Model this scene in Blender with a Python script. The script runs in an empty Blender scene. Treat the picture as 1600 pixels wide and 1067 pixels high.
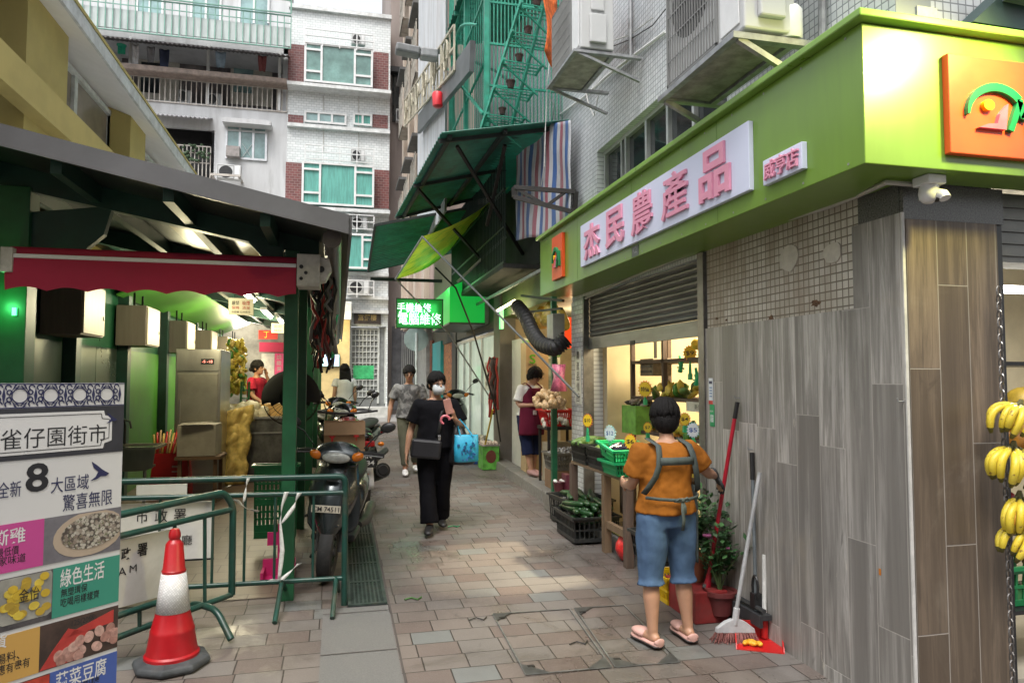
import bpy, bmesh, math, random
from mathutils import Vector, Matrix, Euler, noise as mnoise
random.seed(7)
V=Vector; rad=math.radians
SC=bpy.context.scene; COL=SC.collection
# ---------------------------------------------------------------- camera, sky, sun, exposure
F=1110.; HC=1.65; SL=.0236
YAW=math.atan(271/F*math.cos(rad(3.02))); PIT=rad(3.02)
cam=bpy.data.cameras.new('camera'); cam.sensor_width=36; cam.lens=F/1600*36; cam.clip_end=600; cam.clip_start=.05
camo=bpy.data.objects.new('camera',cam); COL.objects.link(camo)
camo.location=(0,0,HC); camo.rotation_euler=(math.pi/2+PIT,0,-YAW); SC.camera=camo
W=bpy.data.worlds.new('World'); SC.world=W; W.use_nodes=True
nt=W.node_tree; bg=nt.nodes['Background']; sky=nt.nodes.new('ShaderNodeTexSky'); sky.sky_type='NISHITA'; sky.sun_disc=False
sky.sun_elevation=rad(62); sky.sun_rotation=rad(205); sky.dust_density=4; sky.air_density=1.2
hs=nt.nodes.new('ShaderNodeHueSaturation'); hs.inputs['Saturation'].default_value=.22
nt.links.new(sky.outputs[0],hs.inputs['Color']); nt.links.new(hs.outputs[0],bg.inputs[0]); bg.inputs[1].default_value=.15
sl=bpy.data.lights.new('sun','SUN'); sl.energy=1.0; sl.angle=rad(25); sl.color=(1,.96,.9)
slo=bpy.data.objects.new('sun',sl); COL.objects.link(slo); slo.rotation_euler=(rad(28),0,rad(180-205))
SC.view_settings.view_transform='Standard'; SC.view_settings.look='None'; SC.view_settings.exposure=1.25; SC.view_settings.gamma=1
# ---------------------------------------------------------------- camera geometry, used to place things at their true depth
_R=V((math.cos(YAW),-math.sin(YAW),0)); _F=V((math.sin(YAW)*math.cos(PIT),math.cos(YAW)*math.cos(PIT),math.sin(PIT)))
_U=V((-math.sin(YAW)*math.sin(PIT),-math.cos(YAW)*math.sin(PIT),math.cos(PIT)))
def ray(px,py): return _R*((px-800)/F)+_F-_U*((py-533.5)/F)
def PX(px,py,x): d=ray(px,py); t=x/d.x; return V((x,d.y*t,HC+d.z*t))
def PY(px,py,y): d=ray(px,py); t=y/d.y; return V((d.x*t,y,HC+d.z*t))
def PG(px,py): d=ray(px,py); t=-HC/(d.z-SL*d.y); return V((d.x*t,d.y*t,HC+d.z*t))
def gz(y): return SL*y
# ---------------------------------------------------------------- objects
def link(o): COL.objects.link(o); return o
def tag(o,label=None,cat=None,group=None,kind=None):
    if label: o['label']=label
    if cat: o['category']=cat
    if group: o['group']=group
    if kind: o['kind']=kind
    return o
def thing(name,label,cat,loc=(0,0,0),rz=0,group=None):
    o=bpy.data.objects.new(name,None); link(o); o.location=loc; o.rotation_euler=(0,0,rz); o.empty_display_size=.1
    return tag(o,label,cat,group)
def mtx(o):
    m=Matrix.Translation(o.location)@o.rotation_euler.to_matrix().to_4x4()@Matrix.Diagonal((*o.scale,1))
    return mtx(o.parent)@m if o.parent else m
def copy_tree(o,parent=None):
    c=o.copy(); COL.objects.link(c)
    if parent: c.parent=parent
    for ch in list(o.children): copy_tree(ch,c)
    return c
def copy_at(o,loc,rz=None,label=None):
    c=copy_tree(o); c.location=loc
    if rz is not None: c.rotation_euler=(0,0,rz)
    if label: c['label']=label
    return c
class MB:
    def __init__(s): s.v=[]; s.f=[]; s.m=[]
    def add(s,vs,fs,mi=0):
        k=len(s.v); s.v+= [tuple(x) for x in vs]; s.f+=[tuple(i+k for i in f) for f in fs]; s.m+=[mi]*len(fs); return s
    def box(s,a,b,mi=0):
        x0,y0,z0=[min(p,q) for p,q in zip(a,b)]; x1,y1,z1=[max(p,q) for p,q in zip(a,b)]
        return s.add([(x0,y0,z0),(x1,y0,z0),(x1,y1,z0),(x0,y1,z0),(x0,y0,z1),(x1,y0,z1),(x1,y1,z1),(x0,y1,z1)],
            [(0,3,2,1),(4,5,6,7),(0,1,5,4),(1,2,6,5),(2,3,7,6),(3,0,4,7)],mi)
    def ob(s,c,sz,R=None,mi=0):
        R=R or Matrix.Identity(3); c=V(c); h=[x/2 for x in sz]
        vs=[c+R@V((i*h[0],j*h[1],k*h[2])) for i,j,k in ((-1,-1,-1),(1,-1,-1),(1,1,-1),(-1,1,-1),(-1,-1,1),(1,-1,1),(1,1,1),(-1,1,1))]
        return s.add(vs,[(0,3,2,1),(4,5,6,7),(0,1,5,4),(1,2,6,5),(2,3,7,6),(3,0,4,7)],mi)
    def bar(s,p,q,w,h=None,mi=0,up=None):
        p=V(p);q=V(q);d=q-p;L=d.length
        if L<1e-6: return s
        d/=L; up=V(up) if up else (V((0,0,1)) if abs(d.z)<.95 else V((0,1,0)))
        a=d.cross(up).normalized(); b=a.cross(d)
        R=Matrix((a,d,b)).transposed(); return s.ob((p+q)/2,(w,L,h or w),R,mi)
    def tube(s,pts,r,n=8,mi=0,cap=True,ell=1):
        pts=[V(p) for p in pts]; N=len(pts); rs=r if isinstance(r,(list,tuple)) else [r]*N
        t=[(pts[min(i+1,N-1)]-pts[max(i-1,0)]).normalized() for i in range(N)]
        a=t[0].orthogonal().normalized() if abs(t[0].z)>.9 else t[0].cross(V((0,0,1))).normalized()
        vs=[];fs=[]
        for i in range(N):
            a=(a-t[i]*a.dot(t[i])); a=a.normalized() if a.length>1e-5 else t[i].orthogonal().normalized()
            b=t[i].cross(a)
            for k in range(n):
                an=2*math.pi*k/n; vs.append(pts[i]+(a*math.cos(an)+b*math.sin(an)*ell)*rs[i])
        for i in range(N-1):
            for k in range(n): fs.append((i*n+k,i*n+(k+1)%n,(i+1)*n+(k+1)%n,(i+1)*n+k))
        if cap: fs+= [tuple(range(n-1,-1,-1)),tuple((N-1)*n+k for k in range(n))]
        return s.add(vs,fs,mi)
    def lathe(s,prof,n=24,c=(0,0,0),R=None,mi=0,sx=1,sy=1,cap=True):
        c=V(c); R=R or Matrix.Identity(3); vs=[];fs=[];N=len(prof)
        for r,z in prof:
            for k in range(n):
                an=2*math.pi*k/n; vs.append(c+R@V((r*math.cos(an)*sx,r*math.sin(an)*sy,z)))
        for i in range(N-1):
            for k in range(n): fs.append((i*n+k,i*n+(k+1)%n,(i+1)*n+(k+1)%n,(i+1)*n+k))
        if cap: fs+=[tuple(range(n-1,-1,-1)),tuple((N-1)*n+k for k in range(n))]
        return s.add(vs,fs,mi)
    def prism(s,poly,o,ux,uy,d,mi=0):
        o=V(o);ux=V(ux);uy=V(uy);d=V(d);n=len(poly)
        a=sum(poly[i][0]*poly[(i+1)%n][1]-poly[(i+1)%n][0]*poly[i][1] for i in range(n))
        if a*(ux.cross(uy)).dot(d)<0: poly=poly[::-1]
        vs=[o+ux*x+uy*y for x,y in poly]; vs+=[p+d for p in vs]
        return s.add(vs,[tuple(range(n-1,-1,-1)),tuple(range(n,2*n))]+[(i,(i+1)%n,n+(i+1)%n,n+i) for i in range(n)],mi)
    def sheet(s,fn,nu,nv,mi=0):
        vs=[fn(i/nu,j/nv) for j in range(nv+1) for i in range(nu+1)]
        return s.add(vs,[(j*(nu+1)+i,j*(nu+1)+i+1,(j+1)*(nu+1)+i+1,(j+1)*(nu+1)+i) for j in range(nv) for i in range(nu)],mi)
    def ball(s,c,r,n=12,m=8,R=None,mi=0):
        if not isinstance(r,(tuple,list)): r=(r,r,r)
        c=V(c);R=R or Matrix.Identity(3);vs=[c+R@V((0,0,-r[2]))];fs=[]
        for j in range(1,m):
            ph=-math.pi/2+math.pi*j/m
            for k in range(n):
                an=2*math.pi*k/n; vs.append(c+R@V((r[0]*math.cos(ph)*math.cos(an),r[1]*math.cos(ph)*math.sin(an),r[2]*math.sin(ph))))
        vs.append(c+R@V((0,0,r[2]))); T=len(vs)-1
        for k in range(n): fs.append((0,1+(k+1)%n,1+k)); fs.append((T,T-n+k,T-n+(k+1)%n))
        for j in range(m-2):
            for k in range(n): a=1+j*n; fs.append((a+k,a+(k+1)%n,a+n+(k+1)%n,a+n+k))
        return s.add(vs,fs,mi)
    def loft(s,rings,n=20,mi=0,cap=True):
        """rings: (centre, ax, ay) with ax, ay half-axis vectors"""
        vs=[];fs=[];N=len(rings)
        for c,ax,ay in rings:
            c=V(c)
            for k in range(n): an=2*math.pi*k/n; vs.append(c+V(ax)*math.cos(an)+V(ay)*math.sin(an))
        for i in range(N-1):
            for k in range(n): fs.append((i*n+k,i*n+(k+1)%n,(i+1)*n+(k+1)%n,(i+1)*n+k))
        if cap: fs+=[tuple(range(n-1,-1,-1)),tuple((N-1)*n+k for k in range(n))]
        return s.add(vs,fs,mi)
    def build(s,name,mats,parent=None,loc=False,smooth=False,bevel=0,solid=0,remesh=0,sub=0,sm=0,disp=None,label=None):
        me=bpy.data.meshes.new(name); vs=s.v
        if parent is not None and not loc:
            mi=mtx(parent).inverted(); vs=[tuple(mi@V(p)) for p in vs]
        me.from_pydata(vs,[],s.f)
        if not isinstance(mats,(list,tuple)): mats=[mats]
        for m in mats: me.materials.append(m)
        if len(mats)>1: me.polygons.foreach_set('material_index',s.m)
        me.update()
        if smooth:
            me.polygons.foreach_set('use_smooth',[True]*len(me.polygons))
            if smooth is True and not remesh: me.set_sharp_from_angle(angle=rad(40))
        o=bpy.data.objects.new(name,me); link(o)
        if parent is not None: o.parent=parent
        if solid: q=o.modifiers.new('solid','SOLIDIFY'); q.thickness=solid; q.offset=0
        if remesh:
            q=o.modifiers.new('remesh','REMESH'); q.mode='VOXEL'; q.voxel_size=remesh; q.use_smooth_shade=True
            if sm: q=o.modifiers.new('smooth','SMOOTH'); q.iterations=sm; q.factor=.5
        if disp:
            tx=bpy.data.textures.get('folds%g'%disp[1]) or bpy.data.textures.new('folds%g'%disp[1],'CLOUDS'); tx.noise_scale=disp[1]
            q=o.modifiers.new('folds','DISPLACE'); q.texture=tx; q.strength=disp[0]; q.mid_level=.5; q.texture_coords='LOCAL'
        if bevel: q=o.modifiers.new('bevel','BEVEL'); q.width=bevel; q.segments=2; q.limit_method='ANGLE'; q.angle_limit=rad(35)
        if sub: q=o.modifiers.new('sub','SUBSURF'); q.levels=sub; q.render_levels=sub
        if label: o['label']=label
        return o
NX=dict(ux=(0,-1,0),uz=(0,0,1)); NY=dict(ux=(1,0,0),uz=(0,0,1))   # writing on faces that look to -x and to -y
def text(s,mat,parent,c,w,h,ux=(1,0,0),uz=(0,0,1),ext=.002,off=0,name='lettering',sp=1,lift=.0015,shear=0):
    """one line of writing, centred on c, fitted to w x h metres (h None keeps the proportions)"""
    cu=bpy.data.curves.new('t','FONT'); cu.body=s; cu.size=1; cu.align_x='CENTER'; cu.space_character=sp; cu.offset=off; cu.resolution_u=3; cu.shear=shear
    ob=bpy.data.objects.new('t',cu); link(ob); dg=bpy.context.evaluated_depsgraph_get(); dg.update()
    me=bpy.data.meshes.new_from_object(ob.evaluated_get(dg)); bpy.data.objects.remove(ob); bpy.data.curves.remove(cu)
    xs=[v.co.x for v in me.vertices]; ys=[v.co.y for v in me.vertices]
    if not xs: bpy.data.meshes.remove(me); return None
    kx=w/(max(xs)-min(xs)); ky=h/(max(ys)-min(ys)) if h else kx; mx=(max(xs)+min(xs))/2; my=(max(ys)+min(ys))/2
    ux=V(ux).normalized(); uz=V(uz).normalized(); n=ux.cross(uz); c=V(c)
    b=MB(); fr=[]
    for v in me.vertices: fr.append(c+ux*((v.co.x-mx)*kx)+uz*((v.co.y-my)*ky)+n*lift)
    k=len(fr); b.v=[tuple(p+n*ext) for p in fr]; b.f=[tuple(p.vertices) for p in me.polygons]
    if ext>.004:
        ec={}
        for p in me.polygons:
            for e in p.edge_keys: ec[e]=ec.get(e,0)+1
        b.v+=[tuple(p) for p in fr]
        for p in me.polygons:
            vv=list(p.vertices)
            for i in range(len(vv)):
                a,d=vv[i],vv[(i+1)%len(vv)]
                if ec[(min(a,d),max(a,d))]==1: b.f.append((a,k+a,k+d,d))
    b.m=[0]*len(b.f); bpy.data.meshes.remove(me)
    return b.build(name,mat,parent)
# ---------------------------------------------------------------- materials
class NT:
    def __init__(s,name):
        s.mat=bpy.data.materials.new(name); s.mat.use_nodes=True; s.t=s.mat.node_tree; s.b=s.t.nodes['Principled BSDF']
        s._oc=None
    def n(s,ty,**k):
        q=s.t.nodes.new('ShaderNode'+ty)
        for a,b in k.items(): setattr(q,a,b)
        return q
    def L(s,a,b): s.t.links.new(a,b)
    def put(s,sock,v):
        if hasattr(v,'is_linked') or hasattr(v,'links'): s.L(v,sock)
        else:
            if isinstance(v,(tuple,list)) and len(v)==3 and sock.type=='RGBA': v=(*v,1)
            sock.default_value=v
    def m(s,op,a,b=None,c=None):
        q=s.n('Math',operation=op); s.put(q.inputs[0],a)
        if b is not None: s.put(q.inputs[1],b)
        if c is not None: s.put(q.inputs[2],c)
        return q.outputs[0]
    def oc(s):
        if not s._oc:
            q=s.n('TexCoord'); s._oc=q.outputs['Object']; x=s.n('SeparateXYZ'); s.L(s._oc,x.inputs[0]); s.xyz=x.outputs
        return s._oc
    def comb(s,x,y,z=0):
        q=s.n('CombineXYZ'); s.put(q.inputs[0],x); s.put(q.inputs[1],y); s.put(q.inputs[2],z); return q.outputs[0]
    def noise(s,scale,detail=4,rough=.6,vec=None,stretch=None,dist=0):
        q=s.n('TexNoise'); q.inputs['Scale'].default_value=scale; q.inputs['Detail'].default_value=detail; q.inputs['Roughness'].default_value=rough; q.inputs['Distortion'].default_value=dist
        vec=vec or s.oc()
        if stretch:
            mp=s.n('Mapping'); mp.inputs['Scale'].default_value=stretch; s.L(vec,mp.inputs[0]); vec=mp.outputs[0]
        s.L(vec,q.inputs['Vector']); return q.outputs['Fac']
    def ramp(s,f,a,b): q=s.n('MapRange'); q.interpolation_type='SMOOTHSTEP'; s.put(q.inputs[0],f); q.inputs[1].default_value=a; q.inputs[2].default_value=b; return q.outputs[0]
    def mix(s,f,a,b,mode='MIX'):
        q=s.n('Mix',data_type='RGBA',blend_type=mode); s.put(q.inputs[0],f); s.put(q.inputs[6],a); s.put(q.inputs[7],b); return q.outputs[2]
    def wn(s,a,b=0):
        q=s.n('TexWhiteNoise',noise_dimensions='3D'); s.L(s.comb(a,b,.37),q.inputs['Vector']); return q.outputs['Value']
    def cells(s,u,v,wu,wv,gap,mode='stack'):
        vv=s.m('DIVIDE',v,wv); col=s.m('FLOOR',vv)
        uu=s.m('DIVIDE',u,wu)
        if mode=='half': uu=s.m('ADD',uu,s.m('MULTIPLY',s.m('FLOORED_MODULO',col,2.0),.5))
        if mode=='rand': uu=s.m('ADD',uu,s.wn(s.m('ADD',col,.5)))
        idu=s.m('FLOOR',uu); fu=s.m('FRACT',uu); fv=s.m('FRACT',vv)
        du=s.m('MULTIPLY',s.m('MINIMUM',fu,s.m('SUBTRACT',1.0,fu)),wu); dv=s.m('MULTIPLY',s.m('MINIMUM',fv,s.m('SUBTRACT',1.0,fv)),wv)
        d=s.m('MINIMUM',du,dv); g=s.m('SUBTRACT',1.0,s.ramp(d,gap*.35,gap*.65))
        return g,s.wn(s.m('ADD',idu,.5),s.m('ADD',col,.5))
    def bump(s,h,strength=.3,dist=.01):
        q=s.n('Bump'); q.inputs['Strength'].default_value=strength; q.inputs['Distance'].default_value=dist; s.L(h,q.inputs['Height']); s.L(q.outputs[0],s.b.inputs['Normal']); return q
    def fin(s,col=None,rough=.5,metal=0,**k):
        if col is not None: s.put(s.b.inputs['Base Color'],col)
        s.put(s.b.inputs['Roughness'],rough); s.put(s.b.inputs['Metallic'],metal)
        for a,v in k.items(): s.put(s.b.inputs[a.replace('_',' ')],v)
        return s.mat
_M={}
def lin(h):
    h=h.lstrip('#'); r=[]
    for i in (0,2,4):
        c=int(h[i:i+2],16)/255; r.append(c/12.92 if c<=.04045 else ((c+.055)/1.055)**2.4)
    return tuple(r)
def sc(c,k): return tuple(min(1,x*k) for x in c)
def P(name,col,rough=.5,metal=0,var=.25,scale=6,dirt=None,dirtamt=.5,bump=0,bscale=40,stretch=None,**k):
    """worn plain surface: base colour with mottling, dirt patches and a fine bump"""
    if name in _M: return _M[name]
    if isinstance(col,str): col=lin(col)
    t=NT(name); f=t.noise(scale,5,.65,stretch=stretch)
    c=t.mix(t.ramp(f,.3,.7),sc(col,1-var),sc(col,1+var*.6))
    if dirt is not None:
        g=t.m('MULTIPLY',t.ramp(t.noise(scale*.45,6,.7,stretch=stretch,dist=.4),.48,.75),dirtamt); c=t.mix(g,c,dirt)
    if bump: t.bump(t.noise(bscale,3,.6),bump,.004)
    r=t.m('ADD',rough-.08,t.m('MULTIPLY',f,.16))
    _M[name]=t.fin(c,r,metal,**k); return _M[name]
def E(name,col,st,base=(.8,.8,.8)):
    if name in _M: return _M[name]
    if isinstance(col,str): col=lin(col)
    t=NT(name); _M[name]=t.fin(base,.5,0,Emission_Color=col,Emission_Strength=st); return _M[name]
def tilemat(name,axis,wu,wv,gap,c1,c2,grout,rough=.25,mode='stack',dirt=(.12,.09,.06),dirtamt=.4,dscale=1.2,streak=True,bump=.35,spread=1,d0=.5,d1=.78):
    """tiled surface; axis 'y' for walls along y (u=y, v=z), 'x' for walls along x, 'g' for the ground"""
    t=NT(name); t.oc(); X,Y,Z=t.xyz[0],t.xyz[1],t.xyz[2]
    u,v={'y':(Y,Z),'x':(X,Z),'g':(X,Y),'zy':(Z,Y),'zx':(Z,X)}[axis]
    g,r=t.cells(u,v,wu,wv,gap,mode); c=t.mix(r,c1,c2) if spread==1 else t.mix(t.ramp(r,.5-spread/2,.5+spread/2),c1,c2)
    n=t.noise(dscale,6,.7,stretch=(1,1,.25) if streak else None)
    c=t.mix(g,c,grout); c=t.mix(t.m('MULTIPLY',t.ramp(n,d0,d1),dirtamt),c,dirt)
    t.bump(t.m('SUBTRACT',t.m('MULTIPLY',t.noise(60,2,.5),.15),g),bump,.003)
    _M[name]=t.fin(c,t.m('ADD',rough,t.m('MULTIPLY',t.m('MAXIMUM',g,n),.3)),0); return _M[name]
# ================================================================ materials of the setting
tilemat('wall_tile','y',.045,.045,.007,(.50,.53,.55),(.62,.64,.66),(.24,.26,.28),dirtamt=.22,dirt=(.2,.2,.19))
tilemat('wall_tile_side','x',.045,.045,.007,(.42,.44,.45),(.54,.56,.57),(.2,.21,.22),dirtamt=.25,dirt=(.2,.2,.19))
tilemat('old_mosaic','y',.045,.045,.0075,(.42,.39,.33),(.56,.53,.47),(.15,.13,.10),dirtamt=.75,dirt=(.2,.15,.1),dscale=2.2,rough=.35,d0=.38,d1=.72)
tilemat('pillar_tile','y',.1,.05,.006,(.5,.52,.52),(.62,.64,.64),(.2,.2,.2),mode='half',dirtamt=.3)
tilemat('far_tile','x',.15,.075,.010,(.60,.64,.64),(.72,.75,.75),(.4,.42,.43),mode='half',dirt=(.3,.28,.23),dirtamt=.5,dscale=.5)
tilemat('far_red_tile','x',.15,.075,.012,(.12,.035,.034),(.19,.055,.05),(.24,.17,.16),mode='half',dirtamt=.2,dscale=.5)
def planks(name,axis,c1,c2,wl=1.15,wd=.198,gap=.005):
    t=NT(name); t.oc(); X,Y,Z=t.xyz[0],t.xyz[1],t.xyz[2]; v={'y':Y,'x':X}[axis]
    g,r=t.cells(Z,v,wl,wd,gap,'rand'); st=(7,7,.45); off=t.n('VectorMath',operation='ADD'); t.L(t.oc(),off.inputs[0]); t.L(t.comb(t.m('MULTIPLY',r,9.0),t.m('MULTIPLY',r,5.0),t.m('MULTIPLY',r,31.0)),off.inputs[1])
    a=t.noise(2.2,6,.65,vec=off.outputs[0],stretch=st,dist=.5); b=t.noise(9,5,.7,vec=off.outputs[0],stretch=(6,6,.25))
    strip=t.noise(1.0,3,.5,vec=off.outputs[0],stretch=(13,13,.22),dist=.35); knot=t.ramp(t.noise(2.6,3,.5,vec=off.outputs[0],stretch=(3.5,3.5,.9),dist=1.2),.66,.74)
    c=t.mix(t.m('ADD',t.m('MULTIPLY',t.ramp(r,.1,.9),.62),t.m('MULTIPLY',t.ramp(strip,.36,.64),.38)),sc(c1,.72),sc(c2,1.12)); c=t.mix(t.m('MULTIPLY',t.ramp(a,.62,.4),.75),c,sc(c1,.62)); c=t.mix(t.m('MULTIPLY',t.ramp(b,.48,.66),.62),c,sc(c1,.6)); c=t.mix(t.m('MULTIPLY',t.ramp(t.noise(30,4,.7,vec=off.outputs[0],stretch=(5,5,.3)),.5,.7),.25),c,sc(c1,.6)); c=t.mix(t.m('MULTIPLY',knot,.6),c,sc(c1,.4))
    c=t.mix(t.m('MULTIPLY',t.ramp(t.noise(1.1,6,.7,dist=.6),.52,.72),.4),c,(.27,.235,.18))
    scr=t.ramp(t.noise(5,8,.8,stretch=(1,1.6,.4)),.66,.70); c=t.mix(t.m('MULTIPLY',scr,.6),c,(.5,.46,.38))
    c=t.mix(t.m('MULTIPLY',g,.5),c,(.46,.43,.39)); t.bump(t.m('SUBTRACT',t.m('MULTIPLY',b,.5),g),.5,.003)
    _M[name]=t.fin(c,t.m('ADD',.32,t.m('MULTIPLY',b,.25)))
planks('grey_plank','y',(.24,.226,.207),(.47,.45,.42)); planks('brown_plank','x',(.125,.092,.064),(.215,.163,.116),wl=1.2,wd=.17)
def paving():
    t=NT('paving'); t.oc(); X,Y=t.xyz[0],t.xyz[1]
    g,r=t.cells(X,Y,.245,.185,.007,'rand'); c=t.mix(t.ramp(r,.0,.55),(.122,.093,.082),(.152,.128,.114)); c=t.mix(t.ramp(r,.5,.8),c,(.145,.132,.122)); c=t.mix(t.m('GREATER_THAN',r,.955),c,(.14,.147,.144))
    big=t.noise(.55,5,.65); c=t.mix(t.m('MULTIPLY',t.ramp(big,.38,.66),.7),c,(.058,.047,.041))
    pv=t.m('GREATER_THAN',t.noise(170,2,.5),.57); c=t.mix(t.m('MULTIPLY',pv,.22),c,(.2,.185,.17))
    gum=t.ramp(t.noise(9,2,.4),.69,.72); c=t.mix(t.m('MULTIPLY',gum,.5),c,(.09,.08,.07))
    c=t.mix(g,c,(.03,.024,.02)); n=t.noise(90,3,.6); t.bump(t.m('SUBTRACT',t.m('ADD',t.m('MULTIPLY',n,.3),t.m('MULTIPLY',r,.25)),g),.55,.004)
    wet=t.ramp(t.noise(.9,6,.7,dist=.6),.5,.62); c=t.mix(t.m('MULTIPLY',wet,.25),c,(.06,.052,.046)); _M['paving']=t.fin(c,t.m('SUBTRACT',.6,t.m('MULTIPLY',wet,.34)))
paving()
GRN=P('granite_slab',(.135,.132,.128),.55,var=.2,scale=120,dirt=(.16,.15,.14),dirtamt=.5,bump=.2,bscale=150)
CURB=P('kerb_stone',(.17,.162,.148),.6,var=.25,scale=30,dirt=(.12,.1,.08),dirtamt=.7,bump=.25)
DKGRAN=P('dark_granite',(.10,.10,.095),.3,var=.7,scale=140,bump=.05)
PGREEN=P('pavilion_green',(.012,.085,.033),.38,var=.25,scale=4,dirt=(.02,.03,.02),dirtamt=.5,bump=.04)
DGREEN=P('dark_green_steel',(.010,.046,.032),.45,var=.25,scale=5,dirt=(.03,.03,.025),dirtamt=.4)
SGREEN=P('sign_green',(.15,.27,.035),.32,var=.06,scale=7,dirt=(.10,.17,.04),dirtamt=.4,stretch=(1,1,.16),Coat_Weight=.18,Coat_Roughness=.14)
ROOFG=P('roof_grey',(.10,.10,.105),.45,var=.12,scale=3,dirt=(.06,.06,.06),dirtamt=.4)
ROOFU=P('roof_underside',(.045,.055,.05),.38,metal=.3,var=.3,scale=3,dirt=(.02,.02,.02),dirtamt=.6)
ALU=P('aluminium',(.55,.56,.57),.35,metal=.7,var=.12)
WHITEP=P('white_paint',(.66,.67,.67),.4,var=.08,dirt=(.4,.38,.33),dirtamt=.3)
OFFW=P('plaster_cream',(.6,.56,.46),.7,var=.1,scale=2)
STEEL=P('stainless',(.42,.40,.36),.3,metal=.85,var=.2,scale=3,dirt=(.2,.18,.15),dirtamt=.4,stretch=(1,1,.3))
GALV=P('galvanised',(.33,.34,.35),.45,metal=.6,var=.25,scale=12,dirt=(.12,.09,.07),dirtamt=.5)
IRON=P('rusty_iron',(.022,.02,.019),.6,metal=.3,var=.3,scale=14,dirt=(.05,.028,.018),dirtamt=.5)
BLACK=P('black_plastic',(.015,.015,.016),.4,var=.3,scale=9)
GLASSD=P('dark_glass',(.02,.025,.028),.06,var=.3,scale=2,Specular_IOR_Level=.7)
CURT=P('curtain_green',(.10,.34,.29),.5,var=.25,scale=5,stretch=(4,1,.4))
PANE=P('window_pane',(.22,.34,.34),.12,var=.35,scale=1.5)
CONC=P('old_plaster',(.50,.51,.52),.75,var=.15,scale=1.2,dirt=(.17,.16,.155),dirtamt=.85,bump=.2,bscale=25,stretch=(1.5,1,.25))
def clear_glass():
    t=NT('clear_glass'); _M['clear_glass']=t.fin((.93,.97,.96),.02,0,Transmission_Weight=1.,IOR=1.2); return _M['clear_glass']
CG=clear_glass()
def struct(o): return tag(o,kind='structure')
# ================================================================ ground
b=MB(); b.sheet(lambda u,v:(-60+120*u,-25+45*v,gz(-25+45*v)),4,6); struct(b.build('street_paving',_M['paving']))
b=MB(); b.sheet(lambda u,v:(-60+120*u,20+90*v,gz(20+90*v)),4,6); struct(b.build('far_pavement',P('far_stone',(.25,.245,.24),.6,var=.15,scale=5,dirt=(.15,.14,.13),dirtamt=.4)))
def gsheet(name,x0,x1,y0,y1,mat,h=.004):
    b=MB(); b.sheet(lambda u,v:(x0+(x1-x0)*u,y0+(y1-y0)*v,gz(y0+(y1-y0)*v)+h),1,1); return b.build(name,mat)
struct(gsheet('pavement_slab_strip',-.08,.345,1.5,4.97,GRN)); struct(gsheet('pavement_slab_edge',.35,.362,1.5,13,P('joint',(.07,.06,.055),.8),.0035))
for yy in (3.4,4.2,4.86): struct(gsheet('pavement_slab_joint',-.08,.345,yy,yy+.008,_M['joint'],.008))
# drainage grates
gb=MB(); gm=P('grate_iron',(.055,.075,.065),.5,metal=.4,var=.4,scale=20,dirt=(.12,.11,.09),dirtamt=.5)
def grate():
    b=MB(); w,l=.26,.50; b.box((0,0,.0),(w,.02,.012)); b.box((0,l-.02,0),(w,l,.012)); b.box((0,0.02,0),(.02,l-.02,.012)); b.box((w-.02,.02,0),(w,l-.02,.012))
    for i in range(1,8): x=.02+i*(w-.04)/8; b.box((x-.006,.02,0),(x+.006,l-.02,.0105))
    for j in range(1,20): y=.02+j*(l-.04)/20; b.box((.02,y-.0045,0),(w-.02,y+.0045,.0095))
    return b
g0=grate().build('drain_grate',gm); struct(gsheet('drain_channel',.075,.345,4.97,13,BLACK,.005))
tag(g0,'perforated iron drain grates in a row beside the parked scooters','drain grate','drain grates along the street')
for i in range(16):
    o=g0 if i==0 else copy_tree(g0); y=4.985+i*.502; o.location=(.08,y,gz(y)+.006); o.rotation_euler=(math.atan(SL),0,0)
# metal edged paver covers in the pavement
mt=P('cover_frame',(.22,.225,.22),.4,metal=.6,var=.25,scale=15)
def cover(pts,label):
    g=[PG(*p)+V((0,0,.006)) for p in pts]; b=MB(); n=len(g); cen=sum(g,V())/n
    for i in range(n): b.bar(g[i],g[(i+1)%n],.010,.003)
    for i in range(n):
        a=g[i]; p=(g[i-1]-a).normalized()*.13; q=(g[(i+1)%n]-a).normalized()*.13
        if i in (0,2,3): k=len(b.v); b.add([a+V((0,0,.003)),a+p+V((0,0,.003)),a+q+V((0,0,.003))],[(0,1,2)]); b.add([a+V((0,0,.003)),a+p+V((0,0,.003)),a+q+V((0,0,.003))],[(2,1,0)])
    o=b.build('inspection_cover',mt); tag(o,label,'manhole cover')
    c=MB(); s=g[0]+(cen-g[0])*.18; c.box((s.x-.02,s.y-.012,s.z),(s.x+.02,s.y+.012,s.z+.004)); s=g[3]+(cen-g[3])*.2; c.box((s.x-.02,s.y-.012,s.z),(s.x+.02,s.y+.012,s.z+.004)); c.build('lifting_slot',BLACK,o)
cover([(770,960),(890,952),(955,1043),(822,1055)],'paver filled inspection cover with metal edging, the left one of the pair')
cover([(898,951),(975,946),(1062,1035),(962,1043)],'paver filled inspection cover with metal edging, nearest the person in orange')
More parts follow.
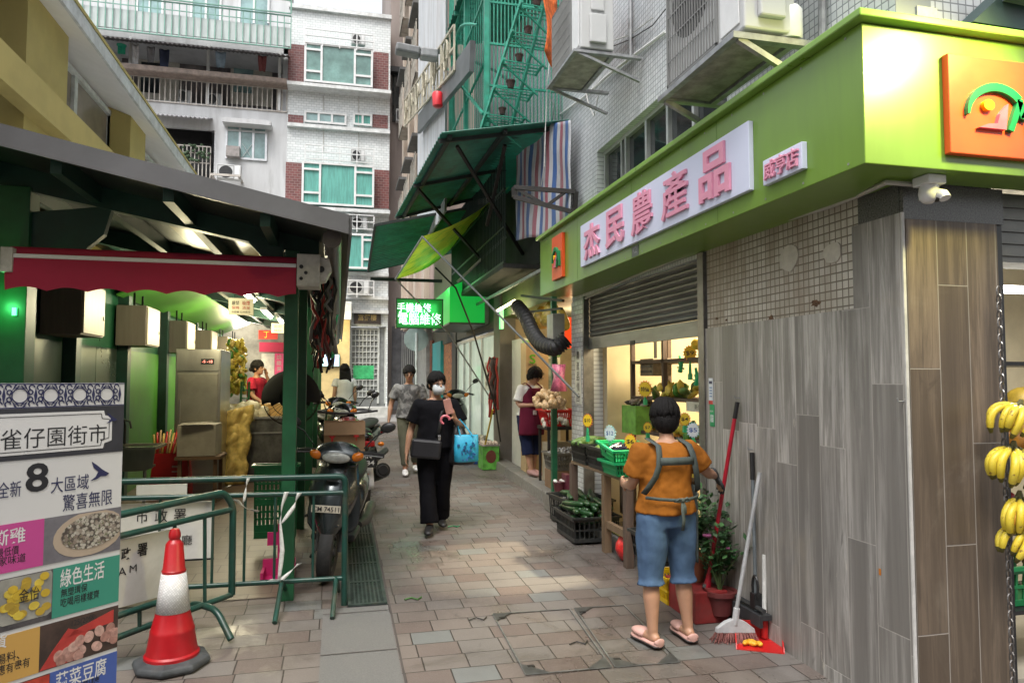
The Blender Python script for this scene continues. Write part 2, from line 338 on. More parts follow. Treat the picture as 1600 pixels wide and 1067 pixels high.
# kerb under the right hand shops
b=MB()
for i in range(15):
    y0=5.4+i*.95; b.add([(2.36,y0,gz(y0)-.05),(2.60,y0,gz(y0)-.05),(2.60,y0+.93,gz(y0+.93)-.05),(2.36,y0+.93,gz(y0+.93)-.05),(2.38,y0,gz(y0)+.13),(2.60,y0,gz(y0)+.13),(2.60,y0+.93,gz(y0+.93)+.13),(2.38,y0+.93,gz(y0+.93)+.13)],[(0,3,2,1),(4,5,6,7),(0,1,5,4),(1,2,6,5),(2,3,7,6),(3,0,4,7)])
struct(b.build('kerb',CURB,bevel=.012))
b=MB(); b.box((-16,-14,-1),(14,-11,17)); tag(b.build('added_sky_blocker',P('render_beige',(.4,.37,.33),.8,var=.2,scale=.5)),'tall plain block added unseen behind the viewpoint to cut sky light','building')  # unseen block added behind the camera to deepen the street shade
# ================================================================ corner shop building (right)
WX=2.54
B=thing('corner_shop_building','pale mosaic tiled building with grey wood look cladding on the near right corner','building',(WX,2.75,0))
b=MB()
for y0,y1,z0,z1 in ((2.75,4.62,0,2.75),(4.62,7.14,2.53,2.75),(7.14,7.56,0,2.75),(2.75,13.5,3.97,15),(2.75,4.25,2.75,3.97),(6.75,13.5,2.75,3.97)): b.box((WX,y0,z0),(WX+.2,y1,z1))
b.build('wall',_M['wall_tile'],B)
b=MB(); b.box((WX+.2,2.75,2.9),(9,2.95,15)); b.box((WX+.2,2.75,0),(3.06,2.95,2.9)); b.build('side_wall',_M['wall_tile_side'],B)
b=MB(); b.box((WX-.006,3.02,2.0),(WX,4.55,2.56)); b.build('mosaic_panel',_M['old_mosaic'],B)
b=MB(); b.box((WX-.02,2.735,0),(WX,3.06,2.42)); b.box((WX-.02,3.06,0),(WX,4.56,2.005)); b.build('wood_cladding',_M['grey_plank'],B)
b=MB(); b.box((WX+.002,2.73,0),(3.06,2.75,2.39)); b.build('end_cladding',_M['brown_plank'],B)
b=MB(); b.box((WX-.0225,2.7275,0),(WX-.008,2.735,2.42)); b.build('corner_trim',P('trim_white',(.5,.49,.47),.4,var=.2,scale=9),B)
b=MB(); b.box((WX-.012,2.728,2.39),(3.10,2.75,2.56)); b.box((WX-.014,2.752,2.42),(WX,3.02,2.56)); b.build('granite_band',DKGRAN,B)
# filler patches on the mosaic
def patch(px,py,rx,rz,label):
    c=PX(px,py,WX-.006); b=MB(); pts=[]
    for i in range(28): a=2*math.pi*i/28; k=1+.28*mnoise.noise(V((math.cos(a)*1.7+px,math.sin(a)*1.7,0))); pts.append((rx*k*math.cos(a),rz*k*math.sin(a)))
    b.prism(pts,c,(0,-1,0),(0,0,1),(-.007,0,0)); o=b.build('filler_patch',P('cement_filler',(.5,.47,.40),.8,var=.15,scale=12,bump=.6,bscale=30),B)
patch(1233,403,.085,.075,''); patch(1302,396,.07,.055,'')
for px,py,n in ((1120,498,5),(1205,497,7),(1135,500,4),(1275,474,9)):
    c=PX(px,py,WX-.006); pts=[]
    for i in range(14): a=2*math.pi*i/14; k=random.uniform(.5,1.2); pts.append((.022*k*math.cos(a)*n/5,.012*k*math.sin(a)*n/5))
    MB().prism(pts,c,(0,-1,0),(0,0,1),(-.002,0,0)).build('broken_tile_hole',P('hole_brown',(.12,.065,.035),.9,var=.5,scale=40),B)
# window band
b=MB(); b.box((WX+.11,4.25,2.9),(WX+.12,6.75,3.97)); b.build('window_glass',GLASSD,B)
b=MB()
for y in (4.27,4.86,5.3,5.72,6.18,6.28,6.72): b.box((WX+.07,y-.018,2.9),(WX+.109,y+.018,3.93))
b.box((WX+.068,4.25,3.93),(WX+.111,6.75,3.968)); b.build('window_frame',ALU,B)
b=MB(); b.sheet(lambda u,v:(WX+.19+.02*math.sin(u*70),4.3+2.4*u,2.9+1.03*v),120,1); b.build('window_curtain',P('curtain_dark',(.12,.12,.12),.8,var=.4,scale=3),B)
# roller shutter with frame
b=MB(); n=30; prof=[]
for i in range(9*8+1):
    z=2.09+.46*i/72; prof.append((WX+.055-.014*abs(math.sin(i/8*math.pi)),z))
b.sheet(lambda u,v:(prof[min(72,int(round(v*72)))][0],4.66+2.46*u,prof[min(72,int(round(v*72)))][1]),1,72)
b.box((WX+.03,4.66,1.965),(WX+.07,7.12,2.085)); SHUT=b.build('roller_shutter',P('shutter_steel',(.13,.135,.135),.42,metal=.55,var=.35,scale=3,dirt=(.3,.29,.27),dirtamt=.4,stretch=(1,.5,3),bump=.1),B)
b=MB(); b.box((WX+.025,5.9,1.955),(WX+.03,6.0,1.995)); b.build('shutter_lock',IRON,SHUT)
b=MB(); b.box((WX-.03,4.56,.05),(WX+.09,4.645,2.555)); b.build('shutter_rail',P('rail_steel',(.17,.165,.155),.45,metal=.5,var=.35,scale=8,dirt=(.12,.08,.05),dirtamt=.5),B); b=MB(); b.box((WX-.02,7.125,.05),(WX+.09,7.16,2.53)); b.build('shutter_rail',P('rail_steel',(.17,.165,.155),.45,metal=.5,var=.35,scale=8,dirt=(.12,.08,.05),dirtamt=.5),B)
# shop inside
b=MB(); b.box((WX,2.96,.02),(6.2,7.14,.14)); b.build('shop_floor',P('shop_floor_tile',(.36,.33,.27),.4,var=.2,scale=3),B)
b=MB(); b.box((WX+.2,7.02,.14),(5.9,7.12,2.8)); b.build('inner_wall',P('inner_tile',(.56,.48,.31),.35,var=.1,scale=3,dirt=(.3,.24,.16),dirtamt=.25),B)
b=MB(); b.box((5.6,2.96,.14),(5.7,7.02,2.8)); b.box((3.10,4.30,.14),(5.6,4.36,2.8)); b.build('shop_back_wall',P('shop_cream',(.62,.56,.42),.5,var=.08),B)
b=MB(); b.box((WX+.2,2.96,2.8),(6.1,7.12,2.88)); b.build('shop_ceiling',P('shop_ceiling_white',(.7,.66,.55),.6),B)
b=MB(); 
for y in (5.2,6.3): b.box((3.2,y-.03,2.72),(4.6,y+.03,2.77))
b.build('tube_lamp',E('tube_warm',(1,.83,.55),9),B)
def area(name,loc,e,sx,sy,col,rot=(0,0,0)):
    l=bpy.data.lights.new(name,'AREA'); l.shape='RECTANGLE'; l.size=sx; l.size_y=sy; l.energy=e; l.color=col
    o=bpy.data.objects.new(name,l); link(o); o.location=loc; o.rotation_euler=rot; return o
def pointl(name,loc,e,col,r=.08):
    l=bpy.data.lights.new(name,'POINT'); l.energy=e; l.color=col; l.shadow_soft_size=r; o=bpy.data.objects.new(name,l); link(o); o.location=loc; return o
area('shop_lamp',(3.7,5.75,2.70),58,1.2,.9,(1,.82,.52))
fl_=bpy.data.lights.new('shop_floodlight','SPOT'); fl_.energy=300; fl_.spot_size=rad(30); fl_.spot_blend=.35; fl_.shadow_soft_size=.04; fl_.color=(1,.86,.58); flo=bpy.data.objects.new('shop_floodlight',fl_); link(flo); flo.location=(3.3,5.8,2.6); flo.rotation_euler=(V((1.45,5.75,.1))-flo.location).to_track_quat('-Z','Y').to_euler()
# right hand opening with black jamb, box of its own shutter
b=MB(); b.box((3.062,2.74,.0),(3.10,2.96,2.389)); b.build('door_jamb',BLACK,B)
b=MB(); b.box((3.102,2.78,2.22),(4.9,2.95,2.56))
for i in range(5): b.box((3.11,2.768,2.25+i*.06),(4.9,2.78,2.29+i*.06))
b.build('shutter_box',P('shutter_box_grey',(.16,.16,.15),.4,metal=.5,var=.2),B)
b=MB(); b.box((3.30,3.35,2.16),(4.4,3.40,2.20)); b.build('tube_lamp',E('tube_white',(1,.97,.88),7),B)
area('tube_light',(3.8,3.38,2.14),14,1.0,.1,(1,.95,.84))
# ---------------------------------------------------------------- big green shop sign, L shaped round the corner
SXX=2.15; S=thing('shop_sign','long lime green shop sign box with pink lettering round the corner','shop sign',(SXX,2.52,2.56))
b=MB(); b.prism([(SXX,2.52),(5.2,2.52),(5.2,2.72),(WX-.002,2.72),(WX-.002,7.5),(SXX,7.5)],(0,0,2.56),(1,0,0),(0,1,0),(0,0,.61)); b.build('sign_box',SGREEN,S,bevel=.004)
b=MB(); b.prism([(SXX-.05,2.47),(5.2,2.47),(5.2,2.72),(WX-.002,2.72),(WX-.002,7.52),(SXX-.05,7.52)],(0,0,3.172),(1,0,0),(0,1,0),(0,0,.035)); b.build('top_trim',P('trim_green',(.20,.36,.06),.3,var=.1),S,bevel=.006)
b=MB(); 
for y in (3.72,4.98,6.24): b.box((SXX-.0015,y-.002,2.565),(SXX,y+.002,3.165))
b.box((3.6,2.5185,2.565),(3.603,2.52,3.165)); b.build('panel_joint',P('joint_green',(.10,.2,.03),.5),S)
for y in [2.62+.31*i for i in range(16)]:
    for z in (2.585,3.145):
        b=MB(); b.lathe([(.0,.002),(.006,.002),(.006,0)],8,(SXX,y,z),Matrix.Rotation(-math.pi/2,3,'Y')); b.build('screw',GALV,S)
PINK=P('letter_pink',(.72,.30,.42),.4,var=.05); LILAC=P('panel_lilac',(.62,.66,.82),.4,var=.04,scale=1)
xp=SXX-.03
a=PX(907,384,xp); c=PX(1170,244,xp); zt=(PX(905,353,xp).z+PX(1170,191,xp).z)/2; zb=(PX(907,417,xp).z+PX(1170,299,xp).z)/2
b=MB(); b.box((xp,a.y,zb),(SXX,c.y,zt)); pn=b.build('name_panel',LILAC,S,bevel=.003)
for ch,x0,y0,x1,y1 in (('杰',914,350,938,402),('民',948,323,976,386),('農',988,297,1021,366),('產',1035,265,1076,342),('品',1094,225,1142,314)):
    p=PX((x0+x1)/2,(y0+y1)/2,xp); w=PX(x0,y1,xp).y-PX(x1,y1,xp).y
    text(ch,PINK,pn,p,w,.30,ext=.016,off=(.012 if ch in '農產' else .024),**NX)
p=PX(1192,268,xp); q=PX(1253,245,xp); b=MB(); m_=PX(1222,257,xp); b.box((xp,p.y,m_.z-.065),(SXX,q.y,m_.z+.065)); sp=b.build('branch_panel',LILAC,S,bevel=.003)
text('威亨店',PINK,sp,m_-V((0.0,0,0)),(p.y-q.y)*.86,.095,ext=.014,off=.008,**NX)
ORG=P('logo_orange',(.68,.085,.02),.35,var=.05); LGRN=P('logo_green',(.0,.22,.07),.4); LYEL=P('logo_yellow',(.85,.5,.0),.4); LPNK=P('logo_pink',(.7,.12,.2),.4)
def logo(c,w,h,ux,n,parent):
    """orange square with a green arch that runs into an M, a yellow dot and a pink tick"""
    ux=V(ux);uz=V((0,0,1));n=V(n);c=V(c); b=MB(); b.prism([(-w/2,-h/2),(w/2,-h/2),(w/2,h/2),(-w/2,h/2)],c,ux,uz,n*.035); lp=b.build('logo_panel',ORG,parent,bevel=.004)
    o=c+n*.035; k=w; kz=h
    def strip(pts,ws):
        L=[];R_=[]
        for i,(x,y) in enumerate(pts):
            q0=pts[max(0,i-1)];q1=pts[min(len(pts)-1,i+1)]; dx,dy=q1[0]-q0[0],q1[1]-q0[1]; l=math.hypot(dx,dy); L.append((x-dy/l*ws[i],y+dx/l*ws[i])); R_.append((x+dy/l*ws[i],y-dx/l*ws[i]))
        return L+R_[::-1]
    arch=[(-.34+.30*(1-math.cos(t)),-.11+.30*math.sin(t)) for t in [i*math.pi*.78/14 for i in range(15)]]
    for pts,ws in ((arch,[.012+.03*math.sin(min(1,i/9)*math.pi/2) for i in range(15)]),([(.20,.07),(.09,-.24)],[.03,.03]),([(.195,.09),(.225,-.10)],[.03,.03]),([(.225,-.11),(.33,.10)],[.032,.03]),([(.33,.10),(.36,-.24)],[.03,.04])):
        s=strip(pts,ws); b=MB(); b.prism([(x*k,y*kz) for x,y in s],o,ux,uz,n*(.02)); b.build('logo_mark',LGRN,lp)
    b=MB(); b.prism([((-.13+.055*math.cos(a))*k,(.0+.055*math.sin(a))*kz) for a in [i*math.pi/10 for i in range(20)]],o,ux,uz,n*.02); b.build('logo_dot',LYEL,lp)
    b=MB(); b.prism([(x*k,y*kz) for x,y in ((-.24,-.235),(.04,-.235),(.07,.03),(-.02,-.08),(-.05,-.18),(-.14,-.19))],o,ux,uz,n*.02); b.build('logo_tick',LPNK,lp)
p=PX(875,402,SXX); logo(p,.34,.44,(0,-1,0),(-1,0,0),S)
p0=PY(1470,165,2.52); logo((p0.x+.27,2.52,PY(1500,168,2.52).z),.52,.44,(1,0,0),(0,-1,0),S)
b=MB(); p=PX(993,391,SXX); b.box((SXX-.003,p.y-.06,p.z-.045),(SXX,p.y+.06,p.z+.035)); mp=b.build('house_number',P('plate_dark',(.12,.14,.13),.5),S); text('K2',P('plate_text',(.35,.36,.35),.5),mp,(SXX-.003,p.y,p.z),.07,.045,**NX)
# spotlight that lights the end of the sign (its glare is on the sign in the photo)
sp_=bpy.data.lights.new('sign_spot','SPOT'); sp_.energy=95; sp_.spot_size=rad(80); sp_.spot_blend=.9; sp_.shadow_soft_size=.10; sp_.color=(1,.92,.30)
spo=bpy.data.objects.new('sign_spot',sp_); link(spo); spo.location=(2.93,1.76,3.40); spo.rotation_euler=(V((2.5,2.52,2.9))-spo.location).to_track_quat('-Z','Y').to_euler()
# conduit along the underside
pts=[(915,466),(990,432),(1075,398),(1092,386),(1112,380),(1200,352),(1300,322),(1340,306),(1385,297),(1440,290)]
b=MB(); P3=[]
for i,(x,y) in enumerate(pts): P3.append(PX(x,y,WX-.03) if i<8 else V((PY(x,y,2.69).x,2.69,2.54)))
b.tube(P3,.012,6); tag(b.build('conduit',P('conduit_grey',(.42,.41,.37),.5,var=.15),smooth=True),'thin white cable conduit clipped under the lime sign','conduit')
# dome camera
p=PY(1452,290,2.62); D=thing('security_camera','white dome security camera under the corner of the lime sign','camera',(p.x,2.62,2.56))
b=MB(); b.box((p.x-.06,2.56,2.505),(p.x+.06,2.68,2.559)); b.build('mount',WHITEP,D,bevel=.008)
b=MB(); b.lathe([(.0,-.10),(.025,-.098),(.045,-.08),(.052,-.05),(.05,0)],20,(p.x,2.62,2.505),Matrix.Rotation(.15,3,'Y')); b.build('housing',WHITEP,D,smooth=True)
b=MB(); b.ball((p.x+.02,2.59,2.43),(.022,.03,.022)); b.build('lens',BLACK,D,smooth=True)
b=MB(); b.tube([(p.x+.012,2.60,2.46),(p.x+.035,2.56,2.44),(p.x+.035,2.55,2.42)],[.03,.032,.03],10); b.build('hood',WHITEP,D,smooth=True); D.scale=(.8,.8,.8)
# ---------------------------------------------------------------- outdoor air conditioning units
ACW=P('ac_white',(.50,.51,.51),.45,var=.06,scale=2,dirt=(.36,.34,.3),dirtamt=.35,stretch=(1,1,.3)); ACG=P('ac_grille',(.20,.205,.2),.5,var=.1)
def ac_unit(label,w=.85,h=.6,d=.3,bracket=True,bars=True,group='outdoor air conditioning units'):
    """front looks to -x, width runs along y from 0 to w, bottom at z=0, x from 0 (front) to d"""
    t=thing('air_conditioner',label,'air conditioner',(0,0,0),0,group); L=dict(loc=True)
    MB().box((0,0,.02),(d,w,h)).build('casing',ACW,t,loc=True,bevel=.012)
    b=MB(); b.lathe([(.0,.003),(.235,.003),(.24,.001)],28,(0,w*.62,h*.52),Matrix.Rotation(-math.pi/2,3,'Y')); b.build('fan_recess',BLACK,t,loc=True)
    b=MB()
    for i in range(19 if bars else 0): y=w*.30+i*(w*.64)/18; b.box((-.014,y-.0025,.06),(-.006,y+.0025,h-.04))
    for i in range(7 if bars else 2): z=.06+i*(h-.1)/6; b.box((-.012,w*.30,z-.0035),(-.008,w*.94,z+.0035))
    b.box((-.012,w*.28,.045),(-.002,w*.30,h-.03)); b.box((-.012,w*.94,.045),(-.002,w*.96,h-.03)); b.box((-.012,w*.28,h-.045),(-.002,w*.96,h-.03)); b.box((-.012,w*.28,.045),(-.002,w*.96,.06)); b.build('grille',ACG,t,loc=True)
    b=MB(); b.box((-.008,.04,.06),(0,w*.25,h-.05)); b.build('service_panel',WHITEP,t,loc=True,bevel=.01)
    b=MB(); b.box((d*.25,-.035,.08),(d*.75,0,h*.45)); b.box((d*.3,-.02,h*.5),(d*.7,0,h*.85)); b.build('valve_cover',ACW,t,loc=True,bevel=.015)
    b=MB()
    for i in range(8): b.box((d-.01,.06,.08+i*.06),(d+.006,w-.06,.10+i*.06))
    b.build('back_louvre',ACG,t,loc=True)
    if bracket:
        b=MB()
        for y in (.03,w-.03): b.box((-.06,y-.025,-.035),(d+.26,y+.025,-.002)); b.bar((-.02,y,-.03),(d+.25,y,-.30),.03)
        b.box((-.06,.055,-.034),(-.02,w-.055,-.003)); b.box((d-.02,.055,-.034),(d+.02,w-.055,-.003)); b.build('bracket',GALV,t,loc=True)
        b=MB(); b.box((-.015,.06,-.02),(d-.03,w-.06,.018)); b.build('drip_tray',P('tray',(.3,.29,.26),.6,var=.4,scale=8),t,loc=True)
    return t
a2=ac_unit('large white air conditioner on a bracket above the lime sign',.9,.95); a2.location=(2.0,3.17,3.43)
a1=copy_at(a2,(1.95,5.55,4.43),0,'white air conditioner beside the green cage balcony'); a1.scale=(1,.92,.72)
def cables(name,label,paths,mat,r=.006):
    b=MB()
    for pts in paths:
        Q=[]
        for i in range(len(pts)-1):
            for k in range(6):
                t=k/6; Q.append(V(pts[i]).lerp(V(pts[i+1]),t))
        Q.append(V(pts[-1])); b.tube(Q,r,5)
    return tag(b.build(name,mat,smooth=True),label,'cable')
wc=P('cable_white',(.5,.5,.48),.5); bc=P('cable_black',(.02,.02,.02),.5)
cables('wall_cable','pale cables looped under the air conditioner by the cage',[[PX(865,130,2.0),PX(858,150,2.3),PX(866,165,2.4),PX(862,200,2.5)],[PX(905,82,2.5),PX(940,70,2.5),PX(985,55,2.52),PX(1020,28,2.5)],[PX(912,130,2.5),PX(920,165,2.5),PX(928,182,2.52),PX(935,150,2.5)],[PX(862,60,2.45),PX(855,130,2.3),PX(850,260,2.2),PX(840,330,2.2)]],wc,.005)
cables('wall_cable','black cable sagging across the tiled wall between air conditioners',[[PX(1052,0,2.5),PX(1020,40,2.5),PX(985,62,2.52),PX(945,78,2.52),PX(905,85,2.4)]],bc,.005)
b=MB(); b.tube([PX(985,90,WX-.03),PX(985,0,WX-.03),PX(985,-60,WX-.03)],.02,8); tag(b.build('drain_pipe',GALV,smooth=True),'thin grey pipe on the tiled wall between the two air conditioners','pipe'); b=MB(); b.tube([PX(1285,70,WX-.04),PX(1285,-40,WX-.04)],.022,8); tag(b.build('drain_pipe',GALV,smooth=True),'grey pipe rising from the sign to the right of the white drum','pipe')
b=MB(); b.tube([PX(875,180,WX-.02),PX(915,150,WX-.02),PX(950,118,WX-.02),PX(1000,80,WX-.02),PX(1040,50,WX-.02)],.014,6); tag(b.build('wall_conduit',WHITEP,smooth=True),'pale sloping conduit fixed to the tiled wall above the window band','conduit')
b=MB(); c=PX(1205,48,2.2); b.lathe([(.07,0),(.075,.02),(.075,.16),(.06,.18)],16,(2.3,c.y,c.z-.05)); tag(b.build('plastic_drum',WHITEP,smooth=True),'white plastic drum beside the large air conditioner','drum')
# striplight and canopy edge above the end face
b=MB(); b.prism([(0,0),(2.2,-.02),(2.2,.35),(.25,.22)],(2.78,2.56,3.27),(1,0,0),(0,0,1),(0,.16,0)); tag(b.build('canopy_edge',P('canopy_teal',(.008,.03,.03),.5)),'dark teal canopy edge above the corner sign','canopy')
b=MB(); b.bar((2.95,2.545,3.40),(3.9,2.545,3.36),.05,.03); tag(b.build('lamp_housing',P('housing_grey',(.2,.22,.25),.4,metal=.3)),'grey strip lamp housing lying on the teal canopy above the corner sign','lamp')
q=PY(1440,28,2.35); b=MB(); q=PY(1445,26,2.66); b.box((q.x-.05,2.65,q.z-.05),(q.x+.06,2.665,q.z+.04)); b.bar((q.x-.04,2.66,q.z-.05),(q.x+.3,2.70,q.z-.0),.025); tag(b.build('bracket_plate',GALV),'small bolted aluminium bracket on top of the corner sign','bracket')
# ================================================================ far end of the street
FY=22.0
def fbox(b,x0,y0,x1,y1,yf,yb,mi=0):
    """box whose front face covers the picture rectangle at depth yf"""
    xm,ym=(x0+x1)/2,(y0+y1)/2
    b.box((PY(x0,ym,yf).x,yf,PY(xm,y1,yf).z),(PY(x1,ym,yf).x,yb,PY(xm,y0,yf).z),mi); return b
G_=thing('balcony_block','old grey apartment block with open balconies behind the market roof','building',(-4,FY,0))
XL=PY(447,300,FY).x
def gx(px,py): return PY(px,py,FY).x
b=MB(); yb=FY+1.6
# wall behind the balconies and solid facade pieces in front
b.box((-10,yb,0),(XL,yb+.3,15)); b.box((-10,FY,PY(320,190,FY).z-.249),(XL,FY+.12,PY(320,163,FY).z)); b.box((gx(335,220),FY,0),(XL,FY+.12,PY(320,190,FY).z-.25)); b.box((-10,FY,0),(gx(335,220)-.001,FY+.12,PY(280,290,FY).z)); b.box((-10,FY+.12,PY(300,168,FY).z-.2),(XL,yb,PY(300,168,FY).z)); b.box((-10,FY+.12,PY(330,60,FY).z-.2),(XL,yb,PY(330,60,FY).z)); b.box((XL-.15,FY+.12,0),(XL,yb,15)); b.build('facade',CONC,G_)
# top balcony: solid low panel with green railing
b=MB(); zt=PY(330,12,FY-.5).z; zb=PY(330,60,FY-.5).z; b.box((-10,FY-.5,zb),(XL+.1,FY-.45,zt-.35)); b.build('balcony_front',P('frosted_panel',(.42,.47,.46),.4,var=.2,scale=3,stretch=(3,1,.3)),G_)
GRAIL=P('rail_green_pale',(.14,.30,.24),.5,var=.2); RUSTW=P('rail_white_rust',(.45,.42,.38),.6,var=.25,scale=8,dirt=(.2,.11,.06),dirtamt=.5)
def rail(name,x0,x1,z0,z1,y,mat,parent,step=.13,mids=(),r=.012):
    b=MB(); b.box((x0,y-.02,z1-.03),(x1,y+.02,z1)); b.box((x0,y-.018,z0),(x1,y+.018,z0+.03))
    for m in mids: b.box((x0,y-.012,m),(x1,y+.012,m+.02))
    n=int((x1-x0)/step)
    for i in range(n+1): x=x0+(x1-x0)*i/n; b.box((x-r,y-r,z0+.02),(x+r,y+r,z1-.02))
    return b.build(name,mat,parent)
rail('railing',-9.5,XL+.1,zb-.1,zt,FY-.55,GRAIL,G_,.19,(zt-.25,),.013); rail('railing',-9.5,XL+.1,zt+.02,zt+.45,FY-.6,GRAIL,G_,.9,(),.02)
for px0,px1 in ((215,255),(300,345),(375,420)):
    b=MB(); fbox(b,px0,-40,px1,38,yb-.04,yb); f=b.build('window',PANE,G_); b=MB()
    for px in (px0,(px0+px1)/2,px1): b.box((PY(px,0,yb).x-.03,yb-.07,PY(px,38,yb).z),(PY(px,0,yb).x+.03,yb-.041,PY(px,-40,yb).z))
    b.build('window_frame',WHITEP,f)
# corrugated awning under the top balcony
def corr(p00,p10,p01,pitch=.12,amp=.02,nv=1):
    """corrugated sheet: ridges run along p00->p01, spread along p00->p10"""
    p00,p10,p01=V(p00),V(p10),V(p01); u=p10-p00; w=p01-p00; n=u.cross(w).normalized(); k=max(4,int(u.length/pitch*4))
    b=MB(); b.sheet(lambda a,c:p00+u*a+w*c+n*(amp*math.sin(a*u.length/pitch*2*math.pi)),k,nv); return b
z=zb-.08; corr((-9.5,FY-1.0,z-.42),(XL+.05,FY-1.0,z-.42),(-9.5,FY+.1,z)).build('balcony_awning',P('awning_iron',(.10,.095,.10),.6,var=.4,scale=5,dirt=(.2,.17,.15),dirtamt=.5),G_,solid=.01)
# third floor balcony: openings, doors, posts, rail
def zz(px,py,y=FY): return PY(px,py,y).z
zs=zz(320,166); zr=zz(320,128)
rail('railing',-8.5,XL-.02,zs,zr,FY-.02,RUSTW,G_,.14); b=MB(); b.box((-8.5,FY-.45,zr-.02),(XL,FY,zr+.03)); b.box((-8.5,FY-.47,zr+.0),(XL,FY-.43,zr+.14)); b.build('flower_rack',P('rack_rust',(.24,.19,.16),.7,var=.3),G_)
for px in (203,325,437): b=MB(); x=gx(px,100); b.box((x-.04,FY+.0,zs),(x+.04,FY+.08,zz(330,70))); b.build('balcony_post',WHITEP,G_)
DKW=P('soot_wall',(.12,.11,.115),.85,var=.5,scale=1.5,dirt=(.3,.28,.26),dirtamt=.6,stretch=(1,1,.4)); b=MB(); fbox(b,190,62,440,165,yb-.02,yb-.001); b.build('soot_stained_wall',DKW,G_)
for px0,py0,px1,py1 in ((215,80,280,165),(360,90,425,165)):
    b=MB(); fbox(b,px0,py0,px1,py1,yb-.06,yb-.02); f=b.build('door',P('door_cream',(.52,.5,.44),.6,var=.15,dirt=(.3,.27,.22)),G_); b=MB(); fbox(b,px0+5,py0+18,px0+(px1-px0)*.55,py1-20,yb-.08,yb-.06); b.build('pane',PANE if px0>300 else GLASSD,f)
def cloth(px,py0,py1,w,mat,label,y=FY-.2):
    p=PY(px,py0,y); q=PY(px,py1,y); b=MB(); b.sheet(lambda u,v:(p.x+(u-.5)*w*(1-.5*(1-v)*(1-v)*.6),y+.03*math.sin(u*9+v*3),q.z+(p.z-q.z)*v),6,6); o=b.build('laundry',mat,smooth='all',solid=.008); tag(o,label,'laundry')
cloth(212,70,103,.2,P('cloth_white',(.6,.6,.62),.9,var=.2,scale=12),'white cloth hung up to dry on the sooty balcony'); cloth(257,78,108,.28,P('cloth_navy',(.03,.04,.08),.9),'navy trousers hung up to dry on the sooty balcony')
cloth(236,74,98,.22,P('cloth_grey',(.25,.25,.27),.9),'grey cloth hung up to dry between the white and the navy one'); cloth(345,82,106,.3,P('cloth_pale_blue',(.3,.4,.5),.9),'pale blue cloth hung up to dry in the middle of the sooty balcony'); cloth(410,88,112,.25,P('cloth_dull_red',(.25,.08,.08),.9),'dull red cloth hung up to dry at the right end of the sooty balcony')
p=PY(190,73,FY-.3); b=MB(); b.lathe([(.11,0),(.13,.02),(.13,.04)],12,(p.x,FY-.3,p.z)); 
for i in range(5): b.tube([(p.x-.08+i*.04,FY-.3,p.z),(p.x-.08+i*.04,FY-.3,p.z-.22)],.02,5)
tag(b.build('clothes_hanger',P('hanger_green',(.02,.35,.22),.5)),'small green round clothes hanger on the sooty balcony','hanger')
def fac(px0,py0,px1,py1,label,y=FY+1.2):
    o=copy_tree(af); p=PY(px0,py1,y); w=PY(px1,py1,y).x-p.x; h=PY(px0,py0,y).z-p.z; o.scale=(.6,w/.85,h/.6); o.location=(p.x,y,p.z); o.rotation_euler=(0,0,math.pi/2); o['label']=label
    o.location=(p.x+w,y,p.z); return o
af=ac_unit('white air conditioner on the right end of the balcony rail in shade',bracket=False,bars=False,group='air conditioners on the far buildings'); 
af.hide_render=False
fac(278,140,298,160,'weathered air conditioner behind the white balcony rail, left of two'); fac(322,145,346,164,'weathered air conditioner behind the white balcony rail, right of two')
# lower left opening with grille, window and air conditioner
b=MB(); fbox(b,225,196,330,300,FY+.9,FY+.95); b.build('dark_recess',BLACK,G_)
corr((gx(238,190),FY-.5,zz(280,190)-.02),(gx(332,190),FY-.5,zz(280,190)-.02),(gx(238,190),FY+.1,zz(280,180))).build('opening_awning',P('awning_white',(.4,.4,.42),.5,var=.2),G_,solid=.02)
rail('opening_grille',gx(262,230),gx(330,230),zz(290,285),zz(290,228),FY-.08,RUSTW,G_,.1,(zz(290,240),zz(290,255)))
b=MB()
for i in range(70): b.ball((random.uniform(gx(285,250),gx(328,250)),FY-.1+random.uniform(-.1,.1),random.uniform(zz(290,252),zz(290,226))),(.05,.05,.04),5,4)
tag(b.build('balcony_plant',P('plant_dull',(.05,.09,.045),.8,var=.5,scale=20)),'small bushy plants behind the balcony grille of the grey block','plant')
b=MB(); fbox(b,353,196,417,250,FY-.02,FY-.001); f=b.build('window',PANE,G_); b=MB()
for px in (354,375,396,416): b.box((gx(px,220)-.03,FY-.05,zz(385,250)),(gx(px,220)+.03,FY-.021,zz(385,196)))
for py in (197,206,249): b.box((gx(353,220),FY-.052,zz(385,py)-.03),(gx(417,220),FY-.0205,zz(385,py)+.03))
b.build('window_frame',ALU,f); b=MB(); fbox(b,347,186,423,193,FY-.45,FY-.001); b.build('window_hood',CONC,G_)
b=MB()
for s in (1,-1): c=PY(386,236,FY-.055); b.bar((c.x-.13*s,c.y,c.z-.2),(c.x+.13*s,c.y,c.z+.2),.03,.006)
b.build('tape_cross',WHITEP,f); b=MB(); fbox(b,353,228,374,244,FY-.3,FY-.053); b.build('window_unit',P('unit_brown',(.25,.23,.22),.6,var=.3),f)
o=fac(338,256,376,280,'white air conditioner with dark fan on a bracket under the taped window',FY-.5)
b=MB()
for px in (336,378): b.box((gx(px,285)-.03,FY-.65,zz(355,285)),(gx(px,285)+.03,FY-.001,zz(355,282)))
b.box((gx(336,285),FY-.66,zz(355,283)-.03),(gx(380,285),FY-.62,zz(355,283)+.03)); tag(b.build('bracket',RUSTW),'rusty white bracket carrying the unit with a dark fan','bracket')
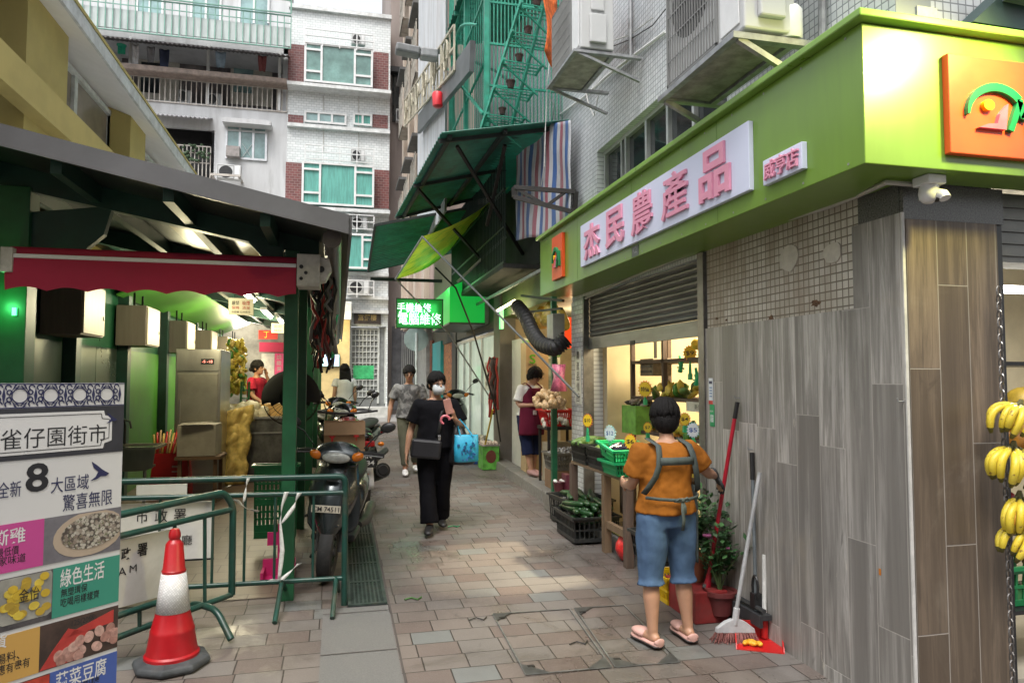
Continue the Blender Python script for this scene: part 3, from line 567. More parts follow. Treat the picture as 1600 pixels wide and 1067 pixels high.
# white tiled building
Wt=thing('tiled_house','narrow white tiled building with red tile panels and green curtains','building',(0,FY,0))
XR=PY(608,300,FY).x
b=MB(); b.box((XL+.002,FY,zz(520,480)),(XR,FY+5,zz(520,22))); b.box((XL+.002,FY,0),(gx(548,560),FY+.3,zz(520,480))); b.box((gx(603,560),FY,0),(XR,FY+.3,zz(520,480))); b.box((gx(548,560),FY,zz(575,510)),(gx(603,560),FY+.3,zz(520,480))); b.build('wall',_M['far_tile'],Wt)
b=MB(); b.box((XL,FY-.12,zz(520,22)),(XR+.02,FY+.5,zz(520,22)+.12)); 
LT=P('ledge_tile',(.6,.62,.62),.5,var=.2,scale=6,dirt=(.25,.22,.18),dirtamt=.4)
for py in (143,200,330,425,462,484): q_=MB(); q_.box((XL+.01,FY-(.5 if py in (143,330,) else .18),zz(520,py)-.10),(XR,FY-.001,zz(520,py))); q_.build('ledge',LT,Wt)
b.build('parapet',P('ledge_tile',(.5,.52,.52),.5,var=.2,scale=6,dirt=(.25,.22,.18),dirtamt=.4),Wt)
def win(px0,py0,px1,py1,bay,split=(.24,.74),curt=CURT):
    yf=FY-bay; b=MB(); fbox(b,px0,py0,px1,py1,yf,FY-.002); f=b.build('window',curt,Wt); x0=PY(px0,(py0+py1)/2,yf).x; x1=PY(px1,(py0+py1)/2,yf).x; z1=PY((px0+px1)/2,py0,yf).z; z0=PY((px0+px1)/2,py1,yf).z
    b=MB(); t=.06
    for k in (0,)+tuple(split)+(1,): x=x0+(x1-x0)*k; b.box((x-t/2,yf-.05,z0),(x+t/2,yf-.001,z1))
    for z in (z0,z1-t): b.box((x0,yf-.052,z),(x1,yf-.0005,z+t))
    if bay>.2:
        for k0,k1 in ((0,split[0]),(split[1],1)):
            for q in (.25,.8): b.box((x0+(x1-x0)*k0,yf-.051,z0+(z1-z0)*q),(x0+(x1-x0)*k1,yf-.001,z0+(z1-z0)*q+t))
    b.build('window_frame',WHITEP,f)
    b=MB(); b.box((x0+(x1-x0)*split[0]+.03,yf-.012,z0+t),(x0+(x1-x0)*split[-1]-.03,yf-.006,z1-t)); b.build('pane',PANE,f) if curt is PANE else None
win(477,72,581,133,.45,curt=P('pane_green',(.16,.30,.27),.12,var=.5,scale=1)); win(473,256,583,322,.45); win(477,176,540,194,.04,(.33,.66),PANE); win(553,178,580,197,.04,(.5,),CURT); win(520,365,582,420,.45); win(455,365,500,420,.04,(.5,))
for x0,y0,x1,y1 in ((450,70,475,136),(583,82,607,142),(450,180,474,196),(582,180,606,200),(446,254,472,322),(584,266,608,326)):
    b=MB(); fbox(b,x0,y0,x1,y1,FY-.02,FY-.001); b.build('red_tile_panel',_M['far_red_tile'],Wt)
for py in (60,240,345,448):
    y=FY-.5; b=MB(); x0=gx(478,py); x1=gx(583,py); zc=PY(520,py,y).z
    for k in (-.22,0,.2): b.box((x0,y-.02,zc+k),(x1,y+.02,zc+k+.025))
    for i in range(5): x=x0+(x1-x0)*i/4; b.box((x-.015,y-.015,zc-.3),(x+.015,y+.015,zc+.2))
    b.build('ledge_rail',WHITEP,Wt)
for px0,py0,px1,py1,l in ((549,52,570,69,'white air conditioner above the top green window of the tiled building'),(548,233,570,252,'white air conditioner above the green curtained window'),(548,338,574,357,'white air conditioner on the ledge above the shaded green window'),(543,438,577,460,'white air conditioner just above the grille door')): fac(px0,py0,px1,py1,l,FY-.35)
for px in (505,560): b=MB(); b.tube([PY(px,150,FY-.03),PY(px,235,FY-.03)],.015,5); b.build('facade_cable',wc,Wt)
# ground floor: plaque, door grille, step
b=MB(); fbox(b,553,486,595,506,FY-.06,FY-.001); pl=b.build('name_plaque',P('plaque_dark',(.045,.035,.03),.4,var=.3),Wt); c=PY(574,496,FY-.06); text('富麗樓',P('plaque_gold',(.35,.26,.10),.5),pl,c,.55,.2,off=.01)
b=MB(); yd=FY+.15; fbox(b,548,512,603,640,yd,yd+.05); dr=b.build('door',P('door_grey',(.2,.21,.21),.5,var=.2),Wt)
b=MB(); x0,x1=PY(549,575,yd).x,PY(590,575,yd).x; z0,z1=PY(575,620,yd).z,PY(575,515,yd).z
for i in range(8): x=x0+(x1-x0)*i/7; b.box((x-.013,yd-.04,z0),(x+.013,yd-.002,z1))
for i in range(13):
    z=z0+(z1-z0)*i/12; b.box((x0,yd-.045,z-.013),(x1,yd-.0015,z+.013))
for px in (591,602): x=PY(px,575,yd).x; b.box((x-.03,yd-.05,z0-.2),(x+.03,yd-.001,z1+.05))
b.build('door_grille',P('grille_white',(.5,.52,.5),.5,var=.15),dr)
b=MB(); fbox(b,552,571,584,592,yd-.06,yd-.046); b.build('door_panel',P('door_green',(.05,.42,.16),.35,var=.3,scale=6),dr)
b=MB(); b.box((gx(545,640),FY-.5,0),(gx(608,640),FY-.001,PY(575,636,FY-.5).z)); struct(b.build('doorstep',P('step_white',(.5,.5,.48),.6,var=.2)))
# small shop with a television left of the door
T=thing('snack_shop','bright yellow walled shop front with a wall television','shop front',(0,FY-.4,0)); y=FY-.3
b=MB(); b.box((gx(440,560),y,0),(gx(546,560),y+.05,PY(500,495,y).z)); b.build('wall',P('wall_yellow',(.62,.48,.22),.6,var=.12),T)
b=MB(); fbox(b,440,470,549,498,y-.25,y+.2); b.build('canopy',P('canopy_white',(.55,.56,.55),.5,var=.2),T)
b=MB(); fbox(b,503,553,531,573,y-.08,y-.001); tv=b.build('television',BLACK,T); b=MB(); fbox(b,504,554,530,572,y-.085,y-.081); b.build('screen',E('tv_green',(.05,.45,.45),1.0),tv); b=MB(); fbox(b,508,556,527,569,y-.09,y-.086); s_=b.build('screen_court',E('tv_blue',(.03,.22,.75),1.2),tv)
b=MB(); c=PY(517,562,y-.095); b.box((c.x-.19,c.y,c.z-.006),(c.x+.19,c.y+.004,c.z+.006)); b.box((c.x-.006,c.y,c.z-.12),(c.x+.006,c.y+.004,c.z+.12)); b.build('screen_line',E('tv_line',(.6,.8,.9),1.),tv)
pointl('snack_lamp',(gx(520,500),y-.7,PY(500,505,y).z),16,(1,.85,.5),.15)
b=MB(); fbox(b,446,500,500,535,y-.01,y-.002); pnl=b.build('menu_board',P('menu_white',(.55,.5,.45),.5,var=.6,scale=9),T)
# brown-grey tower and pink building beyond
t=thing('brown_tower','narrow brown grey rendered building in the gap beside the tiled one','building',(1.6,FY+2,0)); b=MB(); b.box((XR+.05,FY+.8,0),(3,FY+6,24)); b.build('wall',P('render_brown',(.26,.22,.20),.85,var=.25,scale=.8,dirt=(.13,.12,.11),dirtamt=.5,stretch=(1,1,.3)),t)
b=MB(); fbox(b,613,110,624,190,FY+.72,FY+.799); b.build('window',GLASSD,t); b=MB(); fbox(b,610,104,628,112,FY+.5,FY+.79); b.build('window_hood',BLACK,t)
b=MB(); fbox(b,612,510,655,640,FY+.72,FY+.799); dr=b.build('door',P('door_dark',(.10,.10,.11),.5,var=.4,scale=4),t); b=MB()
for i in range(9): x=PY(628+i*3,575,FY+.7).x; b.box((x-.012,FY+.68,PY(640,640,FY).z),(x+.012,FY+.715,PY(640,518,FY).z))
b.build('door_bar',ALU,dr)
fac(619,170,626,190,'air conditioner low on the brown grey building',FY+.4)
K=thing('pink_block','pale pink apartment block with rust stained facade behind the green awnings','building',(1.9,13.4,0))
PKX=1.9; pk=P('pink_render',(.50,.38,.33),.8,var=.2,scale=1,dirt=(.22,.15,.11),dirtamt=.5,stretch=(1,1,.25),bump=.2)
b=MB(); b.box((PKX,14.6,3.1),(5,21.9,26)); b.build('wall',pk,K)
b=MB()
for y in (15.4,17.2,19.0,20.8): b.box((PKX-.12,y,3.1),(PKX-.001,y+.5,26))
b.build('pilaster',P('pilaster_cream',(.52,.44,.36),.8,var=.25,scale=2,dirt=(.25,.14,.07),dirtamt=.55,stretch=(2,2,.2)),K)
for z in (5.6,8.7,11.8,14.9,18):
    for y in (15.9,17.7,19.5):
        b=MB(); b.box((PKX-.03,y+.05,z),(PKX-.001,y+1.2,z+1.5)); f=b.build('window',GLASSD,K); b=MB(); b.box((PKX-.35,y,z+1.55),(PKX-.001,y+1.25,z+1.62)); b.build('window_hood',P('hood_dark',(.09,.09,.09),.6),K); b=MB()
        for i in range(6): b.box((PKX-.28,y+.05+i*.22,z-.05),(PKX-.26,y+.07+i*.22,z+1.2))
        for k in (0,.6,1.2): b.box((PKX-.28,y+.05,z-.06+k),(PKX-.26,y+1.2,z-.03+k)); 
        b.box((PKX-.28,y+.05,z-.06),(PKX-.03,y+1.2,z-.04)); b.build('window_cage',P('cage_cream',(.33,.31,.27),.6,var=.3,dirt=(.2,.1,.05),dirtamt=.5),f)
# rusty corrugated hood and roadside street lamp
def quad_corr(a,b_,c,d,pitch,amp,solid=.01):
    """corrugated sheet a-b (near edge, wall to gutter) and d-c (far edge); ridges run from wall to gutter"""
    k=max(8,int((d-a).length/pitch*4)); n=(b_-a).cross(d-a).normalized(); m=MB()
    m.sheet(lambda u,v:(a.lerp(b_,u)).lerp(d.lerp(c,u),v)+n*(amp*math.sin(v*(d-a).length/pitch*2*math.pi)),2,k); return m
# ================================================================ metal clad balconies of the first block (upper right)
H=thing('cage_balcony','green steel cage balcony hung with plants above the alley','balcony',(1.75,7.8,4.6))
CG_=P('cage_green',(.025,.27,.185),.45,var=.25,scale=6,dirt=(.08,.08,.05),dirtamt=.4)
x0=1.62; y0=7.9; y1=10.6; z0=4.55; z1=11
b=MB()
n=22
for i in range(n+1): y=y0+(y1-y0)*i/n; b.box((x0-.004,y-.004,z0),(x0+.004,y+.004,z1))
for k in range(9): z=z0+(z1-z0)*k/8; b.box((x0-.012,y0,z-.012),(x0+.012,y1,z+.012))
b.build('front_grille',CG_,H)
b=MB()
for i in range(22): x=x0+(WX-x0)*i/21; b.box((x-.006,y0-.007,z0),(x+.006,y0+.007,z1))
for k in range(14): z=z0+(z1-z0)*k/13; b.box((x0,y0-.012,z-.012),(WX,y0+.012,z+.012))
b.build('side_grille',CG_,H)
b=MB()
for x,y in ((x0,y0),(x0,y1),(x0,(y0+y1)/2)): b.box((x-.03,y-.03,z0),(x+.03,y+.03,z1))
b.box((x0-.03,y0,6.9),(WX,y1,6.96)); b.box((x0-.03,y0,z0-.03),(WX,y1,z0)); b.build('cage_frame',CG_,H)
for k in range(3):   # crossed braces and arched hoops on the front
    z=4.7+k*1.9; b=MB(); b.bar((x0-.04,y0,z),(x0-.04,y1,z+1.7),.03); b.tube([(x0-.05-.12*math.sin(t),y0+.3+.9*t/3.14*1.6,z+1.2+.25*math.sin(t)) for t in [i*3.14/8 for i in range(9)]],.018,6); b.build('brace',CG_,H)
# stepped plant racks that stick out towards the camera
RK=thing('plant_rack','green steel stepped rack of potted plants climbing the cage side','plant rack',(2.0,7.6,4.7))
b=MB(); A=PX(752,195,1.55); Bp=PX(902,-10,2.0)
xs=[(1.75,7.85,4.62),(2.45,7.0,6.7)]
for dx in (0,.34):
    b.bar(V((1.55+dx,7.86,4.5)),V((2.1+dx*.6,6.85,6.6)),.03)
b.build('stringer',CG_,RK)
for k in range(8):
    t=.06+k*.125; p=V((1.55,7.86,4.5)).lerp(V((2.1,6.85,6.6)),t); b=MB()
    for j in range(4): b.bar(p+V((.02,.08*j-.1,0)),p+V((.45,.08*j-.05,0)),.012)
    b.bar(p+V((.0,-.14,0)),p+V((.0,.2,0)),.022); b.bar(p+V((.45,-.10,0)),p+V((.45,.2,0)),.022); b.bar(p+V((.02,.0,0)),p+V((.45,.1,-.28)),.018); b.build('shelf',CG_,RK)
POTM=P('old_pot',(.09,.055,.05),.8,var=.5,scale=20)
pt=MB(); pt.lathe([(.05,0),(.07,.11),(.08,.11),(.08,.13),(.06,.13),(.055,.11)],12); pot0=None
for k in range(7):
    t=.08+k*.125; p=V((1.55,7.86,4.5)).lerp(V((2.1,6.85,6.6)),t)+V((.2,.05,.02))
    if pot0 is None: pot0=pt.build('flower_pot',POTM,smooth=True); o=pot0; tag(o,'small dark flower pots standing on the green stepped rack','flower pot','pots on the stepped rack')
    else: o=copy_tree(pot0)
    o.location=p; o.scale=(.55+.25*random.random(),)*3
p=PX(862,40,2.1); b=MB(); b.sheet(lambda u,v:(p.x-.12+.25*u+.03*math.sin(v*5),p.y-.15+.3*u,p.z-.35+.75*v-.1*math.sin(u*3)),8,12); o=b.build('orange_cloth',P('cloth_orange',(.65,.13,.02),.8,var=.5,scale=14),solid=.01,smooth='all'); tag(o,'crumpled bright orange cloth hanging at the green cage','cloth')
# laundry and things inside the cage
for k,(y,z,c) in enumerate(((8.3,5.2,'cloth_white'),(9.0,5.3,'cloth_navy'),(9.5,6.0,'cloth_white'))): pass
# green corrugated canopy above the cage, grey strip and white corrugated wall beside it
c0=PY(694,66,10.7); c1=PY(752,62,10.7); c=quad_corr(c1+V((0,0,0)),c0,V((c0.x,7.9,c0.z)),V((c1.x,7.9,c1.z)),.13,.018).build('green_canopy',P('canopy_green',(.015,.13,.085),.45,var=.3,scale=3),solid=.012); tag(c,'dark green corrugated canopy high above the cage balcony','canopy')
b=MB()
for t in (.15,.5,.9): b.bar(c0.lerp(c1,t)+V((0,0,-.05)),c0.lerp(c1,t)+V((0,-2.8,-.05)),.04)
for t in (.02,.35,.68): b.bar(c0+V((0,-2.8*t,-.05)),c1+V((0,-2.8*t,-.05)),.05)
b.bar(c0+V((.1,0,-.05)),V((1.7,10.6,5.0)),.035); o=b.build('canopy_strut',CG_,c)
N_=thing('metal_bay','white corrugated metal bay with a grey band and old window grilles','building',(1.5,11,4.6))
c=corr((1.55,14.5,4.2),(1.55,10.62,4.2),(1.55,14.5,13),.11,.02); c.build('corrugated_wall',P('corrugated_white',(.42,.44,.46),.5,var=.2,scale=2,dirt=(.24,.2,.17),dirtamt=.45,stretch=(1,3,.3)),N_,solid=.01)
b=MB(); q0=PX(640,200,1.5); q1=PX(765,-20,1.5); b.bar(PX(655,195,1.45),PX(738,88,1.45),.06,.34); b.build('grey_band',P('band_grey',(.10,.11,.115),.5,var=.3,scale=3,dirt=(.2,.2,.2),dirtamt=.3),N_)
for k in range(6):
    t=k/6; p=PX(632,178,1.4).lerp(PX(712,72,1.4),t); q=PX(632,178,1.4).lerp(PX(712,72,1.4),t+.15); b=MB()
    w=.5; u=V((0,0,.0))
    for s in (-.3,0,.3): b.bar(p+V((0,0,s)),q+V((0,0,s)),.03)
    for i in range(4): r_=p.lerp(q,i/3); b.bar(r_+V((0,0,-.3)),r_+V((0,0,.3)),.025)
    b.tube([p.lerp(q,.5)+V((-.03,.18*math.cos(a),.2*math.sin(a))) for a in [i*2*math.pi/12 for i in range(13)]],.015,5); b.build('window_grille',P('grille_cream',(.42,.39,.3),.6,var=.3,dirt=(.2,.12,.06),dirtamt=.5),N_)
b=MB(); p=PX(686,158,1.38); b.lathe([(.05,0),(.075,.02),(.085,.19),(.07,.22)],14,(1.36,p.y,p.z-.1)); tag(b.build('red_bucket',P('bucket_red',(.6,.02,.03),.4),smooth=True),'red plastic bucket hanging on the window grilles high up','bucket')
# street lamp
Lp=thing('street_lamp','grey street lamp head reaching over the alley on a thin arm','street lamp',(2.0,10.2,5.9)); y=10.4
b=MB(); b.tube([PY(640,82,y),PY(700,82,y),PY(730,92,y),PY(775,112,y),PY(850,170,y)],[.03,.03,.022,.02,.02],8); b.build('arm',GALV,Lp,smooth=True)
a=PY(618,76,y); c=PY(656,84,y); e=PY(684,88,y); b=MB(); b.bar(a,c,.22,.13); b.build('head',P('lamp_grey',(.16,.165,.17),.5),Lp,bevel=.03); b=MB(); b.bar(c,e,.2,.15); b.build('driver_box',P('lamp_grey2',(.25,.26,.27),.5),Lp,bevel=.03)
# ================================================================ awnings over the alley
AW=P('awning_green',(.03,.17,.125),.5,var=.35,scale=4,dirt=(.04,.06,.05),dirtamt=.75); AWF=P('awning_frame',(.02,.025,.024),.6,metal=.3)
A1=thing('corrugated_awning','large dark green corrugated awning on an iron frame over the alley','awning',(1.8,7.6,4.2))
n0=V((2.53,7.62,4.62)); n1=PY(690,207,7.62); f1=PY(617,340,11.2); f0=V((2.53,11.2,4.72))
quad_corr(n0,n1,f1,f0,.11,.014).build('roof_sheet',AW,A1,solid=.008)
b=MB()
for t in (.04,.5,.96):
    b.bar(n0.lerp(f0,t)+V((0,0,-.05)),n1.lerp(f1,t)+V((0,0,-.05)),.04)
for u in (.1,.5,.93): b.bar(n0.lerp(n1,u)+V((0,.05,-.04)),f0.lerp(f1,u)+V((0,-.05,-.04)),.045)
b.build('frame',AWF,A1)
b=MB(); b.bar(n1.lerp(n0,.15)+V((0,.3,-.08)),V((2.5,9.6,3.4)),.035); b.bar(n1.lerp(f1,.5)+V((0.05,0,-.08)),V((2.5,11,3.2)),.035); b.bar(n1.lerp(n0,.55)+V((0,.4,-.1)),V((1.9,9.2,3.7)),.04); b.build('strut',IRON,A1)
A2=thing('corrugated_awning','smaller far corrugated awning glowing green at its edge','awning',(1.2,12,3.5))
p0,p1,p2,p3=PY(635,343,11.6),PY(586,352,11.6),PY(575,424,14.5),PY(611,416,14.5); p0=p0+(p0-p1)*3; p3=p3+(p3-p2)*3
quad_corr(p0,p1,p2,p3,.12,.015).build('roof_sheet',AW,A2,solid=.008)
b=MB(); b.bar(p1,p2,.04); b.bar(p0,p1,.04); b.bar(p3,p2,.04); b.bar(p2+V((.05,0,-.15)),p2+V((1.5,0,-.15)),.06); b.build('frame',AWF,A2)
# yellow green tarpaulin on poles
TP=thing('tarpaulin','yellow green tarpaulin sheet stretched on slanting poles over the alley','tarpaulin',(1.6,9.5,3.5))
q0=PX(618,436,1.2); q0=PY(618,436,11.2); q1=PY(660,370,9.4); q2=PX(795,292,2.35); q3=PX(720,372,2.45)
def tarp():
    t=NT('tarp_green'); n=t.noise(3,5,.6,stretch=(1,6,3)); c=t.mix(t.ramp(n,.3,.52),(.06,.42,.07),(.62,.66,.12)); _M['tarp_green']=t.fin(c,.45,0,Transmission_Weight=.0)
    tr=t.n('BsdfTranslucent'); t.L(c,tr.inputs[0]); mx=t.n('MixShader'); mx.inputs[0].default_value=.65; t.L(t.b.outputs[0],mx.inputs[1]); t.L(tr.outputs[0],mx.inputs[2]); t.L(mx.outputs[0],t.t.nodes['Material Output'].inputs[0]); return t.mat
b=MB(); b.sheet(lambda u,v:(q0.lerp(q1,v)).lerp(q3.lerp(q2,v),u)+V((0,0,-.16*math.sin(math.pi*u)*(1.0-.5*v)+.02*math.sin(v*23)*math.sin(u*3))),20,16); b.build('sheet',tarp(),TP,smooth='all',solid=.004)
b=MB(); e=PX(905,620,2.35); b.tube([q1,e],.013,8); b.build('long_pole',P('pole_grey',(.12,.13,.13),.5,metal=.4,var=.3),TP,smooth=True)
b=MB(); b.tube([q0,q1],.015,8); b.build('end_pole',GALV,TP,smooth=True)
b=MB(); b.tube([PY(618,436,11.2),PY(700,520,11.4),PY(765,620,11.6)],.012,6); b.build('low_pole',GALV,TP,smooth=True)
b=MB(); b.tube([PY(680,418,10.3),PY(712,450,10.3),PY(740,520,10.4),PY(775,640,10.6),PY(782,690,10.7)],.014,6); b.build('bent_pole',IRON,TP,smooth=True)
b=MB(); b.tube([PX(790,370,2.3),PX(715,440,1.8)],.022,6); b.build('cross_pole',GALV,TP,smooth=True)
# striped tarpaulin on the wall with triangular bracket
ST=[(.42,.43,.46),(.05,.11,.28),(.42,.43,.46),(.28,.09,.12)]
def striped():
    t=NT('striped_tarp'); t.oc(); k=t.m('FRACT',t.m('MULTIPLY',t.xyz[1],3.1)); c=t.mix(t.m('GREATER_THAN',k,.26),ST[3],ST[0]); c=t.mix(t.m('GREATER_THAN',k,.5),c,ST[1]); c=t.mix(t.m('GREATER_THAN',k,.76),c,ST[2])
    n=t.noise(5,6,.7,stretch=(1,1,.4)); c=t.mix(t.m('MULTIPLY',t.ramp(n,.42,.7),.5),c,(.2,.19,.19)); t.bump(t.noise(14,4,.6,stretch=(1,1.5,.5)),.5,.02); return t.fin(c,.4)
b=MB(); s0,s1,s2,s3=PX(808,208,2.15),PX(893,190,2.42),PX(893,372,2.42),PX(806,376,2.15); s0=s3+V((.0,0,s1.z-s2.z)); s0.x=2.2
b.sheet(lambda u,v:(s3.lerp(s2,u)).lerp(PX(806,200,2.2).lerp(PX(893,188,2.42),u),v)+V((.012*math.sin(u*17+v)+.005*math.sin(v*13+u*9),.003*math.sin(v*8),.03*math.sin(u*5)*(1-v))),40,30)
tag(b.build('striped_tarpaulin',striped(),smooth='all',solid=.004),'red white and blue striped plastic sheet hanging on the tiled wall','tarpaulin')
b=MB(); y=7.45; k=[PX(805,291,2.0),PX(900,300,2.0)]
g=[PY(803,293,7.5),PY(900,300,7.2),PY(898,332,7.2),PY(803,308,7.5)]
for i in range(4): b.bar(g[i],g[(i+1)%4],.045)
b.bar(g[0],g[1].lerp(g[2],1).lerp(g[3],.45),.03); b.bar(g[2].lerp(g[3],.45),g[1].lerp(g[0],.15),.03); tag(b.build('iron_bracket',IRON),'black triangulated iron bracket in front of the striped sheet','bracket')
# dark barred balcony behind the awnings
Q=thing('barred_balcony','dark barred balcony in shade behind the yellow green tarpaulin','balcony',(2.0,9.5,2.9))
b=MB(); xx=2.05; ya,yb_=8.8,13.2; zlo,zhi=3.15,4.6
for i in range(44): yy=ya+(yb_-ya)*i/43; b.box((xx-.008,yy-.008,zlo),(xx+.008,yy+.008,zhi))
for z in (zlo,3.6,4.1,zhi): b.box((xx-.014,ya,z-.014),(xx+.014,yb_,z+.014))
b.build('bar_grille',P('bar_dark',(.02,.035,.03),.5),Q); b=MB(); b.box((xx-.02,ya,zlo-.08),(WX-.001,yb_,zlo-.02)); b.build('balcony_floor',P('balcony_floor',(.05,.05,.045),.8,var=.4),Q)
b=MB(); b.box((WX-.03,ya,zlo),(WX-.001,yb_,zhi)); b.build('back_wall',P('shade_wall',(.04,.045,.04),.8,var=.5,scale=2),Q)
# ================================================================ shops along the right hand side
SHP=thing('alley_shop_row','row of small alley shops under the dark balcony on the right','building',(WX,7.6,.2))
FASC=P('fascia_olive',(.14,.17,.05),.5,var=.3,scale=2,dirt=(.05,.05,.03),dirtamt=.4)
b=MB(); b.box((WX-.02,7.58,2.62),(WX+.2,12.6,3.08)); b.build('fascia',FASC,SHP)
b=MB(); b.box((WX-.06,11.0,.25),(WX+.2,11.45,3.0)); b.build('pillar',P('pillar_grey',(.20,.18,.16),.7,var=.3,scale=2,dirt=(.08,.06,.05),dirtamt=.6,stretch=(1,1,.4)),SHP)
b=MB(); b.box((WX-.012,7.16,.18),(WX-.001,7.56,2.5)); b.build('tile_pier',_M['pillar_tile'],SHP)
b=MB(); b.box((WX,7.56,.2),(6,20.5,.33)); b.build('floor',_M['shop_floor_tile'],SHP)
b=MB(); b.box((4.6,7.6,.33),(4.7,11.3,3)); b.box((WX+.2,11.2,.33),(4.6,11.3,3)); b.build('inner_wall',P('shop_wall_beige',(.5,.42,.28),.6,var=.15),SHP)
b=MB(); b.box((WX+.2,7.6,2.62),(4.6,11.2,2.7)); b.build('ceiling',P('ceil_grey',(.3,.3,.28),.7),SHP)
pointl('dry_goods_lamp',(3.3,9.3,2.4),16,(1,.78,.42),.2)
# glass shop front further on
b=MB(); b.box((WX+.02,11.45,.33),(WX+.03,15.4,2.45)); b.build('glass_front',P('glass_pale',(.42,.47,.42),.08,var=.25,scale=1.5,Specular_IOR_Level=.6,Emission_Color=(.55,.66,.52),Emission_Strength=.22),SHP)
b=MB()
for y in (11.47,12.7,13.9,14.6,15.38): b.box((WX-.02,y-.03,.33),(WX+.019,y+.03,2.45))
for z in (.36,2.42): b.box((WX-.018,11.45,z-.03),(WX+.0185,15.4,z+.03))
b.build('glass_frame',ALU,SHP)
pa=P('print_pale',(.66,.68,.6),.5); ink=P('ink_dark',(.05,.05,.05),.6)
b=MB(); b.box((WX+.012,12.0,1.45),(WX+.0195,12.55,1.95)); pp=b.build('notice',pa,SHP)
for k in range(3): text('手機維修 貼膜',ink,pp,(WX+.012,12.27,1.85-.14*k),.42,.08,**NX)
b=MB(); b.box((WX-.05,11.1,1.3),(WX-.041,11.2,1.75)); lb=b.build('small_led_strip',E('led_green_dim',(0,.9,.2),.8),SHP); lb.location.z+=.75
# green sign panel, the LED light on it put in as glow, and LED board
LB=thing('green_glow_panel','green shop sign panel over the alley, LED light on it put in as glow','shop sign',(1.9,12.6,2.4))
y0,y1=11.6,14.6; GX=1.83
LG=E('panel_green_glow',(.01,.62,.07),.2,(.02,.5,.1)); LG2=E('panel_face_glow',(.02,.8,.2),.35,(.02,.5,.1))
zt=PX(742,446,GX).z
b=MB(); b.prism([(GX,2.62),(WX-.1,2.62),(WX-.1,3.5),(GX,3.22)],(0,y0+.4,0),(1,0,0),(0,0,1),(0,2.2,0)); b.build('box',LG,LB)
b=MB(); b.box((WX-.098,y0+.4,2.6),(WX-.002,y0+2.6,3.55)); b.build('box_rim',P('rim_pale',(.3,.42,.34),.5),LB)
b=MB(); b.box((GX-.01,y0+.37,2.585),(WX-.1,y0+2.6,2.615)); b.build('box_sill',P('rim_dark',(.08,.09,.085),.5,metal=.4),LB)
LED=thing('led_board','green LED scrolling board with two lines of white Chinese writing','LED sign',(1.4,11.7,2.7)); ly=12.0
x0=PY(620,490,ly).x; x1=PY(691,490,ly).x; z0=PY(655,512,ly).z; z1=PY(655,468,ly).z
b=MB(); b.box((x0,ly,z0),(x1,ly+.08,z1)); b.build('case',E('led_back',(.0,.30,.03),.22,(.01,.03,.01)),LED)
wt=E('led_white',(.55,1.,.65),1.3)
text('手機維修',wt,LED,((x0*.62+x1*.38),ly,PY(650,481,ly).z),(x1-x0)*.74,.16,off=-.004); text('電腦維修',wt,LED,((x0+x1)/2,ly,PY(650,498,ly).z),(x1-x0)*.94,.2,off=-.004)
b=MB(); b.box((x0-.015,ly-.012,z0-.015),(x1+.015,ly+.05,z0-.001)); b.box((x0-.015,ly-.012,z1+.001),(x1+.015,ly+.05,z1+.015)); b.box((x0-.015,ly-.012,z0),(x0-.001,ly+.05,z1)); b.box((x1+.001,ly-.012,z0),(x1+.015,ly+.05,z1)); b.build('case_rim',BLACK,LED)
area('led_glow',((x0+x1)/2,ly-.06,(z0+z1)/2),3,.6,.35,(.1,1,.25),(math.pi/2,0,math.pi)).rotation_euler=(rad(90),0,0)
pointl('led_green_spill',(1.75,12.3,3.3),4,(.15,1,.25),.2)
b=MB(); b.box((WX-.18,11.44,2.3),(WX-.06,11.5,2.32)); 
q=PX(783,497,WX-.10); b=MB(); b.box((WX-.12,q.y-.05,q.z-.17),(WX-.07,q.y+.05,q.z+.17)); o=b.build('led_strip_sign',E('led_strip_green',(.0,.85,.2),.5)); tag(o,'small upright green lit sign on the grey pillar','LED sign')
# tube lamp under the fascia
b=MB(); a=PX(775,487,2.35); c=PX(804,470,2.35); b.tube([a,c],.02,8); TL=b.build('tube_lamp',E('tube_yellow',(1,.86,.5),3.5)); tag(TL,'lit yellow fluorescent tube under the shop fascia','tube lamp')
pointl('tube_glow',(2.2,9.6,2.5),4,(1,.85,.5),.1)
b=MB(); b.bar(PX(690,505,2.3),PX(850,420,2.3),.03,.04); b.build('lamp_rail',GALV,TL)
# further shop fronts: door gods panel, turquoise shutter, grey pier, sign
def facade(y0,y1,z0,z1,x,mat,name): b=MB(); b.box((x,y0,z0),(x+.15,y1,z1)); return b.build(name,mat,SHP)
facade(15.45,16.0,.36,3.0,WX-.05,P('frame_dark',(.03,.03,.03),.5),'door_frame'); facade(16.0,17.6,.36,2.6,WX,P('paper_red',(.42,.13,.05),.5,var=.9,scale=14,dirt=(.6,.42,.12),dirtamt=.7),'red_gold_panel')
facade(17.6,19.2,.36,2.6,WX-.08,P('turquoise',(.02,.36,.38),.4,var=.15),'turquoise_panel'); facade(19.2,19.6,.36,2.7,WX-.1,P('strip_red_brown',(.22,.07,.04),.5,var=.8,scale=16),'red_strip'); facade(19.6,22.2,.36,3.2,WX-.2,P('pier_grey',(.3,.31,.30),.7,var=.2,dirt=(.15,.14,.13),dirtamt=.5),'pier'); facade(11.45,19.6,2.5,3.1,WX-.03,P('fascia_dark',(.05,.06,.05),.6,var=.4),'fascia_board')
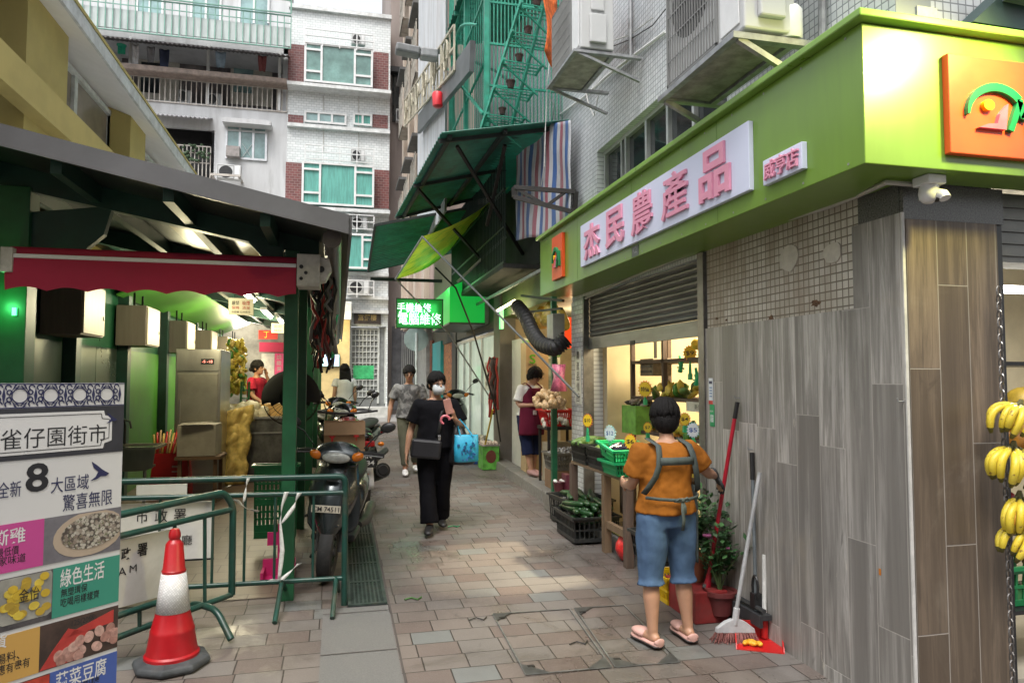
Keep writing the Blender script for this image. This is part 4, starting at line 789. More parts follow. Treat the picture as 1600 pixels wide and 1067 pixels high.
# upright display hangings by the door
# road sign seen from behind, bollard
RS=thing('road_sign','round road sign seen from behind on a pale pole','road sign',(1.3,19,.45)); y=17.5
c=PY(650,530,y); b=MB(); b.lathe([(.001,0),(.29,0),(.3,.01),(.3,.03),(.001,.03)],28,(c.x,y-.03,c.z),Matrix.Rotation(math.pi/2,3,'X'),cap=False); b.build('disc',P('sign_back',(.24,.31,.30),.5,metal=.2,var=.15),RS)
b=MB(); b.tube([(c.x,y-.08,gz(y)),(c.x,y-.08,c.z+.15)],.035,10); b.build('pole',P('pole_pale',(.4,.46,.45),.5),RS,smooth=True)
BO=thing('bollard','dark green ribbed iron bollard near the far doorway','bollard',(PG(608,645).x,PG(608,645).y,PG(608,645).z)); b=MB(); b.lathe([(.09,0),(.09,.12),(.06,.15),(.055,.7),(.075,.72),(.075,.76),(.05,.78),(.06,.84),(.03,.9),(.001,.91)],14); b.build('post',DGREEN,BO,loc=True,smooth=True)
# ---------------------------------------------------------------- things in front of the dry goods shop
def crate(w,d,h,mat,name,label,cat='crate',group=None,taper=.88,t=.012,holes=(9,3),rim=.02):
    """open plastic crate with slotted walls, x width, y depth, base at z=0"""
    o=MB(); 
    def ring(z): k=taper+(1-taper)*z/h; return w/2*k,d/2*k
    a,c=ring(0); o.box((-a,-c,0),(a,c,t))
    for z0,z1 in ((0,h*.16),(h*.46,h*.54),(h*.84,h)):
        a0,c0=ring(z0);a1,c1=ring(z1)
        o.loft([((0,0,z0+.0005),(0,0,0),(0,0,0))],4,cap=False) if False else None
        for (p,q,nn) in (((-1,-1),(1,-1),(0,1)),((1,-1),(1,1),(-1,0)),((1,1),(-1,1),(0,-1)),((-1,1),(-1,-1),(1,0))):
            b0=V((p[0]*a0,p[1]*c0,z0));b1=V((q[0]*a0,q[1]*c0,z0));t0=V((p[0]*a1,p[1]*c1,z1));t1=V((q[0]*a1,q[1]*c1,z1)); nv=V((nn[0],nn[1],0))*t
            o.add([b0,b1,t1,t0,b0+nv,b1+nv,t1+nv,t0+nv],[(0,1,2,3),(7,6,5,4),(0,4,5,1),(3,2,6,7),(0,3,7,4),(1,5,6,2)])
    for s in range(4):
        n=holes[0] if s%2==0 else max(3,int(holes[0]*d/w))
        for i in range(n+1):
            f=i/n*2-1
            pts=[]
            for z in (h*.1,h*.9):
                a1,c1=ring(z); pts.append(V((f*(a1-.006),(-c1+.006) if s==0 else (c1-.006),z)) if s%2==0 else V(((a1-.006) if s==1 else (-a1+.006),f*(c1-.006),z)))
            o.bar(pts[0],pts[1],.014,.008)
    m=o.build(name,mat); 
    if rim:
        b=MB(); a,c=ring(h)
        for p,q in (((-a-rim,-c-rim/2,h),(a+rim,-c-rim/2,h)),((-a-rim,c+rim/2,h),(a+rim,c+rim/2,h)),((-a-rim/2,-c,h),(-a-rim/2,c,h)),((a+rim/2,-c,h),(a+rim/2,c,h))): b.bar(p,q,rim,.02)
        b.build('rim',mat,m)
    return tag(m,label,cat,group)
BLK=P('crate_black',(.018,.02,.02),.42,var=.3,scale=12,dirt=(.08,.075,.065),dirtamt=.35); GRNC=P('crate_green',(.01,.20,.06),.35,var=.2,scale=9,Subsurface_Weight=.0); REDC=P('crate_red',(.55,.02,.02),.35,var=.1); GRYC=P('crate_grey',(.16,.15,.13),.5,var=.3,scale=8)
def leafbag(c,r,n,mat,name,label,cat,flat=.7,size=.03):
    b=MB()
    for i in range(n):
        a=random.uniform(0,6.28); k=math.sqrt(random.random()); p=V((c[0]+r[0]*k*math.cos(a),c[1]+r[1]*k*math.sin(a),c[2]+r[2]*random.random()*(1-k*k*flat)))
        R=Euler((random.uniform(0,3),random.uniform(0,3),random.uniform(0,3))).to_matrix(); b.ball(p,(size,size*random.uniform(.5,.9),size*random.uniform(.4,.8)),7,5,R)
    o=b.build(name,mat,smooth='all'); return tag(o,label,cat,None,'stuff') if label else o
zk=lambda y:gz(y)+.13
gp=thing('green_post','green steel post with a grey electric box at the dry goods shop','post',(2.44,7.93,zk(7.9)))
b=MB(); b.box((2.405,7.90,zk(7.9)),(2.465,7.96,2.75)); b.build('post',P('post_green',(.012,.11,.05),.4,var=.25),gp)
eb=MB(); p0=PX(876,490,2.36); p1=PX(902,535,2.36); eb.box((2.33,7.62,p1.z),(2.47,7.86,p0.z+.02)); e=eb.build('electric_box',P('box_beige',(.36,.36,.32),.5,var=.15,dirt=(.2,.18,.14)),gp,bevel=.006); e['label']='grey beige electric box'
# black flexible duct
Dp=[PX(808,478,2.35),PX(822,495,2.33),PX(832,520,2.3),PX(845,538,2.28),PX(868,545,2.3),PX(885,530,2.42)]
pts=[];rs=[]
for i in range(len(Dp)-1):
    for k in range(28): pts.append(Dp[i].lerp(Dp[i+1],k/28)); rs.append(.085+.012*math.sin(len(rs)*math.pi/3))
# smooth the path
for _ in range(60): pts=[pts[0]]+[(pts[i-1]+pts[i]*2+pts[i+1])/4 for i in range(1,len(pts)-1)]+[pts[-1]]
b=MB(); b.tube(pts,rs,14); tag(b.build('flexible_duct',P('duct_black',(.012,.012,.013),.6,var=.2),smooth='all'),'black flexible ribbed air duct bent under the shop fascia','duct')
b=MB(); b.bar(PX(800,490,2.34),PX(878,482,2.4),.025); b.bar(PX(815,462,2.36),PX(880,470,2.4),.03); b.bar(PX(840,548,2.34),PX(880,520,2.44),.02); tag(b.build('duct_hanger',IRON),'iron rods that carry the black duct','rod')
# inside goods of the dry shop: gold bags hung, shelf, fridge, lanterns
b=MB(); fy=10.6
def shopbox(name,x0,y0,x1,y1,yf,yb,mat,label,cat,parts=None):
    b=MB(); fbox(b,x0,y0,x1,y1,yf,yb); o=b.build(name,mat,bevel=.005); return tag(o,label,cat)
FR=thing('drinks_fridge','glass door display fridge inside the dry goods shop','fridge',(2.7,10.4,.33)); 
b=MB(); b.box((2.62,10.1,.35),(3.2,10.75,2.25)); b.build('cabinet',P('fridge_white',(.6,.6,.56),.4,var=.1),FR); b=MB(); b.box((2.66,10.085,.75),(3.16,10.099,1.95)); b.build('glass_door',P('fridge_glass',(.28,.33,.30),.08,var=.6,scale=6),FR); b=MB(); b.box((2.62,10.08,1.98),(3.2,10.099,2.22)); b.build('header',P('fridge_head',(.20,.38,.14),.4,var=.6,scale=12),FR)
b=MB()
for k in range(5): b.box((2.66,10.09,.42+k*.055),(3.16,10.098,.45+k*.055))
b.build('vent',BLACK,FR)
BX=thing('tall_carton','tall plain brown carton with a green S mark in the dry goods shop','carton',(2.95,9.55,1.5)); b=MB(); p0=PY(822,535,9.6); p1=PY(857,605,9.6); b.box((p0.x,9.6,.34),(p1.x,9.9,p0.z)); b.build('carton',P('carton_tan',(.46,.33,.18),.7,var=.1),BX); text('S',P('mark_green',(.1,.4,.02),.5),BX,PY(832,561,9.599),.09,.13,off=.02); text('綠田園',ink,BX,PY(832,570,9.599),.12,.03); text('嚴選好味道',ink,BX,PY(840,584,9.599),.2,.035,off=.01); text('天然健康',ink,BX,PY(840,591,9.599),.18,.02)
for k,(px,py,s) in enumerate(((845,495,.15),(862,490,.17),(876,498,.14))):
    c=PX(px,py,2.62); b=MB()
    b.loft([(c+V((0,0,-s*1.1)),(s*.5,0,0),(0,s*.5,0)),(c+V((0,0,-s*.7)),(s*.95,0,0),(0,s*.8,0)),(c+V((0,0,-.02)),(s*.8,0,0),(0,s*.8,0)),(c+V((0,0,s*.6)),(s*.5,0,0),(0,s*.5,0)),(c+V((0,0,s)),(.02,0,0),(0,.02,0))],18); o=b.build('gold_bag',P('gold_plastic',(.75,.58,.12),.2,var=.5,scale=9,bump=.6,bscale=20),smooth='all',disp=(.06,.09),sub=1); tag(o,'shiny golden plastic bags hanging under the shop fascia','bag','golden bags hanging at the dry goods shop')
b=MB(); c=PX(878,545,2.7); c.y=8.6; b.lathe([(.05,-.2),(.13,-.14),(.17,0),(.13,.14),(.05,.2)],18,(2.9,8.8,2.25)); tag(b.build('paper_lantern',E('lantern_red',(.9,.06,.01),.5,(.6,.03,.01)),smooth=True),'glowing red paper lantern in the dry goods shop','lantern')
# bundle of dried tofu skin / bags hanging at the post
leafbag(PX(858,622,2.32)-V((0,0,.08)),(.16,.22,.18),90,P('dried_tan',(.52,.36,.19),.5,var=.35,scale=25),'dried_goods_bag','clear bag bulging with tan dried puffs hanging by the post','bag',.6,.05)
p=PX(873,590,2.3); b=MB(); b.loft([(p+V((0,0,-.14)),(.10,0,0),(0,.10,0)),(p+V((0,0,0)),(.05,0,0),(0,.05,0)),(p+V((0,0,.14)),(.07,0,0),(0,.07,0))],10); tag(b.build('pink_bag',P('bag_pink',(.5,.12,.2),.4,var=.5,scale=25),smooth='all',disp=(.06,.06)),'pink and white striped bag tied above the tan bag','bag')
# display of goods: red basket with garlic bags, grey crate, box
y=8.70
o=crate(.42,.4,.2,REDC,'red_basket','red slotted basket of bagged white goods on the display stand','basket',holes=(14,3),taper=.82); o.location=(2.72,y,PX(860,690,2.4).z-.0); RB=o
leafbag((2.72,y,o.location.z+.14),(.2,.19,.3),120,P('bag_white',(.62,.62,.54),.25,var=.25,scale=20),'white_goods_bag','heap of clear bags of white dried goods in the red basket','bag',.8,.05)
b=MB(); b.box((2.52,8.5,zk(8.7)+.68),(2.95,8.95,zk(8.7)+.72)); 
for x,yy in ((2.55,8.53),(2.55,8.92),(2.92,8.53),(2.92,8.92)): b.box((x-.015,yy-.015,zk(8.7)),(x+.015,yy+.015,zk(8.7)+.68))
tag(b.build('display_stand',IRON),'dark iron stand carrying the red basket','stand'); RB.location.z=zk(8.7)+.722
o=crate(.44,.36,.2,GRYC,'grey_crate','grey brown slotted crate of silver packets by the green post','crate',holes=(12,3)); o.location=(2.70,8.36,zk(8.4)+.225)
leafbag((2.70,8.36,zk(8.4)+.36),(.2,.16,.14),120,P('silver_packet',(.42,.42,.42),.3,metal=.4,var=.6,scale=30),'silver_packet','heap of small silver packets in the grey crate','packet',.6,.035)
b=MB(); b.box((2.50,8.2,zk(8.4)),(2.92,8.54,zk(8.4)+.22)); tag(b.build('carton',P('carton_brown',(.22,.13,.075),.8,var=.2),bevel=.005),'dark brown carton under the grey slotted crate','carton')
b=MB(); b.box((2.6,8.72,zk(8.7)),(2.95,9.0,zk(8.7)+.5)); o=b.build('carton',P('carton_pale',(.42,.37,.28),.7,var=.15),bevel=.005); tag(o,'pale printed carton standing under the red basket','carton'); text('PRODUCT',ink,o,(2.78,8.719,zk(8.7)+.42),.25,.05); text('南北杏乾貨',ink,o,(2.78,8.719,zk(8.7)+.28),.28,.06)
b=MB(); q=PG(880,800); b.box((2.27,7.42,gz(7.6)),(2.56,7.78,gz(7.6)+.2)); tag(b.build('kerb_block',CURB,bevel=.015),'loose grey stone block at the foot of the green post','stone block')
PT=thing('small_pot','small dark red flower pot of white pebbles on the stone block','flower pot',(2.40,7.62,gz(7.6)+.2)); b=MB(); b.lathe([(.05,0),(.075,.13),(.08,.13),(.07,.14),(.06,.12)],14); b.build('pot',P('pot_maroon',(.10,.02,.025),.5,var=.3),PT,loc=True,smooth=True)
b=MB()
for i in range(14): b.ball((random.uniform(-.06,.06),random.uniform(-.06,.06),.14),(.022,.018,.014),6,4)
b.build('pebble_fill',P('pebble_white',(.6,.6,.56),.6),PT,loc=True)
b=MB(); b.box((2.44,7.5,gz(7.6)+.201),(2.5,7.66,gz(7.6)+.42)); tag(b.build('joss_holder',P('joss_maroon',(.11,.015,.03),.5)),'narrow maroon incense box behind the small pot','box')
# posters on the tile pier
b=MB(); p=PX(903,588,WX-.02); b.box((WX-.018,p.y-.1,p.z-.3),(WX-.013,p.y+.1,p.z+.3)); o=b.build('paper_notice',pa); tag(o,'tall white paper notice with black writing on the tiled pier','notice')
for k,s in enumerate(('農','產','品','價','目')): text(s,ink,o,(WX-.018,p.y,p.z+.23-.115*k),.09,.09,**NX)
# ================================================================ left: yellow building with white eave
YB=thing('yellow_building','olive yellow modern building with a white soffit above the market roof','building',(-4,4,0))
YEL=P('wall_olive',(.46,.38,.14),.85,var=.10,scale=2,bump=.35,bscale=70); WSOF=P('soffit_white',(.84,.85,.86),.7,var=.04); WFR=P('frame_pale',(.6,.63,.64),.5)
ex=-2.5; ez=5.08; y0,y1=3.0,14.5; wx=-3.0; ih=5.24
b=MB(); b.prism([(ex,ez),(wx-.1,ih+.06),(wx-.1,ih+.3),(ex,ez+.13)],(0,y0,0),(1,0,0),(0,0,1),(0,y1-y0,0)); b.build('eave',WSOF,YB)
b=MB(); b.box((ex+.001,y0,ez-.02),(ex+.03,y1,ez+.13)); b.build('fascia',P('fascia_pale',(.55,.58,.60),.5),YB); b=MB(); b.prism([(ex+.04,ez+.134),(wx-.2,ih+.304),(wx-.2,ih+.34),(ex+.04,ez+.17)],(0,y0,0),(1,0,0),(0,0,1),(0,y1-y0,0)); b.build('eave_cap',YEL,YB)
b=MB(); b.box((wx-.5,y0,0),(wx-.2,y1,ih+.2)); b.build('wall',YEL,YB)
b=MB(); b.box((wx-.10,y0,3.9),(wx-.04,y1,ih-.02)); b.build('window',P('glass_beige',(.30,.26,.22),.12,var=.25,scale=1),YB)
b=MB()
for y in (3.4,4.9,6.2,7.0,9.05,10.35,11.3,12.4,13.4): b.box((wx-.039,y-.05,3.9),(wx,y+.05,ih-.03))
b.box((wx-.038,y0,ih-.09),(wx+.01,y1,ih-.03)); b.build('window_frame',WFR,YB)
def pier(y0_,y1_,xo): b=MB(); k=ez+(ih+.06-ez)*(ex-xo)/(ex-wx+.1)-.004; b.prism([(wx-.03,2.5),(xo,2.5),(xo,k),(wx-.03,ez+(ih+.06-ez)*(ex-wx+.03)/(ex-wx+.1)-.004)],(0,y0_,0),(1,0,0),(0,0,1),(0,y1_-y0_,0)); b.build('pier',YEL,YB)
pier(7.06,8.04,-2.75); pier(10.3,11.05,-2.75); pier(4.0,4.9,-2.75)
b=MB(); b.box((-2.749,y0,4.0),(-2.6,y1,4.31)); b.build('sunshade_beam',YEL,YB)
b=MB(); b.box((wx-.03,y0,2.3),(-2.8,y1,3.4)); b.build('lower_wall',YEL,YB)
# ================================================================ market pavilion
MK=thing('market_pavilion','dark green steel market pavilion with sloping grey roof on the left','market hall',(-.35,5.3,.13))
ry=4.5; rr=PY(545,342,ry); rl=PY(0,200,ry); sl=(rl.z-rr.z)/(rl.x-rr.x); far=17.5
def rz(x): return rr.z+sl*(x-rr.x)
xe=rr.x; xw=-4.2
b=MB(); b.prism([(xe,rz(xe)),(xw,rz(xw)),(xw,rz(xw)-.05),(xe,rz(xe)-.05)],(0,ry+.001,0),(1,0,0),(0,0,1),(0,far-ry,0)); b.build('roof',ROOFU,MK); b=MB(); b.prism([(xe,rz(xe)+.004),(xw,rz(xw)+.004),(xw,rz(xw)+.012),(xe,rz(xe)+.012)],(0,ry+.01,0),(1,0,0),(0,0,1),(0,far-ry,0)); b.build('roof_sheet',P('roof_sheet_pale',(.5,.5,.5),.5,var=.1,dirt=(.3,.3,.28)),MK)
b=MB(); b.prism([(xe,rz(xe)+.02),(xw,rz(xw)+.02),(xw,rz(xw)-.115),(xe,rz(xe)-.10)],(0,ry-.03,0),(1,0,0),(0,0,1),(0,.03,0)); b.box((xe-.001,ry,rz(xe)-.10),(xe+.02,far,rz(xe)+.02)); b.build('roof_fascia',ROOFG,MK)
b=MB(); b.tube([(xe-.10,ry+.05,rz(xe)-.12),(xe-.10,far,rz(xe)-.12)],.06,10); b.build('gutter',P('gutter_brown',(.06,.05,.045),.4,metal=.3,var=.3),MK,smooth=True)
# purlins, rafters and beams under the roof
for k,yy in enumerate((5.3,7.4,9.5,11.6,13.8,16)):
    b=MB(); x0=-.15; b.prism([(x0,rz(x0)-.052),(xw,rz(xw)-.052),(xw,rz(xw)-.24),(x0,rz(x0)-.17)],(0,yy-.05,0),(1,0,0),(0,0,1),(0,.10,0)); b.build('rafter',DGREEN,MK)
for xx in (-.45,-1.0,-1.6,-2.2): b=MB(); b.box((xx-.03,ry+.05,rz(xx)-.17),(xx+.03,far,rz(xx)-.053)); b.build('purlin',DGREEN,MK)
TRL=P('skylight_strip',(.38,.32,.17),.3,var=.4,scale=6)
for (x0,x1,ya,yb_) in ((-1.35,-1.05,5.5,7.2),(-.85,-.55,5.6,7.2),(-.42,-.2,5.5,7.0)):
    b=MB(); b.prism([(x0,rz(x0)-.06),(x1,rz(x1)-.06),(x1,rz(x1)-.055),(x0,rz(x0)-.055)],(0,ya,0),(1,0,0),(0,0,1),(0,yb_-ya,0)); b.build('roof_strip',TRL,MK)
# posts: right hand row and front left one, with brackets
for yy,xx in ((5.25,-.33),(9.5,-.36),(13.8,-.36),(7.4,-.36),(11.6,-.36)):
    b=MB(); b.box((xx-.047,yy-.047,gz(yy)),(xx+.047,yy+.047,rz(xx)-.17)); b.build('post',PGREEN,MK,bevel=.004)
b=MB(); b.box((-2.16,5.22,.1),(-1.98,5.38,rz(-2.1)-.2)); b.build('post',PGREEN,MK,bevel=.004)
b=MB(); b.prism([(-1.98,2.75),(-1.98,2.3),(-1.88,2.3),(-1.55,2.62),(-1.5,2.82)],(0,5.26,0),(1,0,0),(0,0,1),(0,.06,0)); b.build('knee_brace',DGREEN,MK); b=MB(); b.prism([(-.39,2.35),(-.39,2.62),(-.62,2.66),(-.62,2.60)],(0,5.22,0),(1,0,0),(0,0,1),(0,.05,0)); b.build('knee_brace',DGREEN,MK)
# stall walls behind
LW=-2.55
GW=P('stall_wall_green',(.016,.10,.045),.3,var=.15,scale=2,metal=.2); SDOOR=P('stall_door',(.07,.10,.08),.3,var=.2,scale=2,metal=.5); LIME=P('stall_lime',(.06,.22,.025),.4,var=.2,scale=3)
b=MB(); b.box((LW-.05,5.3,.1),(LW,17,2.9)); b.build('back_wall',GW,MK)
for y0_,y1_,m in ((5.45,7.5,SDOOR),(7.75,9.2,SDOOR),(9.45,11.2,LIME),(11.4,13.3,LIME)):
    b=MB(); b.box((LW+.001,y0_,.15),(LW+.015,y1_,2.0)); b.box((LW+.015,(y0_+y1_)/2-.004,.15),(LW+.018,(y0_+y1_)/2+.004,2.0)) if m is SDOOR else None; b.build('wall_panel',m,MK)
for yy in (7.62,9.32,11.3,13.5): b=MB(); b.box((LW+.001,yy-.07,.12),(LW+.12,yy+.07,2.75)); b.build('wall_post',DGREEN,MK)
b=MB(); b.box((LW-1.6,5.28,.1),(-2.17,5.34,2.9)); b.build('end_wall',P('end_panel',(.025,.045,.037),.35,var=.2,metal=.3,scale=2),MK)
b=MB(); b.sheet(lambda u,v:(-2.55+2.2*u,5.3+12*v,gz(5.3+12*v)+.006),1,1); struct(b.build('market_floor',tilemat('market_paving','g',.3,.2,.008,(.10,.065,.048),(.135,.095,.07),(.09,.07,.06),mode='half',rough=.3,dirtamt=.5)))
# lockers hung along the wall
LK=P('locker_brown',(.15,.125,.105),.5,var=.12,scale=3,stretch=(6,6,.5)); LKF=P('locker_beige',(.42,.36,.26),.5,var=.12,scale=3,stretch=(6,6,.5))
lk=thing('wall_locker','wood look locker','locker',(0,0,0),0,'lockers hung in a row in the market'); MB().box((-.32,0,0),(0,.6,.47)).build('cabinet',LK,lk,loc=True,bevel=.004); MB().box((.001,.015,.015),(.018,.585,.455)).build('door',LKF,lk,loc=True,bevel=.003)
b=MB(); b.box((.019,.53,.16),(.026,.55,.20)); b.build('lock',BLACK,lk,loc=True)
LN=['brown wood look locker at the end nearest the awning, beside the dark wall','brown wood look locker hung between two dark posts, second from the near end','pale yellowish locker hung to the left of the steel fridge','wood look locker hung above the steel fridge','dark narrow locker partly behind the one above the fridge','yellow lit locker beyond the fridge','farthest small beige locker by the red sign']
for i,(px,pz) in enumerate(((160,0),(247,0),(303,0),(338,0),(362,0),(379,0),(392,0))):
    q=PX(px,540,-2.2); o=lk if i==0 else copy_tree(lk); o.location=(-2.2,q.y-.6,2.04); o['label']=LN[i]
    for yy in (.12,.48): b=MB(); b.box((-.17,yy-.01,.471),(-.15,yy+.01,.70)); b.build('hanger_rod',BLACK,o,loc=True)
b=MB(); b.box((-2.42,5.4,2.72),(-2.38,17,2.76)); b.build('hanging_rail',DGREEN,MK)
b=MB(); b.sheet(lambda u,v:(-2.5+.6*u,9.0+7.5*v,2.62+.25*u),1,1); b.build('green_soffit',LIME,MK,solid=.02)
# fluorescent fittings and sign cards
for i,(px,py,y) in enumerate(((388,462,9.3),(418,490,11.5),(440,502,13.5))):
    p=PY(px,py,y); t=thing('batten_lamp','lit white fluorescent batten lamp under the market roof, %s'%('nearest one','middle one','farthest one')[i],'tube lamp',p,0,'batten lamps in the market'); b=MB(); b.box((-.05,-.6,0),(.05,.6,.04)); b.build('batten',WHITEP,t,loc=True); b=MB(); b.tube([(0,-.55,-.02),(0,.55,-.02)],.018,8); b.build('tube',E('tube_cool',(1,.95,.8),11),t,loc=True)
    pointl('market_glow',p+V((-.3,0,-.15)),(22,20,18)[i],(1,.9,.62),.15)
pointl('market_glow',(-1.6,8.0,2.4),20,(1,.9,.55),.15); pointl('stall_fill',(-1.5,11.9,2.3),24,(1,.85,.45),.15); pointl('aisle_fill',(-1.9,15.2,2.3),16,(1,.85,.5),.15)  # extra fill points added to brighten the stalls, no fittings here
q=PX(22,464,-2.17); pointl('green_lamp_glow',(-2.1,5.1,2.12),1.1,(.1,1,.25),.03)
b=MB(); b.box((-2.055,5.205,2.06),(-2.03,5.219,2.11)); tag(b.build('indicator_lamp',E('led_green_pt',(.0,1,.25),.9)),'small green lamp glowing on the left market post','lamp')
def card(px0,py0,px1,py1,y,lines,label,col=(.66,.62,.5),inkm=None):
    b=MB(); fbox(b,px0,py0,px1,py1,y,y+.02); o=b.build('price_card',P('card%d'%int(col[0]*100),col,.5,var=.05)); tag(o,label,'sign'); a=PY(px0,py0,y); c=PY(px1,py1,y)
    for s,x,z,w,h,m in lines: text(s,m,o,(a.x+(c.x-a.x)*x,y,c.z+(a.z-c.z)*z),(c.x-a.x)*w,(a.z-c.z)*h)
    return o
rd=P('ink_red',(.5,.02,.02),.5); br=P('ink_brown',(.25,.12,.05),.5)
card(357,466,396,492,8.6,[('嚴禁',.28,.72,.3,.26,ink),('吸煙',.7,.72,.3,.26,rd),('保持',.28,.42,.3,.2,rd),('清潔',.7,.42,.3,.2,rd),('市政署 公共街市',.5,.16,.75,.14,ink)],'white notice card with black and red writing under the market lamps')
card(424,505,444,520,12.5,[('街市',.5,.65,.6,.3,br),('檔位',.5,.25,.6,.25,br)],'smaller cream notice card behind the first one under the lamps')
card(404,516,434,530,15.5,[('丁',.4,.5,.3,.7,P('ink_yellow',(.85,.6,.05),.4))],'red sign with a yellow character at the far end of the market',(.6,.03,.02))
# red retractable awning with white front bar
RA=thing('red_awning','dark red scalloped retractable awning with a white bar under the roof edge','awning',(-1.1,5.1,2.3))
RED=P('awning_red',(.33,.012,.045),.75,var=.08,scale=3,bump=.15,bscale=60); a=PY(10,416,5.02); c=PY(463,436,5.02); zA=PY(240,408,5.02).z
def scal(u): return .025*abs(math.sin(u*math.pi*7.5))
b=MB(); zt=zA+.045
b.sheet(lambda u,v:(a.x+(c.x-a.x)*u,5.01-.012*math.sin(v*3),(zA-.01)*(v)+(zA-.185-.03+scal(u))*(1-v)),120,6); b.build('valance',RED,RA,solid=.004)
b=MB(); b.tube([(a.x,5.08,zA+.025),(c.x,5.08,zA+.025)],.045,14); b.build('roller',RED,RA,smooth=True)
b=MB(); b.box((a.x,4.995,zA-.012),(c.x,5.02,zA+.014)); b.build('front_bar',WHITEP,RA,bevel=.005)
BRK=P('bracket_white',(.45,.44,.40),.5,var=.2,scale=15,dirt=(.25,.22,.18),dirtamt=.5)
for px0,px1,py0,py1 in ((464,514,396,448),(0,18,385,425)):
    b=MB(); p0=PY(px0,py0,4.98); p1=PY(px1,py1,4.98); b.box((p0.x,4.98,p1.z),(p1.x-.06 if px0>100 else p1.x,5.2,p0.z)); 
    if px0>100: b.prism([(0,0),(.10,.02),(.14,.10),(.12,.18),(0,.19)],(p0.x+.09,5.0,p1.z+.02),(1,0,0),(0,0,1),(0,.12,0))
    k=b.build('side_bracket',BRK,RA,bevel=.006)
    if px0>100:
        for dx,dz,r in ((.03,.05,.012),(.03,.13,.014),(.06,.09,.012),(.12,.06,.016),(.16,.12,.022),(.1,.15,.01)):
            b=MB(); b.lathe([(r,0),(r,.008)],12,(p0.x+dx,4.979 if dx<.09 else 4.999,p1.z+dz),Matrix.Rotation(math.pi/2,3,'X')); b.build('bolt_hole',BLACK,k)
# tangle of straps and cables hanging by the eave
def hang(c,rx,ry_,h,n,mats,name,label,r=.008):
    b=MB()
    for i in range(n):
        x=c[0]+random.uniform(-rx,rx); y=c[1]+random.uniform(-ry_,ry_); z=c[2]+random.uniform(-.05,.05); L=h*random.uniform(.4,1); P_=[]
        for k in range(6): P_.append((x+random.uniform(-.03,.03),y+random.uniform(-.03,.03),z-L*k/5))
        b.tube(P_,r*random.uniform(.6,1.6),5,mi=random.randrange(len(mats)))
    return tag(b.build(name,mats,smooth='all'),label,'cables')
hang((-.13,6.3,2.46),.08,.4,.62,46,[BLACK,P('strap_maroon',(.12,.02,.025),.6),P('strap_grey',(.16,.15,.14),.6),P('strap_red',(.4,.03,.03),.6),BLACK],'strap_bundle','tangled bundle of dark and red straps hanging from the roof edge',.012)
hang((-.16,7.6,2.3),.1,.5,.6,30,[BLACK,P('strap_brown',(.1,.06,.04),.7),P('strap_red',(.4,.03,.03),.6)],'strap_bundle','second bundle of brown straps hanging farther along the roof edge',.012)
hang((-.08,6.9,2.25),.05,.3,.5,5,[P('string_green',(.02,.5,.2),.5)],'green_string','bright green plastic strings hanging among the straps',.01)
# ---------------------------------------------------------------- fridge, counter, box, stool, sink ...
FG=thing('steel_fridge','tall stainless steel fridge standing in the market stall','fridge',(-1.7,9.5,gz(9.5)))
p0=PY(275,545,9.5); p1=PY(346,545,9.5); b=MB(); b.box((p0.x,9.5,gz(9.5)),(p1.x,10.3,p0.z)); b.build('cabinet',STEEL,FG,bevel=.008)
w=p1.x-p0.x; b=MB(); b.box((p0.x+.03,9.482,.35),(p1.x-.03,9.499,p0.z-.3)); dr=b.build('door',P('steel_door',(.42,.39,.32),.32,metal=.8,var=.2,scale=2),FG,bevel=.006); b=MB(); b.box((p0.x+.05,9.46,.6),(p0.x+.07,9.481,1.4)); b.build('handle',STEEL,dr)
b=MB(); b.box((p0.x+.02,9.485,p0.z-.27),(p1.x-.02,9.499,p0.z-.03)); hd=b.build('control_panel',STEEL,FG); b=MB(); b.box((p0.x+w*.56,9.478,p0.z-.19),(p0.x+w*.85,9.484,p0.z-.12)); dp=b.build('display',BLACK,hd); text('-5 -18',E('disp_red',(1,.08,.05),1.5),dp,(p0.x+w*.7,9.478,p0.z-.155),.12,.03)
CT=thing('steel_counter','low stainless steel counter with stickers in front of the green post','counter',(-1.0,10.3,gz(10.3)))
p0=PY(363,655,10.3); p1=PY(470,655,10.3); b=MB(); b.box((p0.x,10.3,gz(10.3)),(p1.x,11.0,p0.z)); b.build('body',P('counter_steel',(.16,.155,.14),.4,metal=.75,var=.4,scale=6,dirt=(.3,.3,.28),dirtamt=.3),CT,bevel=.008); b=MB(); b.box((p0.x-.02,10.28,p0.z-.2),(p1.x,10.299,p0.z-.18)); b.box((p0.x-.03,10.27,p0.z+.001),(p1.x+.02,11.02,p0.z+.03)); b.build('top',STEEL,CT)
# yellow plastic sheet over sacks at the counter end
pc=PY(366,690,10.2); b=MB()
b.sheet(lambda u,v:(pc.x-.26+.50*u-.09*(1-v)*math.sin(u*2)+.02*math.sin(v*17+u*5),10.15-.1*math.sin(math.pi*u)+.02*math.sin(u*19),gz(10.2)+.02+(1.04-.10*(1-u))*v),26,26); o=b.build('plastic_sheet',P('plastic_yellow',(.62,.44,.13),.25,var=.35,scale=10,bump=1,bscale=18),smooth='all',solid=.006,disp=(.07,.12)); tag(o,'crinkled yellowish plastic sheet draped over the end of the steel counter','plastic sheet')
leafbag((pc.x+.12,10.6,PY(380,655,10.3).z+.02),(.3,.25,.18),30,P('sack_pale',(.55,.48,.32),.5,var=.3,scale=10),'sack','pale sacks lying on the steel counter','sack',.5,.12)
b=MB(); q=PY(412,640,10.6); b.box((q.x-.14,10.5,PY(380,655,10.3).z+.032),(q.x+.3,10.9,PY(380,655,10.3).z+.20)); tag(b.build('carton',P('carton_orange',(.50,.30,.10),.7,var=.1),bevel=.004),'orange brown carton on the steel counter behind the fan','carton')
